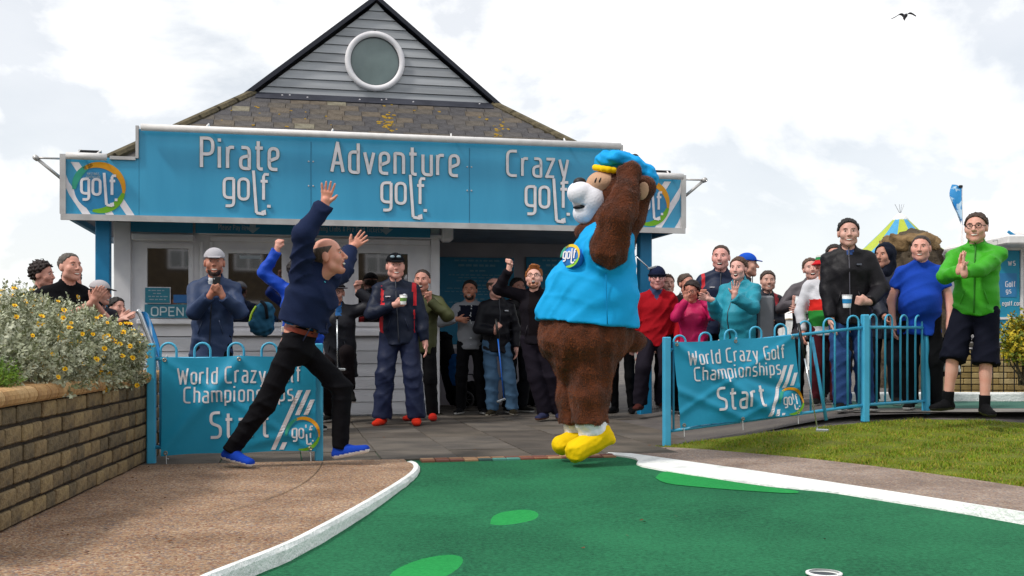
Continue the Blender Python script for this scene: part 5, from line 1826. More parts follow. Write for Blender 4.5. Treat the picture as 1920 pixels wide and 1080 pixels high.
# white marquee and grey barrier far behind
t = thing('white_marquee', 'small white marquee far off between the spectators', 'tent', tuple(at(1462, 640, 30)))
a = at(1462, 570, 30)
mb = MB(); mb.add([a, a + Vector((-.6, -.5, -.45)), a + Vector((.75, -.5, -.45)), a + Vector((.75, .8, -.45)), a + Vector((-.6, .8, -.45))], [(0, 1, 2), (0, 2, 3), (0, 3, 4), (0, 4, 1)]); mb.build('canopy', M_white, t)
mb = MB(); mb.box((a.x + .07, a.y + .15, a.z - .9), (1.3, 1.25, .85)); mb.build('side_wall', M_white, t)
mb = MB(); mb.ell(a + Vector((.12, -.35, -.18)), (.05, .03, .04), 8); mb.build('red_emblem', cm('#b0363c', 'plain'), t)
t = thing('steel_fence', 'thin white steel fence in the gap beside the grey jacket', 'fence', tuple(at(1440, 650, 17)))
for i in range(9):
    mb = MB(); p = at(1432 + 7 * i, 604, 17); mb.tube([p, (p.x, p.y, .2)], .008, 5); mb.build('fence_bar', M_tube, t)
mb = MB(); mb.tube([at(1430, 606, 17), at(1480, 598, 17), at(1492, 600, 17)], .018, 6); mb.build('rail', mat('tan_rail', '#b5a48c', .6), t)
t = thing('folding_chair_back', 'grey plastic chair back beside the child in the dark jacket', 'chair', tuple(at(1438, 700, 11.4)))
mb = MB(); mb.bbox(at(1436, 600, 11.4) + Vector((0, 0, -.05)), (.17, .05, .62), .02); mb.build('backrest', mat('grey_plastic', '#7d7f84', .5), t)
mb = MB(); 
for s in (-1, 1): mb.tube([at(1436, 640, 11.4) + Vector((s * .07, 0, 0)), at(1436, 640, 11.4) + Vector((s * .09, .1, -.75))], .014, 6)
mb.build('leg', M_steel, t)
mb = MB(); mb.bbox(at(1436, 662, 11.4) + Vector((0, -.18, 0)), (.34, .36, .03), .01); mb.build('seat', mat('grey_seat', '#6d6f74', .5), t)
# white plastic bag by the blue shirt
bgp = at(1776, 690, 10.3)
t = thing('carrier_bag', 'black and white carrier bag hanging beside the man in the blue shirt', 'bag', tuple(bgp))
S = SDF(.04); S.cap(bgp + Vector((0, 0, .28)), bgp + Vector((0, 0, .0)), .06, .12, (1, 0, 0), .05, .08); S.noise(.012, .12, 2)
def bagc(C): return ((C[:, 2] < bgp.z + .10) & (C[:, 2] > bgp.z - .03)).astype(int)
S.build('bag_body', [cm('#23252b', 'shell'), cm('#c9cbcb', 'shell')], t, .014, colorfn=bagc)
mb = MB(); mb.tube([bgp + Vector((-.03, 0, .3)), bgp + Vector((.02, 0, .42)), bgp + Vector((.04, 0, .3))], .008, 6); mb.build('handle', M_black, t, smooth=True)

# stone houses across the road behind the camera: what the kiosk windows mirror
M_stone = mat('brown_stone', '#6b5c48', .9, '#4b4034', 5, 8, .5, 30)
for i in range(3):
    x0 = -16 + i * 12
    t = thing('stone_house', ['brown stone terrace house across the road, left one', 'brown stone terrace house across the road, in the middle of the row', 'brown stone terrace house across the road, right one'][i], 'house', (x0 + 6, -24, 0), group='stone houses across the road')
    mb = MB(); mb.box((x0 + 5.98, -26, 3.6), (11.9, 4, 7.2)); mb.build('wall', M_stone, t)
    mb = MB(); mb.prism([(x0, -23.8, 7.2), (x0, -28.2, 7.2), (x0, -26, 9.0)], (11.95, 0, 0)); mb.build('roof', M_slate[0], t)
    for f_ in range(2):
        for c_ in range(4):
            x = x0 + 1.6 + c_ * 2.9; z = 1.9 + f_ * 3.1
            mb = MB()
            for dx in (-.6, 0, .6): mb.box((x + dx, -23.97, z), (.09, .06, 1.6))
            for dz in (-.8, 0, .8): mb.box((x, -23.96, z + dz), (1.3, .06, .09))
            fr = mb.build('window', M_upvc, t)
            mb = MB(); mb.box((x, -23.985, z), (1.2, .02, 1.6)); mb.build('pane', M_pane, fr)
# ------------------------------------------------------------------ people
Zv = A((0, 0, 1))
M_eyew = mat('eye_white', '#d8d2cc', .3); M_eyed = mat('eye_iris', '#1c1410', .2); M_teeth = mat('teeth', '#e6ded2', .35); M_lip = mat('lip', '#9c4f48', .5); M_mouth = mat('mouth_inside', '#2c0c0c', .6)
M_lens = mat('spectacle_frame', '#1a1a1e', .3)

def lite(c):
    r, g, b = [int(c[i:i + 2], 16) for i in (1, 3, 5)]
    return '#%02x%02x%02x' % (min(255, int(r * 1.07 + 6)), min(255, int(g * 1.10 + 10)), min(255, int(b * 1.13 + 14)))
def _lipm(skin):
    c = srgb(skin); k = '#%02x%02x%02x' % tuple(int(255 * max(0, v) ** (1 / 2.2)) for v in (c[0] * .82, c[1] * .55, c[2] * .55))
    return cm(k, 'skin')
def ik(S, T, L1, L2, hint):
    d = T - S; D = np.linalg.norm(d)
    if D > (L1 + L2) * .995: T = S + d / D * (L1 + L2) * .995; d = T - S; D = np.linalg.norm(d)
    a = (L1 ** 2 - L2 ** 2 + D * D) / (2 * D)
    h = math.sqrt(max(0, L1 * L1 - a * a))
    u = d / D
    v = A(hint) - u * np.dot(hint, u)
    return S + u * a + unit(v) * h, T

def add_hand(S, W, dr, thumb, pose, s, curl=1, k=.009):
    """palm, four fingers of unequal length and a thumb leaving the side of the palm"""
    dr = unit(dr); th = A(thumb) - dr * np.dot(thumb, dr); th = unit(th)
    n = np.cross(dr, th) * curl
    S.cap(W - dr * .03 * s, W + dr * .03 * s, .026 * s, .030 * s, k=.02)
    if pose in ('fist', 'grip'):
        S.cap(W + dr * .02 * s, W + dr * .075 * s, .030 * s, .040 * s, th, .020 * s, .022 * s, k=k)
        for i, (o, l) in enumerate(((.030, .045), (.010, .050), (-.010, .046), (-.029, .038))):
            b = W + dr * .085 * s + th * o * s
            c = b + (dr * .018 + n * .034) * s; e = c + (-dr * l * .75 + n * .004) * s
            S.cap(b, c, .0115 * s, .011 * s, k=.006); S.cap(c, e, .011 * s, .009 * s, k=.006)
        b = W + (dr * .03 + th * .03) * s
        c = b + (dr * .03 + th * .018 + n * .018) * s; e = c + (dr * .012 - th * .03 + n * .022) * s
        S.cap(b, c, .014 * s, .012 * s, k=.008); S.cap(c, e, .012 * s, .010 * s, k=.006)
        return W + (dr * .07 + n * .02) * s
    cv = {'open': .12, 'relax': .55, 'clap': .08}[pose]
    S.cap(W + dr * .02 * s, W + dr * .085 * s, .030 * s, .042 * s, th, .013 * s, .013 * s, k=k)
    for o, l, sp in ((.031, .070, .22), (.0105, .079, .07), (-.0105, .073, -.08), (-.031, .057, -.25)):
        if pose == 'clap': sp *= .3
        f1 = unit(dr + th * sp * (1.0 if pose == 'open' else .5) + n * cv * .5)
        f2 = unit(f1 + n * cv * 1.3)
        b = W + (dr * .085 + th * o) * s; c = b + f1 * l * .55 * s; e = c + f2 * l * .45 * s
        S.cap(b, c, .0095 * s, .0088 * s, k=.005); S.cap(c, e, .0088 * s, .0070 * s, k=.004)
    b = W + (dr * .025 + th * .026) * s
    t1 = unit(dr * .7 + th * .75 + n * .25); t2 = unit(t1 + dr * .35)
    S.cap(b, b + t1 * .04 * s, .0145 * s, .0115 * s, k=.008); S.cap(b + t1 * .04 * s, b + t1 * .04 * s + t2 * .03 * s, .0115 * s, .0085 * s, k=.005)
    return W + (dr * .09 + n * .02) * s

def person(label, px, d, H=1.75, yaw=0, zg=None, hy=0, hp=0, hr=0, fat=1.0, neck=(0, 0), hip=(0, 0), arms=None, feet=None, skin='#c98f74',
           hair=('short', '#3a2a1e'), beard=None, hat=None, glasses=None, mouth='smile', top=None, legs=None, shoe=('#20201f', '#d9d9d6'),
           belt=None, fine=False, extra=None, female=False, dz=0.0, group=None, eyes_closed=False, headoff=(0, 0, 0), twist=0, pel=None, hsize=1.0, hoodie=None):
    s = H / 1.75
    sw_ = random.Random(int(px * 7 + H * 100))
    if neck == (0, 0): neck = (sw_.uniform(-.035, .035), sw_.uniform(-.03, .0))
    if hip == (0, 0) and feet is None: hip = (sw_.uniform(-.03, .03), 0)
    X = (px - 960) * d / F
    if zg is None: zg = gz(X, d)
    root = A((X, d, zg))
    t = thing('person', label, 'person', tuple(root), group=group)
    y = R(yaw); ex = A((math.cos(y), math.sin(y), 0)); f = A((math.sin(y), -math.cos(y), 0))
    y2 = R(yaw + twist); sx = A((math.cos(y2), math.sin(y2), 0)); f2 = A((math.sin(y2), -math.cos(y2), 0))
    P = root + A((hip[0], hip[1], .93 * s + dz)) if pel is None else A(at(pel[0], pel[1], d + (pel[2] if len(pel) > 2 else 0)))
    N = P + A((neck[0], neck[1], math.sqrt(max(.01, (.56 * s) ** 2 - neck[0] ** 2 - neck[1] ** 2))))
    up = unit(N - P)
    fw = fat
    # arms
    arms = dict(arms or {})
    Sh, El, Wr, info = {}, {}, {}, {}
    for sd_ in (-1, 1):
        a = arms.get(sd_, {})
        Sj = N + sx * sd_ * .168 * s * (1 + .45 * (fw - 1)) - up * .098 * s - f2 * .01
        if 'w' in a:
            w = a['w']; W = A(at(w[0], w[1], d + w[2]))
        else:
            W = Sj + sx * sd_ * (.07 + .05 * (fw - 1)) * s + f2 * .07 * s - Zv * .525 * s
        lift = max(0, (W[2] - Sj[2]) / (.55 * s))
        Sj = Sj + Zv * .06 * s * lift - sx * sd_ * .03 * s * lift
        hint = a.get('hint', None)
        hint = (A(hint) if hint is not None else -f2 * .35 + sx * sd_ * .45 - Zv * .35)
        E, W = ik(Sj, W, .295 * s, .26 * s, hint)
        Sh[sd_], El[sd_], Wr[sd_] = Sj, E, W
        info[sd_] = (a.get('pose', 'relax'), A(a['dir']) if 'dir' in a else unit(W - E), A(a['th']) if 'th' in a else f2 + Zv * .2, a.get('curl', None))
    # legs
    Hj, Kn, An, Fd = {}, {}, {}, {}
    feet = feet or {}
    for sd_ in (-1, 1):
        a = feet.get(sd_, {})
        Hj[sd_] = P + ex * sd_ * .09 * s * (1 + .3 * (fw - 1)) - Zv * .0
        if 'a' in a: Aj = A(at(a['a'][0], a['a'][1], d + a['a'][2]))
        else: Aj = root + ex * sd_ * .115 * s + Zv * .085 * s - f * .02
        hint = A(a['hint']) if 'hint' in a else f + ex * sd_ * .15
        K, Aj = ik(Hj[sd_], Aj, .435 * s, .42 * s, hint)
        Kn[sd_], An[sd_] = K, Aj
        Fd[sd_] = unit(A(a['dir'])) if 'dir' in a else unit(f + ex * sd_ * .28)
    # head frame
    hyw = R(yaw + hy)
    hf = A((math.sin(hyw) * math.cos(R(hp)), -math.cos(hyw) * math.cos(R(hp)), math.sin(R(hp))))
    hx = A((math.cos(hyw), math.sin(hyw), 0)); hu = np.cross(hx, hf) * -1.0
    if hu[2] < 0: hu = -hu
    if hr:
        c, s_ = math.cos(R(hr)), math.sin(R(hr)); hx, hu = hx * c + hu * s_, hu * c - hx * s_
    HS = s * hsize * 1.07
    C = N + up * .050 * s + Zv * .092 * s + f2 * .035 * s + A(headoff)
    def hd(x, yy, z): return C + (hx * x + hf * yy + hu * z) * HS
    Mh = np.stack([hx, hf, hu])
    # ---------------- body: one continuous surface
    S = SDF(.02)
    S.cap(P - up * .02, P + up * .13 * s, .150 * s * fw, .135 * s * fw, ex, .105 * s * fw, .095 * s * fw)
    S.cap(P + up * .13 * s, N - up * .19 * s, .135 * s * fw, .150 * s, sx, .095 * s * fw, .105 * s)
    S.cap(N - up * .19 * s, N - up * .07 * s, .150 * s, .11 * s, sx, .105 * s, .07 * s)
    S.cap(N - up * .05 * s, C - hu * .08 * HS - hf * .02 * HS, .062 * s * (.5 + .5 * fw), .054 * s * (.5 + .5 * fw))
    for q in (-1, 1):
        S.cap(N - up * .01 * s, Sh[q], .052 * s, .054 * s)
        S.cap(Sh[q], El[q], .052 * s * (.4 + .6 * fw), .041 * s); S.cap(El[q], Wr[q], .042 * s, .027 * s)
        S.cap(Hj[q], Kn[q], .082 * s, .056 * s); S.cap(Kn[q], An[q], .054 * s, .037 * s)
        cv = Kn[q] * .68 + An[q] * .32 - unit(np.cross(An[q] - Kn[q], np.cross(Fd[q], An[q] - Kn[q]))) * 0.0 - Fd[q] * .012 * s
        S.ell(cv, (.044 * s, .044 * s, .09 * s), k=.03)
        S.cap(An[q] - Zv * .025 * s, An[q] + Fd[q] * .12 * s - Zv * .052 * s, .030 * s, .018 * s)
    # head
    k_ = .014
    vj, vl, vn, vb, vm = (sw_.uniform(.90, 1.12), sw_.uniform(.94, 1.08), sw_.uniform(.8, 1.25), sw_.uniform(.75, 1.2), sw_.uniform(.85, 1.15))
    if fine: vj = vl = vn = vb = vm = 1
    if female: vj, vn, vb = .92, .8, .6
    S.ell(hd(0, -.012, .035), A((.080, .095, .084)) * HS, Mh, k=k_)
    S.ell(hd(0, .022, -.034), A((.067 * vj, .066, .076 * vl)) * HS, Mh, k=.03)
    S.ell(hd(0, .066, -.092 * vl), A((.027 * vj, .024, .024)) * HS, Mh, k=.016)
    S.cap(hd(-.048 * vj, .02, -.068), hd(0, .06, -.092 * vl), .026 * HS, .022 * HS); S.cap(hd(.048 * vj, .02, -.068), hd(0, .06, -.092 * vl), .026 * HS, .022 * HS)
    for q in (-1, 1):
        S.ell(hd(q * .042, .058, -.022), A((.030, .026, .030)) * HS, Mh, k=.02)
        S.ell(hd(q * .032, .096, .013), A((.014, .013, .009)) * HS, Mh, k=.010, sub=True)
        S.ell(hd(q * .081, -.008, -.004), A((.011, .022, .034)) * HS, Mh, k=.006)
    S.cap(hd(-.036, .072, .032), hd(.036, .072, .032), .012 * vb * HS, .012 * vb * HS, k=.012)
    S.cap(hd(0, .085, .018), hd(0, .100 + .008 * vn, -.022 * vl), .009 * HS, .0135 * vn * HS, k=.006)
    S.ell(hd(.012, .094, -.026), A((.009, .012, .008)) * HS, Mh, k=.005); S.ell(hd(-.012, .094, -.026), A((.009, .012, .008)) * HS, Mh, k=.005)
    mo = {'open': (.024, .020), 'shout': (.024, .027), 'smile': (.028, .008), 'closed': (.024, .004)}[mouth]
    mo = (mo[0] * vm, mo[1] * (2 - vm) if not fine else mo[1])
    S.cap(hd(-.018, .082, -.056 + mo[1] * .6), hd(.018, .082, -.056 + mo[1] * .6), .010 * HS, .010 * HS, k=.006)
    S.cap(hd(-.014, .080, -.066 - mo[1]), hd(.014, .080, -.066 - mo[1]), .010 * HS, .010 * HS, k=.006)
    S.ell(hd(0, .094, -.060 - mo[1] * .4), A((mo[0], .020, mo[1])) * HS, Mh, k=.004, sub=True)
    # hands
    refine = [(C + hf * .012, .135 * HS, .0072 if not fine else .0054)]
    hold = {}
    for q in (-1, 1):
        pose, dr, th, curl = info[q]
        if curl is None: curl = q
        hold[q] = add_hand(S, Wr[q] + dr * .01, dr, th, pose, s, curl)
        refine.append((Wr[q] + unit(dr) * .09 * s, .10 * s, .0082 if not fine else .0052))
    sk = [cm(lite(skin), 'skin')]
    S.build('body', sk, t, .027 if not fine else .014, refine)
    # ---------------- face
    for q in (-1, 1):
        mb = MB(); Mi = Matrix(Mh.T.tolist())
        mb.ell(hd(q * .032, .076, .012), tuple(A((.0118, .0095, .0050)) * HS), 8, 0, Mi)
        mb.ell(hd(q * .032, .0832, .012), tuple(A((.0058, .0036, .0050)) * HS), 8, 1, Mi)
        mb.build('eye', [M_eyew, M_eyed], t, smooth=True)
        mb = MB(); mb.tube([hd(q * .016, .090, .030), hd(q * .034, .0885, .036), hd(q * .052, .075, .028)], [.0020 * HS, .0028 * HS, .0014 * HS], 5)
        mb.build('eyebrow', cm(hair[1] if hair and hair[0] != 'buzz' else '#6a4c3a', 'hair'), t, smooth=True)
    mb = MB(); Mi = Matrix(Mh.T.tolist())
    zc_ = -.060 - mo[1] * .4
    crv = .010 if mouth in ('smile', 'open') else .002
    mb.ell(hd(0, .076, zc_), tuple(A((mo[0] * 1.02, .012, mo[1] * 1.05)) * HS), 10, 0, Mi)
    if mouth != 'closed':
        q_ = [(x_, .0905 - .012 * x_ * x_, zc_ + mo[1] * .42 + crv * (x_ * x_ - .4)) for x_ in (-.85, -.45, 0, .45, .85)]
        mb.tube([hd(mo[0] * a_, b_, c_) for a_, b_, c_ in q_], [.003 * HS, .0062 * HS, .0072 * HS, .0062 * HS, .003 * HS], 6, 1)
    mb.build('mouth', [M_mouth, M_teeth], t, smooth=True)
    mb = MB()
    lp = []
    for k in range(14):
        a_ = 2 * PI * k / 14; x_ = math.cos(a_)
        lp.append(hd(mo[0] * 1.1 * x_, .0915 - .013 * x_ * x_, zc_ + mo[1] * 1.1 * math.sin(a_) + crv * (x_ * x_ - .4)))
    mb.tube(lp, .0026 * HS, 5, closed=True)
    mb.build('lips', _lipm(lite(skin)), t, smooth=True)
    # ---------------- hair, beard, hats
    hm_ = cm(hair[1], 'hair') if hair else None
    hrf = [(C, .16 * HS, .0075)]
    if hair and hair[0] != 'none':
        st = hair[0]
        S = SDF(.012)
        th_ = {'short': .011, 'buzz': .005, 'sides': .006, 'long': .018, 'curly': .018, 'quiff': .012, 'bob': .018}[st]
        if hat: th_ = .004
        S.ell(hd(0, -.014, .037), A((.080 + th_, .095 + th_, .084 + th_)) * HS, Mh)
        if st == 'quiff': S.ell(hd(.01, .062, .105), A((.06, .04, .03)) * HS, Mh, k=.02); S.noise(.006, .06, 2)
        if st == 'curly': S.noise(.010, .05, 3)
        if st in ('short', 'long', 'bob'): S.noise(.003, .04, int(px))
        n_ = hf * .75 - hu * .62
        p0 = hd(0, .068 if st != 'buzz' else .058, .088 if st != 'buzz' else .085)
        S.cut(p0, n_)
        if st == 'sides':
            S.cut(hd(0, 0, .062), hu); 
        S.cut(hd(0, -.02, -.062), -hu - hf * .15)
        if st not in ('sides',) and not hat: S.noise(.0026, .03, int(px) + 11)
        if hat: S.cut(hd(0, 0, .04), hu)
        if st in ('long', 'bob'):
            L_ = -.16 if st == 'long' else -.085
            for q in (-1, 1): S.cap(hd(q * .072, -.02, .03), hd(q * .078, -.022, L_), .026 * HS, .024 * HS, k=.02)
            S.cap(hd(0, -.08, .02), hd(0, -.075, L_), .07 * HS, .06 * HS, hx, .035 * HS, .03 * HS, k=.03)
        S.build('hair', hm_, t, .012, hrf)
    if beard:
        S = SDF(.012)
        S.ell(hd(0, .020, -.052), A((.066, .072, .072)) * HS, Mh); S.ell(hd(0, .066, -.096), A((.031, .028, .026)) * HS, Mh)
        S.cut(hd(0, .0, -.030), hu * 1 + hf * .5); S.cut(hd(0, .0, 0), -hf)
        S.ell(hd(0, .10, -.058), A((.031, .03, .014 + mo[1] * .8)) * HS, Mh, k=.006, sub=True)
        S.build('beard', cm(beard, 'hair'), t, .012, hrf)
    if hat:
        kind, c1, c2 = hat
        hm2 = [cm(c1), cm(c2)]
        S = SDF(.012)
        if kind == 'cap':
            S.ell(hd(0, -.012, .042), A((.093, .109, .094)) * HS, Mh); S.cut(hd(0, 0, .046), -hu - hf * .10)
            S.build('cap_crown', hm2[0], t, .012, hrf)
            S = SDF(.01); S.cap(hd(0, .08, .052), hd(0, .150, .036), .072 * HS, .050 * HS, hx, .007 * HS, .006 * HS); S.build('cap_peak', hm2[1], t, .012, [(hd(0, .11, .05), .12, .006)])
        elif kind == 'beanie':
            S.ell(hd(0, -.012, .040), A((.092, .107, .098)) * HS, Mh); S.cut(hd(0, 0, .022), -hu - hf * .2); S.noise(.002, .03, 1)
            S.build('beanie', hm2[0], t, .012, hrf)
            S = SDF(.01); pts = [hd(math.cos(a) * .086, -.012 + math.sin(a) * .104, .034 + .004 * math.sin(a)) for a in [2 * PI * k / 16 for k in range(16)]]
            for i in range(16): S.cap(pts[i], pts[(i + 1) % 16], .014 * HS, .014 * HS)
            S.build('beanie_cuff', hm2[1], t, .012, hrf)
        elif kind == 'trilby':
            S.ell(hd(0, -.01, .065), A((.083, .100, .085)) * HS, Mh); S.cut(hd(0, 0, .055), -hu); S.cap(hd(0, -.07, .155), hd(0, .06, .158), .015, .012, k=.03, sub=True)
            S.build('hat_crown', hm2[0], t, .012, hrf)
            S = SDF(.01); S.ell(hd(0, -.01, .056), A((.125, .148, .011)) * HS, Mh); S.build('hat_brim', hm2[0], t, .010, [(C, .2, .008)])
            S = SDF(.01); pts = [hd(math.cos(a) * .086, -.01 + math.sin(a) * .103, .073) for a in [2 * PI * k / 16 for k in range(16)]]
            for i in range(16): S.cap(pts[i], pts[(i + 1) % 16], .010 * HS, .010 * HS)
            S.build('hat_band', hm2[1], t, .012, hrf)
        elif kind == 'bucket':
            S.cap(hd(0, -.01, .045), hd(0, -.01, .115), .098 * HS, .080 * HS, hx, .112 * HS, .092 * HS); S.cut(hd(0, 0, .128), hu); S.cut(hd(0, 0, .045), -hu)
            z0 = np.dot(hd(0, 0, 0), hu)
            cl = [cm('#c8242c'), cm('#2a8a52'), cm('#e2e2e0')]
            S.build('hat_crown', cl, t, .012, hrf, lambda Cc: np.select([(Cc @ hu - z0) < .066 * HS, (Cc @ hu - z0) < .098 * HS], [0, 1], 2))
            S = SDF(.01); S.cap(hd(0, -.01, .055), hd(0, -.005, .016), .100 * HS, .142 * HS, hx, .114 * HS, .155 * HS); S.cap(hd(0, -.01, .030), hd(0, -.005, -.02), .092 * HS, .135 * HS, hx, .105 * HS, .148 * HS, k=.004, sub=True); S.cut(hd(0, 0, .012), -hu); S.cut(hd(0, 0, .056), hu)
            S.build('hat_brim', cl[0], t, .012, [(C, .2, .009)])
        elif kind == 'hood':
            S.ell(hd(0, -.025, .025), A((.102, .118, .120)) * HS, Mh); S.cap(hd(0, -.04, -.06), N - up * .03, .095 * HS, .11 * HS)
            S.ell(hd(0, .085, -.005), A((.075, .075, .105)) * HS, Mh, k=.01, sub=True); S.noise(.004, .08, 5)
            S.build('hood', hm2[0], t, .012, hrf)
    if glasses:
        mb = MB()
        for q in (-1, 1):
            mb.tube([hd(q * .034 + .023 * math.cos(a), .094 - .012 * max(0, q * math.cos(a)), .010 + .017 * math.sin(a)) for a in [2 * PI * k / 14 for k in range(14)]], .0026 * HS, 5, closed=True)
            mb.tube([hd(q * .056, .084, .016), hd(q * .078, .02, .014), hd(q * .080, -.01, .008)], .0024 * HS, 5)
        mb.tube([hd(-.011, .099, .014), hd(.011, .099, .014)], .0026 * HS, 5)
        mb.build('glasses', cm(glasses, 'plain'), t, smooth=True)
        if glasses == '#000000':
            mb = MB()
            for q in (-1, 1): mb.ell(hd(q * .034, .093, .010), tuple(A((.023, .006, .017)) * HS), 10, 0, Matrix(Mh.T.tolist()))
            mb.build('lens', mat('dark_lens', '#0d0d10', .1), t, smooth=True)
    # ---------------- top
    tp = dict(kind='shell', c='#222630', loose=.020, hem=.10, sleeve='long', collar=.05, open=0)
    tp.update(top or {})
    lo = tp['loose'] * s
    S = SDF(.03)
    S.cap(P - up * (tp['hem'] + .06) * s, P + up * .12 * s, (.160 * fw) * s + lo + tp.get('flare', 0), (.142 * fw) * s + lo, ex, .112 * s * fw + lo + tp.get('flare', 0), .100 * s * fw + lo)
    S.cap(P + up * .12 * s, N - up * .19 * s, .142 * s * fw + lo, .158 * s * (.6 + .4 * fw) + lo, sx, .100 * s * fw + lo, .108 * s * (.6 + .4 * fw) + lo)
    S.cap(N - up * .19 * s, N - up * .10 * s, .158 * s * (.6 + .4 * fw) + lo, .12 * s, sx, .108 * s + lo, .075 * s)
    if fat > 1.12: S.ell(P + up * .16 * s + f * .07 * s, (.15 * s * fw, .15 * s * fw, .17 * s), k=.08)
    if female:
        for q in (-1, 1): S.ell(N - up * .24 * s + sx * q * .07 * s + f2 * .085 * s, (.068 * s, .068 * s, .068 * s), k=.05)
    S.cut(P - up * tp['hem'] * s, -up)
    for q in (-1, 1):
        S.cap(N - up * .012 * s, Sh[q], .050 * s + lo * .4, .052 * s + lo * .5, k=.04)
        ru, rm, rl = .056 * s * (.5 + .5 * fw) + lo * .5, .053 * s + lo * .55, .040 * s + lo * .45
        if tp['sleeve'] == 'long':
            S.cap(Sh[q], El[q], ru, rm, k=.03)
            S.cap(El[q], Wr[q] - unit(Wr[q] - El[q]) * tp.get('cuff', .0) * s, rm, rl, flat=True, k=.022)
        elif tp['sleeve'] == 'short':
            S.cap(Sh[q], Sh[q] * .42 + El[q] * .58, ru, ru * .98, flat=True, k=.03)
    S.cap(N - up * .05 * s, N + up * tp['collar'] * s + f2 * .006, .078 * s, .070 * s, flat=True, k=.02)
    if tp['collar'] > .02: S.ell(C - hu * .105 * HS + hf * .02, A((.058, .062, .04)) * HS, Mh, k=.008, sub=True)
    amp = tp.get('fold', .007)
    S.noise(amp * .3, .24, int(px) + 1); S.fold(min(.0125, amp * 1.55) if not fine else .019, .15 if not fine else .12, int(px) + 2)
    cf = tp.get('cf')
    mats_ = [cm(c, tp['kind']) for c in ([tp['c']] + tp.get('more', []))]
    colf = None
    if cf is not None:
        # coordinates handed to the colour rule: across the chest, forward, up from the hips (all in units of height / 1.75), and arm flag
        def colf(Cc):
            r_ = Cc - P
            xx, ff, zz = r_ @ sx / s, r_ @ f2 / s, r_ @ Zv / s
            best = np.full(len(Cc), 1e9); 
            da = np.full(len(Cc), 1e9)
            for q in (-1, 1):
                for a_, b_ in ((Sh[q], El[q]), (El[q], Wr[q])):
                    ab = b_ - a_; tt = np.clip(((Cc - a_) @ ab) / (ab @ ab), 0, 1)
                    da = np.minimum(da, np.linalg.norm(Cc - a_ - tt[:, None] * ab, axis=1))
            dt = np.abs(xx) 
            arm = da / s < .085
            arm &= ~((np.abs(xx) < .15) & (np.linalg.norm(Cc - (P + up * .3 * s), axis=1) < .0))
            return cf(xx, ff, zz, arm)
    tname = tp.get('name', 'jacket')
    S.build(tname, mats_, t, .0165 if not fine else .011, [], colf)
    if tp['kind'] == 'shell' and tname == 'jacket' and 'zip' not in tp: tp['zip'] = '#3c3f48'
    if tname == 'jacket':
        for q in (-1, 1):
            mb = MB(); c = P + up * .10 * s + sx * q * .095 * s + f2 * (.112 * s * fw * math.sqrt(max(.2, 1 - (.095 / (.16 * fw)) ** 2)) + lo + .002)
            mb.tube([c - up * .065 * s + sx * q * .02 - f2 * .004, c, c + up * .065 * s - sx * q * .02], .0045, 5); mb.build('pocket', cm(tp['c'], 'plain'), t, smooth=True)
    if tp.get('zip'):
        mb = MB()
        pts = []
        for k in range(9):
            q = k / 8; c = P + up * (-tp['hem'] + .02 + (.52 + tp['hem'] + .03) * q) * s
            depth = (.112 * fw + (.108 - .112 * fw) * min(1, q * 1.4)) * s + lo + .004
            if fat > 1.12: depth = max(depth, .07 * s + .15 * s * fw * math.sqrt(max(0, 1 - ((q * .62 - .1 - .16) / .17) ** 2)) if abs((q * .62 - .1 - .16) / .17) < 1 else 0)
            if q > .85: depth = .088 * s
            pts.append(c + f2 * depth)
        mb.tube(pts, .006, 5); mb.build('zip', cm(tp['zip'], 'plain'), t, smooth=True)
    # ---------------- trousers
    lg = dict(c='#1c1d24', loose=.018, length='long', kind='cloth', fold=.006, name='trousers')
    lg.update(legs or {})
    l2 = lg['loose'] * s
    S = SDF(.025)
    S.cap(P - Zv * .03 * s, P + up * .10 * s, .150 * s * fw + .008, .138 * s * fw + .006, ex, .105 * s * fw + .010, .096 * s * fw + .006)
    for q in (-1, 1):
        wt = .073 * s * (.6 + .4 * fw)
        if lg['length'] == 'short':
            e = Kn[q] + (An[q] - Kn[q]) * .16
            S.cap(Hj[q], e, wt + l2, .085 * s + l2 * 1.2, flat=True, k=.02)
        else:
            S.cap(Hj[q], Kn[q], wt + l2, .062 * s + l2, k=.022)
            S.cap(Kn[q], An[q] - unit(An[q] - Kn[q]) * -.015, .062 * s + l2, lg.get('hemr', .05) * s + l2, flat=True, k=.03)
    S.noise(lg['fold'] * .25, .2, int(px) + 5); S.fold(min(.012, lg['fold'] * 1.6) if not fine else .012, .13 if not fine else .10, int(px) + 6)
    if lg['length'] != 'none': S.build(lg['name'], cm(lg['c'], lg['kind']), t, .0165 if not fine else .011)
    if belt:
        mb = MB(); c = P + up * .115 * s
        fu = f - up * np.dot(f, up)
        # flat leather strip: wider along the body
        mb2 = MB()
        vs = []
        for k in range(28):
            a = 2 * PI * k / 28
            o_ = c + ex * math.cos(a) * (.146 * fw * s + l2 * .6) + unit(fu) * math.sin(a) * (.104 * fw * s + l2 * .6)
            vs += [o_ - up * .018, o_ + up * .018]
        mb2.add(vs, [(2 * k, (2 * k + 2) % 56, (2 * k + 3) % 56, 2 * k + 1) for k in range(28)])
        mb2.build('belt', cm(belt, 'plain'), t, smooth=True)
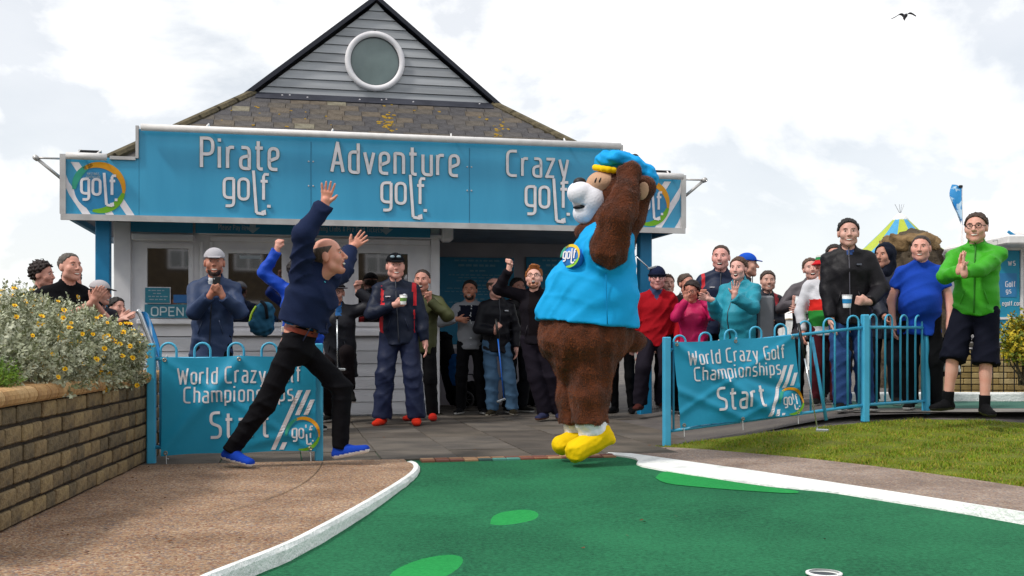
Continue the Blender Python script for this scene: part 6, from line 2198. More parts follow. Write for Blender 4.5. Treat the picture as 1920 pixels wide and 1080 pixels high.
    # ---------------- shoes
    for q in (-1, 1):
        a = An[q]; fd = Fd[q]
        lat = unit(np.cross(fd, Zv)); upf = np.cross(lat, fd)
        if upf[2] < 0: upf = -upf
        S = SDF(.02)
        heel = a - fd * .035 * s - upf * .045 * s; toe = a + fd * .180 * s - upf * .050 * s; mid = a + fd * .06 * s - upf * .045 * s
        S.cap(heel, mid, .040 * s, .047 * s, lat, .042 * s, .042 * s); S.cap(mid, toe, .047 * s, .043 * s, lat, .042 * s, .030 * s)
        S.cap(a - fd * .012 + upf * .01, mid + fd * .02, .043 * s, .03 * s, k=.02); S.cut(a + upf * .03 * s, upf); S.cut(a - upf * .078 * s, -upf)
        z0 = np.dot(a, upf)
        S.build('shoe', [cm(shoe[0]), cm(shoe[1], 'plain')], t, .011 if not fine else .008, [], lambda Cc: ((Cc @ upf - z0) < -.054 * s).astype(int))
        if lg['length'] == 'short':
            S = SDF(.01); S.cap(a - Zv * .02, a * .78 + Kn[q] * .22, .045 * s, .048 * s, flat=True); S.build('sock', cm('#17171b'), t, .012)
        if len(shoe) > 2:
            mb = MB()
            for k in range(4):
                o_ = a + fd * (.03 + .022 * k) * s + upf * (.004 - .012 * k) * s
                mb.tube([o_ - lat * .026 * s, o_ + upf * .012, o_ + lat * .026 * s], .0035, 5)
            mb.build('laces', cm(shoe[2], 'plain'), t)
    if extra: extra(dict(t=t, hd=hd, P=P, N=N, up=up, sx=sx, f=f2, s=s, Sh=Sh, El=El, Wr=Wr, hold=hold, An=An, C=C, hf=hf, hu=hu, hx=hx, Mh=Mh, info=info))
    return dict(t=t, hold=hold, Wr=Wr, Sh=Sh, N=N, P=P, f=f2, sx=sx, s=s, up=up, C=C)

def badge(m, r=.03):
    """chest emblem stitched on the left breast"""
    def fn(q):
        c = q['N'] - q['up'] * .17 * q['s'] + q['sx'] * .085 * q['s'] + q['f'] * (.128 * q['s'])
        mb = MB(); mb.ell(c, (r, .012, r), 12, 0, Matrix(np.stack([q['sx'], q['f'], q['up']]).T.tolist())); mb.build('emblem', m, q['t'], smooth=True)
        mb = MB(); mb.ell(c + q['f'] * .006, (r * .5, .01, r * .55), 10, 0, Matrix(np.stack([q['sx'], q['f'], q['up']]).T.tolist())); mb.build('emblem_centre', cm('#c33a44', 'plain'), q['t'], smooth=True)
        c2 = q['N'] - q['up'] * .17 * q['s'] - q['sx'] * .085 * q['s'] + q['f'] * (.134 * q['s'])
        mb = MB(); mb.box(c2, (.055, .012, .010), 0, Matrix(np.stack([q['sx'], q['f'], q['up']]).T.tolist())); mb.build('logo_bar', M_letter, q['t'])
    return fn
def mark(col, dx=.085):
    def fn(q):
        c2 = q['N'] - q['up'] * .15 * q['s'] + q['sx'] * dx * q['s'] + q['f'] * (.140 * q['s'])
        mb = MB(); mb.box(c2, (.045, .018, .014), 0, Matrix(np.stack([q['sx'], q['f'], q['up']]).T.tolist())); mb.build('logo_mark', cm(col, 'plain'), q['t'])
    return fn
# ---- the cast, left to right
navyred = lambda xx, ff, zz, arm: np.where(arm & (ff > -.06) & (zz > .30) & (np.abs(xx) < .178) & (np.abs(xx) > .138), 1, np.where((~arm) & (np.abs(xx) > .158) & (zz < .28), 1, 0))

# clapping men behind the shrubs
person('bald smiling man in a black polo shirt clapping behind the shrubs', 118, 8.8, 1.60, 50, hy=10, hp=4, fat=1.12, neck=(.06, 0), skin='#c58a72', hair=('buzz', '#5f5750'), mouth='smile', zg=.02,
       arms={-1: dict(w=(172, 568, -.12), pose='clap', dir=(.55, -.2, .8), th=(-.5, -.3, .6)), 1: dict(w=(176, 566, -.0), pose='clap', dir=(.6, 0, .75), th=(-.5, -.3, .6))},
       top=dict(c='#15161b', kind='cloth', sleeve='short', name='polo_shirt', collar=.03, more=['#c79a2a'], cf=lambda x, f_, z, a: np.where((np.hypot(x - .10, z - .43) < .022) & (f_ > 0), 1, 0)), legs=dict(c='#23242a'))
person('dark haired person with windblown hair half hidden at the far left behind the shrubs', 84, 9.6, 1.60, 70, hy=20, hair=('curly', '#2a1a16'), mouth='closed', zg=0, top=dict(c='#1b1b20'), skin='#b97f68', female=True)
person('dark haired person glimpsed between the bald man and the grey cap', 142, 10.0, 1.57, 40, hair=('short', '#1d1714'), mouth='smile', zg=0, top=dict(c='#16171c'), skin='#b97f68')
person('youth in a pale grey cap with black peak beside the blue post', 196, 9.4, 1.42, 60, hy=25, hp=-4, hair=('short', '#3a2a20'), hat=('cap', '#b9b4b6', '#1c1c20'), mouth='smile', zg=0, top=dict(c='#2a2333'), skin='#c08a74',
       arms={1: dict(w=(228, 600, -.1), pose='clap', dir=(.8, 0, .5))})
person('person in a black coat clapping at the left kiosk corner, right of the grey cap', 226, 9.9, 1.30, 60, hair=('short', '#1d1714'), mouth='closed', zg=0, top=dict(c='#141418', hem=.2, loose=.03), skin='#c08a74', neck=(-.06, 0),
       arms={-1: dict(w=(225, 598, -.25), pose='clap', dir=(.8, -.2, .5), th=(-.3, 0, 1)), 1: dict(w=(231, 600, -.2), pose='clap', dir=(.8, 0, .4), th=(-.3, 0, 1))})
# man with the phone
ph = person('smiling man in a grey cap and navy zip jacket filming with a phone', 397, 10.0, 1.75, 8, hy=6, skin='#a86a50', hair=('short', '#2a1c14'), beard='#3a261c', hat=('cap', '#b5b3b8', '#a8a6ab'), zg=0, fat=1.06,
            arms={-1: dict(w=(393, 556, -.34), pose='grip', dir=(.55, -.1, .8), th=(.7, 0, .5), hint=(-.6, .2, -1)), 1: dict(w=(418, 556, -.34), pose='grip', dir=(-.45, -.1, .85), th=(-.7, 0, .5), hint=(.6, .2, -1))},
            top=dict(c='#2c3d5e', kind='shell', hem=.20, loose=.032, zip='#20242e', fold=.010, more=['#d6d8dc'], cf=lambda x, f_, z, a: np.where((np.abs(x) < .022) & (z > .50) & (f_ > .04), 1, 0)), legs=dict(c='#15161b'))
p0 = at(406, 529, 9.62)
t = thing('phone', 'black phone held up by the man in the grey cap', 'phone', tuple(p0))
mb = MB(); mb.bbox(p0, (.068, .010, .10), .004); mb.build('case', M_black, t)
mb = MB(); mb.lathe(p0 + Vector((-.02, -.005, .03)), [(0, .0015), (.007, .0015), (.008, 0)], 10, axis=(0, -1, 0), caps=False); mb.build('camera_lens', M_steel, t)
# person with the teal backpack, seen from behind the runner
def pack(q):
    pass
bp = person('person in a bright blue jacket raising a fist, mostly hidden behind the leaping man', 566, 10.6, 1.70, 150, hy=-30, hair=('short', '#1f1714'), mouth='closed', zg=0, skin='#bd826c', hip=(-.03, 0),
       arms={1: dict(w=(519, 470, -.02), pose='fist', dir=(.2, 0, 1), th=(.8, -.3, 0), hint=(-1, 0, -.2))}, top=dict(c='#1a4cc0', hem=.14, loose=.025, fold=.010), legs=dict(c='#1a1b20'))
bc = at(492, 598, 10.32)
t = thing('backpack', 'dark teal backpack with lime edging hanging behind the leaping man', 'backpack', tuple(bc))
S = SDF(.05); S.cap(bc + Vector((.03, 0, .09)), bc + Vector((.0, 0, -.07)), .085, .11, (1, 0, 0), .08, .10); S.ell(bc + Vector((-.03, -.06, -.07)), (.085, .06, .08), k=.03); S.noise(.007, .13, 9)
S.build('bag_body', cm('#23506a'), t, .012)
mb = MB(); mb.tube(smooth_line([bc + Vector(v) for v in ((-.055, -.03, .12), (-.085, -.06, .06), (-.10, -.07, .0), (-.112, -.06, -.06))]), .010, 6); mb.build('lime_edging', cm('#a5c81e', 'plain'), t, smooth=True)
mb = MB(); mb.tube(smooth_line([bc + Vector(v) for v in ((.0, -.05, .17), (.05, -.09, .12), (.07, -.1, .0))]), .016, 6); mb.build('strap', cm('#16181f'), t, smooth=True)

# ---- the leaping man
def runner_extra(q):
    t = q['t']
    mb = MB(); w, e = q['Wr'][1], q['El'][1]; ax = unit(w - e)
    c = w - ax * .015
    mb.lathe(c, [(.032, -.012), (.034, -.01), (.034, .01), (.032, .012)], 16, axis=tuple(ax), caps=False); mb.build('wristband', cm('#1f66d8', 'plain'), t, smooth=True)
    P, up, s = q['P'], q['up'], q['s']
    # belt buckle and the shirt tail
    mb = MB(); c = P + up * .118 * s + q['f'] * .128; mb.bbox(c, (.018, .05, .04), .004); mb.build('buckle', cm('#8a5a34', 'plain'), t)
    S = SDF(.03); S.cap(P + up * .13 * s, P + up * .20 * s, .158, .150, q['sx'], .120, .112, flata=True); S.build('shirt_tail', cm('#1d6fae'), t, .012)
    mb = MB(); c = P + up * .12 * s - q['f'] * .118 - q['sx'] * .04; mb.bbox(c, (.06, .02, .045), .006); mb.build('white_label', cm('#c9c4c0', 'plain'), t)
    c = at(608, 530, 7.66); mb = MB(); mb.ell(c, (.012, .012, .012), 8); mb.build('pin_badge', cm('#2fb0c0', 'plain'), t, smooth=True)
RU = person('balding man in a navy jacket and black jeans leaping with both arms raised', 555, 7.72, 1.78, 86, twist=-26, fat=1.08, zg=0, hy=4, hp=10, hsize=1.04, pel=(556, 648, 0), neck=(.17, 0), headoff=(.02, 0, -.045), skin='#c58268', hair=('sides', '#5f5047'), mouth='shout',
       arms={-1: dict(w=(609, 386, -.14), pose='open', dir=(.18, -.10, 1), th=(.95, .1, .1), hint=(-.5, -.8, -.1), curl=-1), 1: dict(w=(656, 468, .62), pose='open', dir=(.75, .1, .75), th=(-.5, 0, .6), hint=(.1, .2, -.8), curl=1)},
       feet={-1: dict(a=(431, 848, -.10), hint=(.9, -.1, .5), dir=(.80, -.42, -.16)), 1: dict(a=(638, 838, .06), hint=(1, -.1, .2), dir=(.97, -.12, .20))},
       top=dict(c='#1b2644', kind='cloth', hem=-.145, loose=.048, flare=.10, collar=.085, fold=.010), legs=dict(c='#17161c', loose=.013, fold=.005, hemr=.046), belt='#7a2c18',
       shoe=('#1a44b4', '#e8e8ea', '#2a62d0'), fine=True, extra=runner_extra)

# man with hat, raised fist and lifted knee
hm_p = person('man in a grey trilby and glasses cheering with one knee lifted and a fist raised', 638, 11.9, 1.72, -2, dz=-.17, hp=-2, hair=('short', '#6a625c'), hat=('trilby', '#4b484c', '#2a282c'), glasses='#2a2a2e', mouth='open', zg=0, skin='#b57f6a', hip=(.0, 0),
       arms={-1: dict(w=(624, 574, -.30), pose='grip', dir=(-.05, -.2, 1), th=(.8, 0, .3), hint=(-1, 0, -.7)), 1: dict(w=(671, 546, -.05), pose='fist', dir=(.05, -.1, 1), th=(-.8, -.4, 0), hint=(.9, .1, -.9))},
       feet={1: dict(a=(655, 728, -.30), hint=(.1, -1, .3), dir=(.35, -.8, -.45))}, top=dict(c='#2b2c35', hem=.26, loose=.034, fold=.009, more=['#1f5f9c'], cf=lambda x, f_, z, a: np.where((np.abs(x) < .03) & (z > .45) & (f_ > .03), 1, 0)), legs=dict(c='#231b1e'))
putter('short putter hanging from the hand of the man in the trilby', at(632, 592, 11.5), at(633, 692, 11.45), (.9, -.3, 0), grip=.06)
# navy and red tracksuit man with the paper cup
nv = person('tall man in a navy and red tracksuit and black cap holding a white paper cup', 748, 11.55, 1.83, 4, hy=10, fat=1.08, hair=('short', '#4a3a30'), hat=('cap', '#14151b', '#14151b'), skin='#c98c78', zg=0,
       arms={-1: dict(w=(738, 572, -.27), pose='grip', dir=(.95, -.2, .25), th=(.1, -.4, 1), hint=(-.9, .1, -.6)), 1: dict(w=(797, 642, -.05), pose='relax')},
       feet={-1: dict(a=(716, 784, -.05), dir=(-.25, -1, -.05)), 1: dict(a=(781, 783, -.05), dir=(.1, -1, -.05))},
       top=dict(c='#18243f', more=['#c9222c'], cf=navyred, hem=.10, loose=.032, collar=.07, fold=.009), legs=dict(c='#1a2340', loose=.034, kind='shell', fold=.010, hemr=.066), shoe=('#d8321c', '#c82a18'), extra=badge(cm('#d9dde4', 'plain')))
cup('white paper cup in the hand of the man in the navy and red tracksuit', Vector(at(756, 571, 11.20)), (0, 0, 1), cm('#e6e4e0', 'plain'), cm('#6f9a4a', 'plain'))
mbg = MB()
pc = nv['C']
for q in (-1, 1): mbg.ell(pc + A((q * .034 + .015, -.112, .098)), (.026, .012, .016), 8)
mbg.build('sunglasses', cm('#8fa4ae', 'plain'), nv['t'], smooth=True)
person('man in an olive padded coat and red shoes half hidden behind the navy tracksuit', 792, 12.1, 1.70, -8, hair=('buzz', '#3a2e28'), skin='#b87c66', mouth='open', zg=0,
       arms={1: dict(w=(806, 566, -.22), pose='fist', dir=(-.2, -.2, 1), th=(-.8, -.3, 0), hint=(1, 0, -.8))}, top=dict(c='#474a2c', hem=.14, loose=.036, fold=.012), legs=dict(c='#17171b'), shoe=('#c22c22', '#b02a22'))
# bay crowd
person('dark haired man in a grey hoodie with navy yoke, hand on his chest', 882, 13.2, 1.64, 0, hy=-6, hair=('short', '#17110e'), beard='#2f2019', skin='#a5694e', zg=0,
       arms={-1: dict(w=(856, 598, -.22), pose='relax', dir=(.95, -.1, -.15), th=(.1, -.3, 1), hint=(-1, .2, -.5))}, feet={-1: dict(a=(864, 769, 0)), 1: dict(a=(905, 769, 0))},
       top=dict(c='#8d8f95', more=['#1b2033', '#d2d4d8'], kind='cloth', hem=.08, loose=.022, name='hoodie', cf=lambda x, f_, z, a: np.where((np.abs(x - .01) < .008) & (z < .50) & (f_ > 0), 2, np.where((z > .30) & (z < .50) & (np.abs(x) < .17) & (~a), 1, np.where((x > .15), 1, 0)))), legs=dict(c='#15151a'), shoe=('#1c1c20', '#cfcfcd'))
jm = person('balding man in a black jacket and blue jeans holding a blue putter', 930, 13.0, 1.66, 18, hy=30, hair=('sides', '#4a3a30'), glasses='#4a4a4c', skin='#be8a76', mouth='smile', zg=0, headoff=(-.04, 0, 0),
       arms={-1: dict(w=(928, 622, -.22), pose='grip', dir=(.3, -.4, .6), th=(.2, -.4, .9), hint=(-.8, .3, -.6))}, feet={-1: dict(a=(924, 772, 0), dir=(-.3, -1, -.05)), 1: dict(a=(962, 774, 0), dir=(.2, -1, -.05))},
       top=dict(c='#191a24', hem=.12, loose=.028), legs=dict(c='#4d6d8c', kind='cloth', loose=.024, fold=.010, hemr=.06), shoe=('#3a3426', '#b9b4a8'), extra=mark('#c9cbd2'))
putter('blue shafted putter held by the man in blue jeans', at(930, 598, 12.58), at(945, 748, 12.45), (-.8, -.3, -.3), M_bluesh, grip=.25)
person('ginger haired man in glasses and a dark zip top shouting with a raised fist', 1001, 12.1, 1.73, -12, hy=6, hp=14, hair=('quiff', '#a8642c'), beard='#a06a48', glasses='#6a6058', skin='#d09a84', mouth='shout', zg=0, neck=(-.02, 0), hip=(.03, 0),
       arms={-1: dict(w=(954, 506, -.12), pose='fist', dir=(.15, -.1, 1), th=(.7, -.5, 0), hint=(-1, .1, -.3))}, feet={-1: dict(a=(1022, 776, 0), dir=(-.5, -1, -.05)), 1: dict(a=(1048, 772, .05), dir=(.1, -1, -.05))},
       top=dict(c='#221d26', hem=.06, loose=.026, more=['#191016'], kind='cloth', cf=lambda x, f_, z, a: np.where((np.abs(x) < .07) & (f_ > .05) & (z > .05), 1, 0)), legs=dict(c='#292330', loose=.03, hemr=.055), belt='#7a3f28', shoe=('#2f3350', '#6a4530', '#b8962a'))
person('person in black with dark hair standing behind the raised arm of the ginger man', 966, 13.4, 1.68, 30, hair=('short', '#15100e'), mouth='closed', skin='#8a5a48', zg=0, top=dict(c='#15151b'))
# behind the costume
person('person in black trousers and ballet flats mostly hidden behind the bear costume', 1168, 13.3, 1.62, -20, hair=('bob', '#33241c'), mouth='smile', zg=.0, skin='#bd8672', top=dict(c='#25252c'), legs=dict(c='#16161a', loose=.006), shoe=('#16161a', '#16161a'), female=True)
person('man in a red sweater and navy beanie standing right of the bear costume', 1230, 12.6, 1.76, -4, hp=-4, fat=1.04, hair=('none', '#4a3a30'), hat=('beanie', '#1c2440', '#1a2038'), glasses='#3a3a40', skin='#c2857a', mouth='closed', zg=.0,
       feet={-1: dict(a=(1200, 756, -.15), dir=(-.4, -1, 0)), 1: dict(a=(1241, 752, 0))}, top=dict(c='#a81420', kind='cloth', hem=.09, loose=.03, name='sweater', collar=.01, fold=.008, more=['#39486a'], cf=lambda x, f_, z, a: np.where((np.abs(x) < .06 - (.55 - z) * .55) & (z > .45) & (f_ > 0), 1, 0)), legs=dict(c='#2b2633', loose=.026, hemr=.06), shoe=('#4a2420', '#2a1814'))
person('brown haired person peeping over the shoulder of the red sweater', 1252, 13.8, 1.70, 10, hair=('short', '#5a3a28'), mouth='smile', skin='#c08a74', zg=.05, top=dict(c='#26262c'))
person('grey haired man in dark coat and white shirt between red sweater and pink coat', 1282, 12.9, 1.66, 20, hy=8, hair=('short', '#5c4c42'), skin='#bb8068', mouth='smile', zg=.04,
       top=dict(c='#17181f', more=['#dcdfe4'], loose=.03, cf=lambda x, f_, z, a: np.where((np.abs(x) < .045 - (.56 - z) * .3) & (z > .40) & (f_ > 0), 1, 0)))
person('girl in a bright pink coat and glasses with one hand raised', 1304, 11.9, 1.50, -20, hy=-12, hp=-14, hair=('bob', '#2a1a16'), glasses='#4a3a3a', skin='#b8745c', mouth='closed', zg=.06, female=True,
       arms={-1: dict(w=(1287, 562, -.22), pose='open', dir=(-.2, -.2, 1), th=(.7, 0, 0), hint=(-.6, .2, -1)), 1: dict(w=(1318, 560, -.22), pose='grip', dir=(0, -.2, 1), th=(-.7, 0, 0), hint=(.6, .2, -1))}, top=dict(c='#c01a5a', kind='shell', hem=.22, loose=.03, fold=.012, name='coat'))
person('tall cropped haired man in a navy jacket with red shoulders behind the turquoise jacket', 1350, 12.3, 1.92, -8, hy=-12, hair=('buzz', '#4a3428'), skin='#cb9080', mouth='open', zg=.07, fat=1.06,
       top=dict(c='#1b2742', more=['#c4242e'], cf=navyred, loose=.03, collar=.06), extra=badge(cm('#dfe2e8', 'plain')))
person('woman in a turquoise padded jacket with hair tied back and a hand raised', 1388, 11.5, 1.68, -42, hy=10, fat=1.14, hair=('short', '#5a3d2c'), skin='#d09a88', mouth='open', zg=.11, female=True,
       arms={-1: dict(w=(1334, 562, -.14), pose='relax', dir=(-.9, -.1, .3), th=(0, -.3, 1), hint=(-.1, .2, -1)), 1: dict(w=(1377, 556, -.40), pose='open', dir=(.05, -.2, 1), th=(-.8, 0, .1), hint=(.8, 0, -.9))},
       top=dict(c='#2a93a8', kind='shell', hem=.16, loose=.04, fold=.014, collar=.07), legs=dict(c='#1f2a4a'))
person('person in a royal blue baseball cap facing right behind the turquoise jacket', 1400, 12.6, 1.78, 70, hair=('short', '#4a3428'), hat=('cap', '#1d55c4', '#1d55c4'), skin='#c08a72', mouth='closed', zg=.14, top=dict(c='#2b2f3a'))
person('child in a dark jacket with a red stripe beside the grey chair back', 1434, 11.9, 1.52, 10, hy=-14, hair=('short', '#4a3a30'), skin='#b98a74', mouth='smile', zg=.15,
       arms={1: dict(w=(1448, 606, -.2), pose='relax')}, top=dict(c='#1d2334', more=['#a82a34'], cf=lambda x, f_, z, a: np.where((x > .10) & (z > .36) & (~a), 1, 0)))
# right of the gap
gw = person('laughing woman with short brown hair in a grey brown jacket holding a paper cup', 1514, 11.6, 1.59, -12, hy=4, hr=8, hp=4, hair=('short', '#5d4636'), skin='#c4907c', mouth='open', zg=.2, fat=1.06, female=True,
       arms={-1: dict(w=(1489, 572, -.24), pose='grip', dir=(.1, -.3, .8), th=(.7, -.3, .2), hint=(-.8, .2, -.9)), 1: dict(w=(1504, 584, -.34), pose='relax', dir=(-.9, -.3, .1), th=(0, -.2, 1), hint=(.8, .2, -.7))}, top=dict(c='#565055', hem=.14, loose=.03))
cup('small white paper cup held by the laughing woman in grey brown', Vector(at(1494, 570, 11.30)), (.2, -.1, 1), cm('#d9dcde', 'plain'), None, .8)
person('bearded man in a red white and green bucket hat and matching rugby shirt', 1549, 11.2, 1.57, -6, hy=10, fat=1.15, hair=('short', '#3a261a'), beard='#5a3a28', hat=('bucket', '#c8242c', '#2a8a52'), glasses='#000000', skin='#b97a62', mouth='smile', zg=.22,
       top=dict(c='#d8d8de', kind='cloth', more=['#cf2a24', '#2f8a3a'], name='rugby_shirt', hem=.10, loose=.022, collar=.03, cf=lambda x, f_, z, a: np.where((z > .18) & (z < .32) & (~a), 1, np.where((z <= .18) & (z > .0) & (~a), 2, 0))), legs=dict(c='#4a1a22'))
person('dark haired man whose head shows behind the bucket hat', 1564, 12.2, 1.76, -10, hair=('short', '#2a1d17'), skin='#b97f6a', mouth='closed', zg=.23, top=dict(c='#2a2c33'))
bj = person('tall dark haired man in a black soft shell jacket and jeans holding a blue cup', 1592, 10.15, 1.81, -14, hy=2, fat=1.05, hair=('short', '#1f1a18'), skin='#c08e7a', mouth='smile', zg=.235,
       arms={1: dict(w=(1630, 566, -.28), pose='grip', dir=(-.95, -.3, .05), th=(0, -.3, 1), hint=(.9, .3, -.6)), -1: dict(w=(1559, 622, -.12), pose='relax')},
       feet={-1: dict(a=(1580, 760, -.05), dir=(-.5, -1, 0)), 1: dict(a=(1622, 756, .05), dir=(.1, -1, 0))}, top=dict(c='#1b181f', kind='shell', hem=.13, loose=.034, zip='#54525c', collar=.06, fold=.0055, more=['#2a4a86'], cf=lambda x, f_, z, a: np.where((np.abs(x) < .03) & (z > .50) & (f_ > .05), 1, 0)), legs=dict(c='#2c4878', loose=.024, fold=.009, hemr=.06), extra=mark('#5b5f6c'))
cup('blue and white paper cup held by the man in the black soft shell', Vector(at(1588, 577, 9.72)), (0, -.05, 1), cm('#dfe3e6', 'plain'), cm('#2f8fc8', 'plain'), 1.15)
person('person in a navy hooded coat with the hood up and a tan cap peak', 1658, 11.1, 1.66, -30, hy=-20, hair=('none', '#6a4a2e'), hat=('hood', '#262c3d', '#262c3d'), skin='#a8745c', mouth='closed', zg=.235, top=dict(c='#262c3d', hem=.2, loose=.034, fold=.01),
       arms={-1: dict(w=(1660, 598, -.3), pose='relax')}, legs=dict(c='#191c28'))
person('stocky man in a bright blue T-shirt with arms hanging down', 1730, 10.3, 1.67, -16, hy=-14, fat=1.2, hair=('buzz', '#3a2c24'), skin='#c98d78', mouth='smile', zg=.235,
       top=dict(c='#1b45ae', kind='cloth', sleeve='short', name='tshirt', hem=.17, loose=.022, collar=.0, fold=.009), legs=dict(c='#15161b', loose=.03))
gm = person('man in a bright green jacket, glasses and navy shorts clapping at the right', 1830, 9.43, 1.76, -30, hy=-4, fat=1.06, hair=('short', '#4a382c'), glasses='#1d1d20', skin='#c78f78', mouth='smile', zg=.255,
       arms={-1: dict(w=(1799, 508, -.34), pose='clap', dir=(.15, -.1, 1), th=(.6, .3, .5), hint=(-.8, .3, -1)), 1: dict(w=(1808, 512, -.40), pose='clap', dir=(-.05, .05, 1), th=(-.3, -.6, .5), hint=(.9, .3, -.9))},
       feet={-1: dict(a=(1777, 752, .0), dir=(-.95, -.5, -.02)), 1: dict(a=(1846, 760, -.12), dir=(-.10, -1, -.06))}, top=dict(c='#3fa622', kind='shell', hem=.06, loose=.030, collar=.07, fold=.012, zip='#2c7a18'),
       legs=dict(c='#171a2c', length='short', loose=.024, name='shorts', fold=.008), shoe=('#17171a', '#202024', '#3a3a40'), extra=mark('#d5e6d0'))
# ------------------------------------------------------------------ person in the bear costume
BD = 8.0
BP = F / BD
def bpt(px, py, dy=0.0): return A(at(px, py, BD + dy))
def br(p): return p / BP                     # photo pixels to metres at the costume
bear = thing('person', 'person in a brown bear costume with blue vest, blue beret and yellow shoes', 'person', tuple(bpt(1090, 866)))
cov = []
M_fur = mat('brown_fur_cloth', '#5c2c14', .95, '#43200d', 14, 6, .8, 60, sheen=.1)
M_vest = cloth('bright_blue_vest_cloth', '#18a4e2', .7, .9, .3, 10)
M_plush = cloth('white_plush', '#ececf4', .9, .93, .25, 60)
M_beige = cloth('beige_felt', '#c39c80', .9, .9, .2, 60)
M_yel = cloth('yellow_felt', '#f2c80a', .75, .9, .3, 22)
M_bblack = mat('black_fabric', '#0c0d12', .5)
# fur body, one continuous surface: legs, belly, chest, arms, head, tail
S = SDF(.05)
S.cap(bpt(1100, 618), bpt(1108, 560), br(88), br(80), (1, 0, 0), br(80), br(78))
S.cap(bpt(1110, 560), bpt(1138, 480), br(76), br(38), (1, 0, 0), br(72), br(44))
S.ell(bpt(1092, 640, -.05), (br(76), br(76), br(50)))
S.cap(bpt(1108, 690, -.10), bpt(1105, 740, -.12), br(46), br(36)); S.cap(bpt(1105, 740, -.12), bpt(1105, 793, -.12), br(36), br(35), flat=True)
S.cap(bpt(1084, 690, .18), bpt(1074, 745, .17), br(40), br(31)); S.cap(bpt(1074, 745, .17), bpt(1074, 792, .17), br(31), br(29), flat=True)
S.cap(bpt(1062, 650, -.05), bpt(1078, 690, -.05), br(44), br(34), k=.06)
S.ell(bpt(1190, 641, .05), (br(22), br(22), br(20)), k=.03)
# neck and head
S.cap(bpt(1135, 480), bpt(1150, 420), br(48), br(48), k=.06)
S.ell(bpt(1165, 372), (br(52), br(54), br(56)), k=.05)
S.ell(bpt(1100, 436, .05), (br(24), br(34), br(18)), k=.04)
# near arm raised to the head, far arm raised too
SHN = bpt(1143, 468, -.32)
S.cap(bpt(1138, 470, -.2), SHN, br(40), br(34), k=.05)
S.cap(SHN, bpt(1156, 410, -.38), br(33), br(31), k=.04); S.cap(bpt(1156, 410, -.38), bpt(1172, 370, -.33), br(31), br(27), k=.06)
S.cap(bpt(1168, 370, -.36), bpt(1183, 328, -.28), br(22), br(18), k=.05)
S.ell(bpt(1181, 325, -.28), (br(22), br(18), br(15)), k=.03)
for dx, dy_ in ((-16, -3), (-6, -9), (6, -9), (15, -4)): S.ell(bpt(1181 + dx, 322 + dy_, -.30), (br(8), br(9), br(9)), k=.02)
S.ell(bpt(1165, 338, -.30), (br(9), br(9), br(10)), k=.02)
S.cap(bpt(1140, 470, .25), bpt(1160, 400, .36), br(34), br(30), k=.05); S.cap(bpt(1160, 400, .36), bpt(1165, 330, .30), br(28), br(20), k=.05); S.cap(bpt(1180, 410, -.05), bpt(1195, 360, -.05), br(26), br(22), k=.06)
# ear
S.cap(bpt(1207, 352, -.12), bpt(1207, 352, -.02), br(22), br(22), k=.03)
S.noise(.006, .22, 1); S.fold(.008, .18, 12)
body = S.build('body', M_fur, bear, .013)
# fur pile: short strands over the whole surface
def pile(ob, n, ln, w, mats, name, parent, comb=(0, 0, -1), keep=None):
    me = ob.data
    V = np.empty(len(me.vertices) * 3, np.float32); me.vertices.foreach_get('co', V); V = V.reshape(-1, 3).astype(float)
    NN = np.empty(len(me.vertices) * 3, np.float32); me.vertices.foreach_get('normal', NN); NN = NN.reshape(-1, 3).astype(float)
    Q = np.empty(len(me.polygons) * 4, np.int32); me.loops.foreach_get('vertex_index', Q); Q = Q.reshape(-1, 4)
    a, b, c, d = (V[Q[:, i]] for i in range(4))
    ar = np.linalg.norm(np.cross(c - a, d - b), axis=1)
    i = rng.choice(len(Q), n, p=ar / ar.sum()); s, t = rng.random((n, 1)), rng.random((n, 1))
    p = (a[i] * (1 - s) + b[i] * s) * (1 - t) + (d[i] * (1 - s) + c[i] * s) * t
    nn = NN[Q[i]].mean(axis=1); nn /= np.linalg.norm(nn, axis=1)[:, None]
    o = A(offset_of(ob))
    if keep is not None:
        k = keep(p + o); p, nn = p[k], nn[k]; n = len(p)
    q = p * 14
    sw = np.stack([np.sin(q[:, 1] + 2 * q[:, 2]), np.sin(q[:, 2] * 1.3 + q[:, 0]), np.sin(q[:, 0] * 1.7 - q[:, 1]) * .6], 1)
    dr = A(comb) * .8 + sw * .55 + rng.normal(0, .35, (n, 3))
    dr -= nn * (dr * nn).sum(1)[:, None]
    dr = dr / np.linalg.norm(dr, axis=1)[:, None] * .85 + nn * rng.uniform(.35, .95, (n, 1))
    dr /= np.linalg.norm(dr, axis=1)[:, None]
    L = ln * rng.uniform(.6, 1.3, (n, 1))
    sd_ = np.cross(dr, nn); sd_ /= np.maximum(1e-6, np.linalg.norm(sd_, axis=1))[:, None]
    W = w * rng.uniform(.7, 1.3, (n, 1))
    T = np.empty((n, 3, 3)); T[:, 0] = p - sd_ * W - nn * .002; T[:, 1] = p + sd_ * W - nn * .002; T[:, 2] = p + dr * L
    o_ = np_mesh(name, T.reshape(-1, 3), np.arange(3 * n).reshape(-1, 3), mats, parent, rng.choice(len(mats), n), np.zeros(3), False)
    return tag(o_, kind='stuff')
FM = [mat('fur_%d' % i, c, .8, None, 30, spec=.25, sheen=.1) for i, c in enumerate(('#6b3314', '#8d4a1c', '#46210d', '#78390f'))]
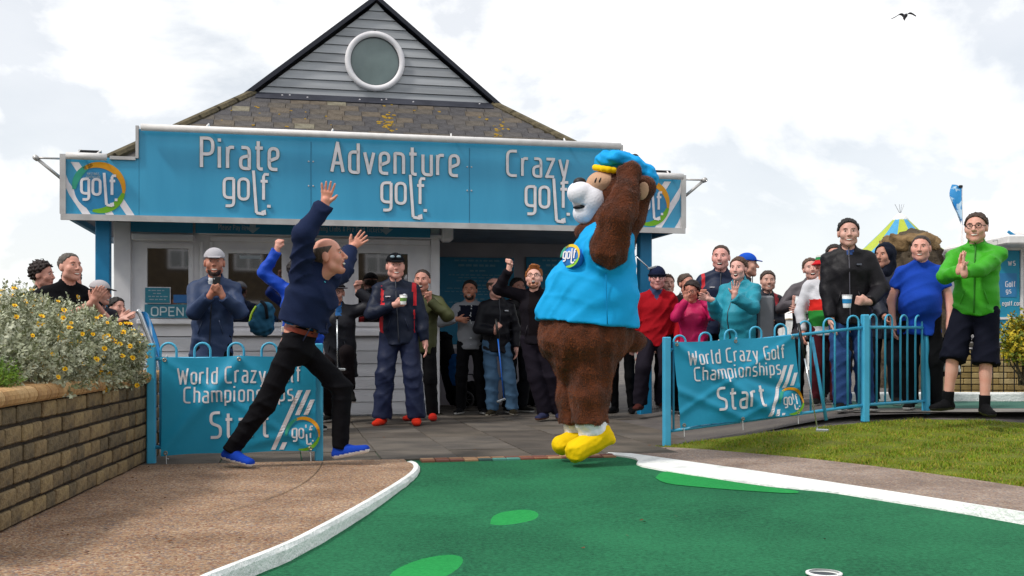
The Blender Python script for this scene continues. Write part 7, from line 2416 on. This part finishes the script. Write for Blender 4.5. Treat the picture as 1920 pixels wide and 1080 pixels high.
# vest: A-line shell over chest and belly, armholes, hem
S = SDF(.045)
S.cap(bpt(1104, 612), bpt(1112, 560), br(99), br(88), (1, 0, 0), br(88), br(84)); S.cap(bpt(1112, 560), bpt(1137, 468), br(88), br(58), (1, 0, 0), br(84), br(64))
S.cap(bpt(1137, 468), bpt(1140, 452), br(58), br(42), (1, 0, 0), br(64), br(56))
S.cap(bpt(1140, 468, -.26), bpt(1140, 468, .26), br(44), br(44), k=.06)
S.ell(bpt(1058, 585), (br(50), br(60), br(40)), k=.06); S.ell(bpt(1080, 545), (br(48), br(68), br(52)), k=.06); S.ell(bpt(1077, 530), (br(50), br(62), br(40)), k=.06)
hem0, hem1 = bpt(1003, 599), bpt(1196, 616)
hn = unit(A((hem1 - hem0)[0:3])); S.cut(hem0, A((hn[2], 0, -hn[0])))
S.cut(bpt(1196, 600), (1, 0, 0.06))
S.ell(bpt(1144, 462, -.47), (br(40), br(60), br(46)), k=.012, sub=True)
S.ell(bpt(1144, 462, .47), (br(40), br(60), br(46)), k=.012, sub=True)
S.noise(.005, .30, 4); S.fold(.009, .2, 5)
cov.append(S.build('vest', M_vest, bear, .012))
mb = MB(); mb.tube([bpt(1136, 500, -.330), bpt(1137, 540, -.345), bpt(1138, 580, -.36), bpt(1139, 608, -.365)], .004, 5); mb.build('vest_seam', cm('#1288bf'), bear, smooth=True)
# badge
bc_ = bpt(1071, 481, -.235); bn = unit((-.62, -.75, .22))
bu = unit(np.cross((0, 0, 1), bn)); bv = np.cross(bn, bu)
if bu[0] < 0: bu = -bu
bmap = lambda x, y: Vector(bc_ + bu * x + bv * y + bn * (.012 + .0))
mb = MB(); mb.lathe(bc_, [(0, .016), (br(17), .013), (br(20), .0), (br(20), -.05)], 24, axis=tuple(bn), caps=False); mb.build('badge', mat('badge_blue', '#2f7fd0', .6), bear, smooth=True)
bs_ = [MB(), MB(), MB()]
logo_ring(bs_, lambda x, y: Vector(bc_ + bu * x + bv * y + bn * .017), br(21), 0, 0, w=.2)
for b, m in zip(bs_, (M_tgreen, mat('badge_yellow', '#f0c81e', .6), mat('badge_green', '#8fce28', .6))): b.build('badge_ring', m, bear)
mb = MB(); golf_word(mb, lambda x, y: Vector(bc_ + bu * x + bv * y + bn * .02), br(13), 0, -br(5), Vector(bn), w=.1, h=.003); mb.build('lettering', M_letter, bear)
# muzzle
S = SDF(.02)
S.ell(bpt(1104, 376, -.02), (br(31), br(33), br(30)), k=.03); S.ell(bpt(1089, 362, -.09), (br(24), br(20), br(21)), k=.02); S.ell(bpt(1083, 362, .09), (br(20), br(20), br(21)), k=.02)
S.ell(bpt(1102, 400, -.01), (br(28), br(28), br(22)), k=.02); S.ell(bpt(1115, 375, -.06), (br(26), br(28), br(30)), k=.03)
S.cap(bpt(1072, 389, 0), bpt(1100, 386, -.16), br(3.2), br(2.6), k=.006, sub=True)
cov.append(S.build('muzzle', M_plush, bear, .009))
mb = MB(); mb.ell(bpt(1089, 389, -.075), (br(15), br(14), br(4)), 12); mb.build('mouth', mat('mouth_black', '#150608', .6), bear, smooth=True)
mb = MB(); mb.ell(bpt(1087, 342, -.0), (br(12.5), br(14), br(9.5)), 14); mb.build('nose', M_bblack, bear, smooth=True)
S = SDF(.02); S.ell(bpt(1130, 345, -.04), (br(31), br(36), br(24)), k=.02); S.cut(bpt(1147, 340), (1, -.1, 0.1)); cov.append(S.build('face', M_beige, bear, .009))
for x in (1117, 1125):
    mb = MB(); mb.ell(bpt(x, 338, -.172 if x > 1120 else -.158), (br(2.0), .012, br(5.5)), 10, rot=Matrix.Rotation(.4, 3, 'Y')); mb.build('eye', M_bblack, bear, smooth=True)
mb = MB(); mb.ell(bpt(1205, 358, -.215), (br(11), .02, br(17)), 14, rot=Matrix.Rotation(.25, 3, 'Y')); mb.build('inner_ear', M_beige, bear, smooth=True)
# beret with its band
S = SDF(.03)
S.ell(bpt(1150, 303), (br(34), br(46), br(18)), k=.03); S.ell(bpt(1185, 313, .05), (br(38), br(48), br(20)), np.array(Matrix.Rotation(-.55, 3, 'Y')), k=.04); S.ell(bpt(1212, 335, .06), (br(20), br(40), br(22)), k=.03)
S.ell(bpt(1133, 300), (br(15), br(34), br(16)), k=.02)
S.noise(.006, .14, 7); S.noise(.003, .07, 8)
cov.append(S.build('beret', cloth('bright_blue_beret_cloth', '#18a0e4', .7, .85, .3, 14), bear, .010))
S = SDF(.015)
pts = [bpt(1141 + 25 * math.cos(a), 320 + 4 * math.cos(a) - 2, -.16 * math.sin(a)) for a in [2 * PI * k / 16 for k in range(16)]]
for i in range(16): S.cap(pts[i], pts[(i + 1) % 16], br(5.2), br(5.2))
S.build('beret_band', M_yel, bear, .009)
mb = MB(); mb.ell(bpt(1190, 296, .12), (br(9), br(9), br(8)), 12); mb.build('bobble', M_bblack, bear, smooth=True)
# ankle cuffs and shoes
for (a, b, r_), nm in (((bpt(1108, 792, -.12), bpt(1112, 806, -.12), 30), 'c'), ((bpt(1078, 792, .17), bpt(1078, 804, .17), 23), 'd')):
    S = SDF(.02); S.cap(a, b, br(r_), br(r_ * .92), (1, 0, 0), br(r_), br(r_ * .9), k=.02); S.noise(.003, .08, 3); S.cut(a + A((0, 0, .03)), (0, 0, 1)); cov.append(S.build('ankle_cuff', M_plush, bear, .010))
for (hl, tp_, dy, r_) in (((1128, 818), (1082, 846), -.12, 27), ((1092, 818), (1054, 834), .17, 24)):
    S = SDF(.03)
    S.cap(bpt(hl[0], hl[1], dy), bpt(tp_[0], tp_[1], dy - .05), br(r_ * .86), br(r_), (0, 1, 0), br(r_ * .8), br(r_ * .82))
    S.cap(bpt(hl[0] + 4, hl[1] - 4, dy), bpt(hl[0] + 20, hl[1] + 8, dy), br(r_ * .6), br(r_ * .28), k=.03)
    sole_n = A((.42, 0, -.9)); S.cut(bpt(tp_[0] - 4, tp_[1] + 21, dy), sole_n)
    S.noise(.002, .12, 2); S.fold(.007, .09, 3)
    S.build('shoe', M_yel, bear, .010)
    mb = MB()

from mathutils.bvhtree import BVHTree
trees = []
for o in cov:
    me = o.data
    trees.append(BVHTree.FromPolygons([v.co + bear.location for v in me.vertices], [tuple(p.vertices) for p in me.polygons]))
def bare(P):
    ok = np.ones(len(P), bool)
    for tr in trees:
        for i, p in enumerate(P):
            if ok[i]:
                l_, n_, _, dd = tr.find_nearest(Vector(p), .6)
                if l_ is not None and ((Vector(p) - l_).dot(n_) < 0 or dd < .006): ok[i] = False
    return ok
pile(body, 110000, .0125, .0015, FM, 'fur', bear, keep=bare)
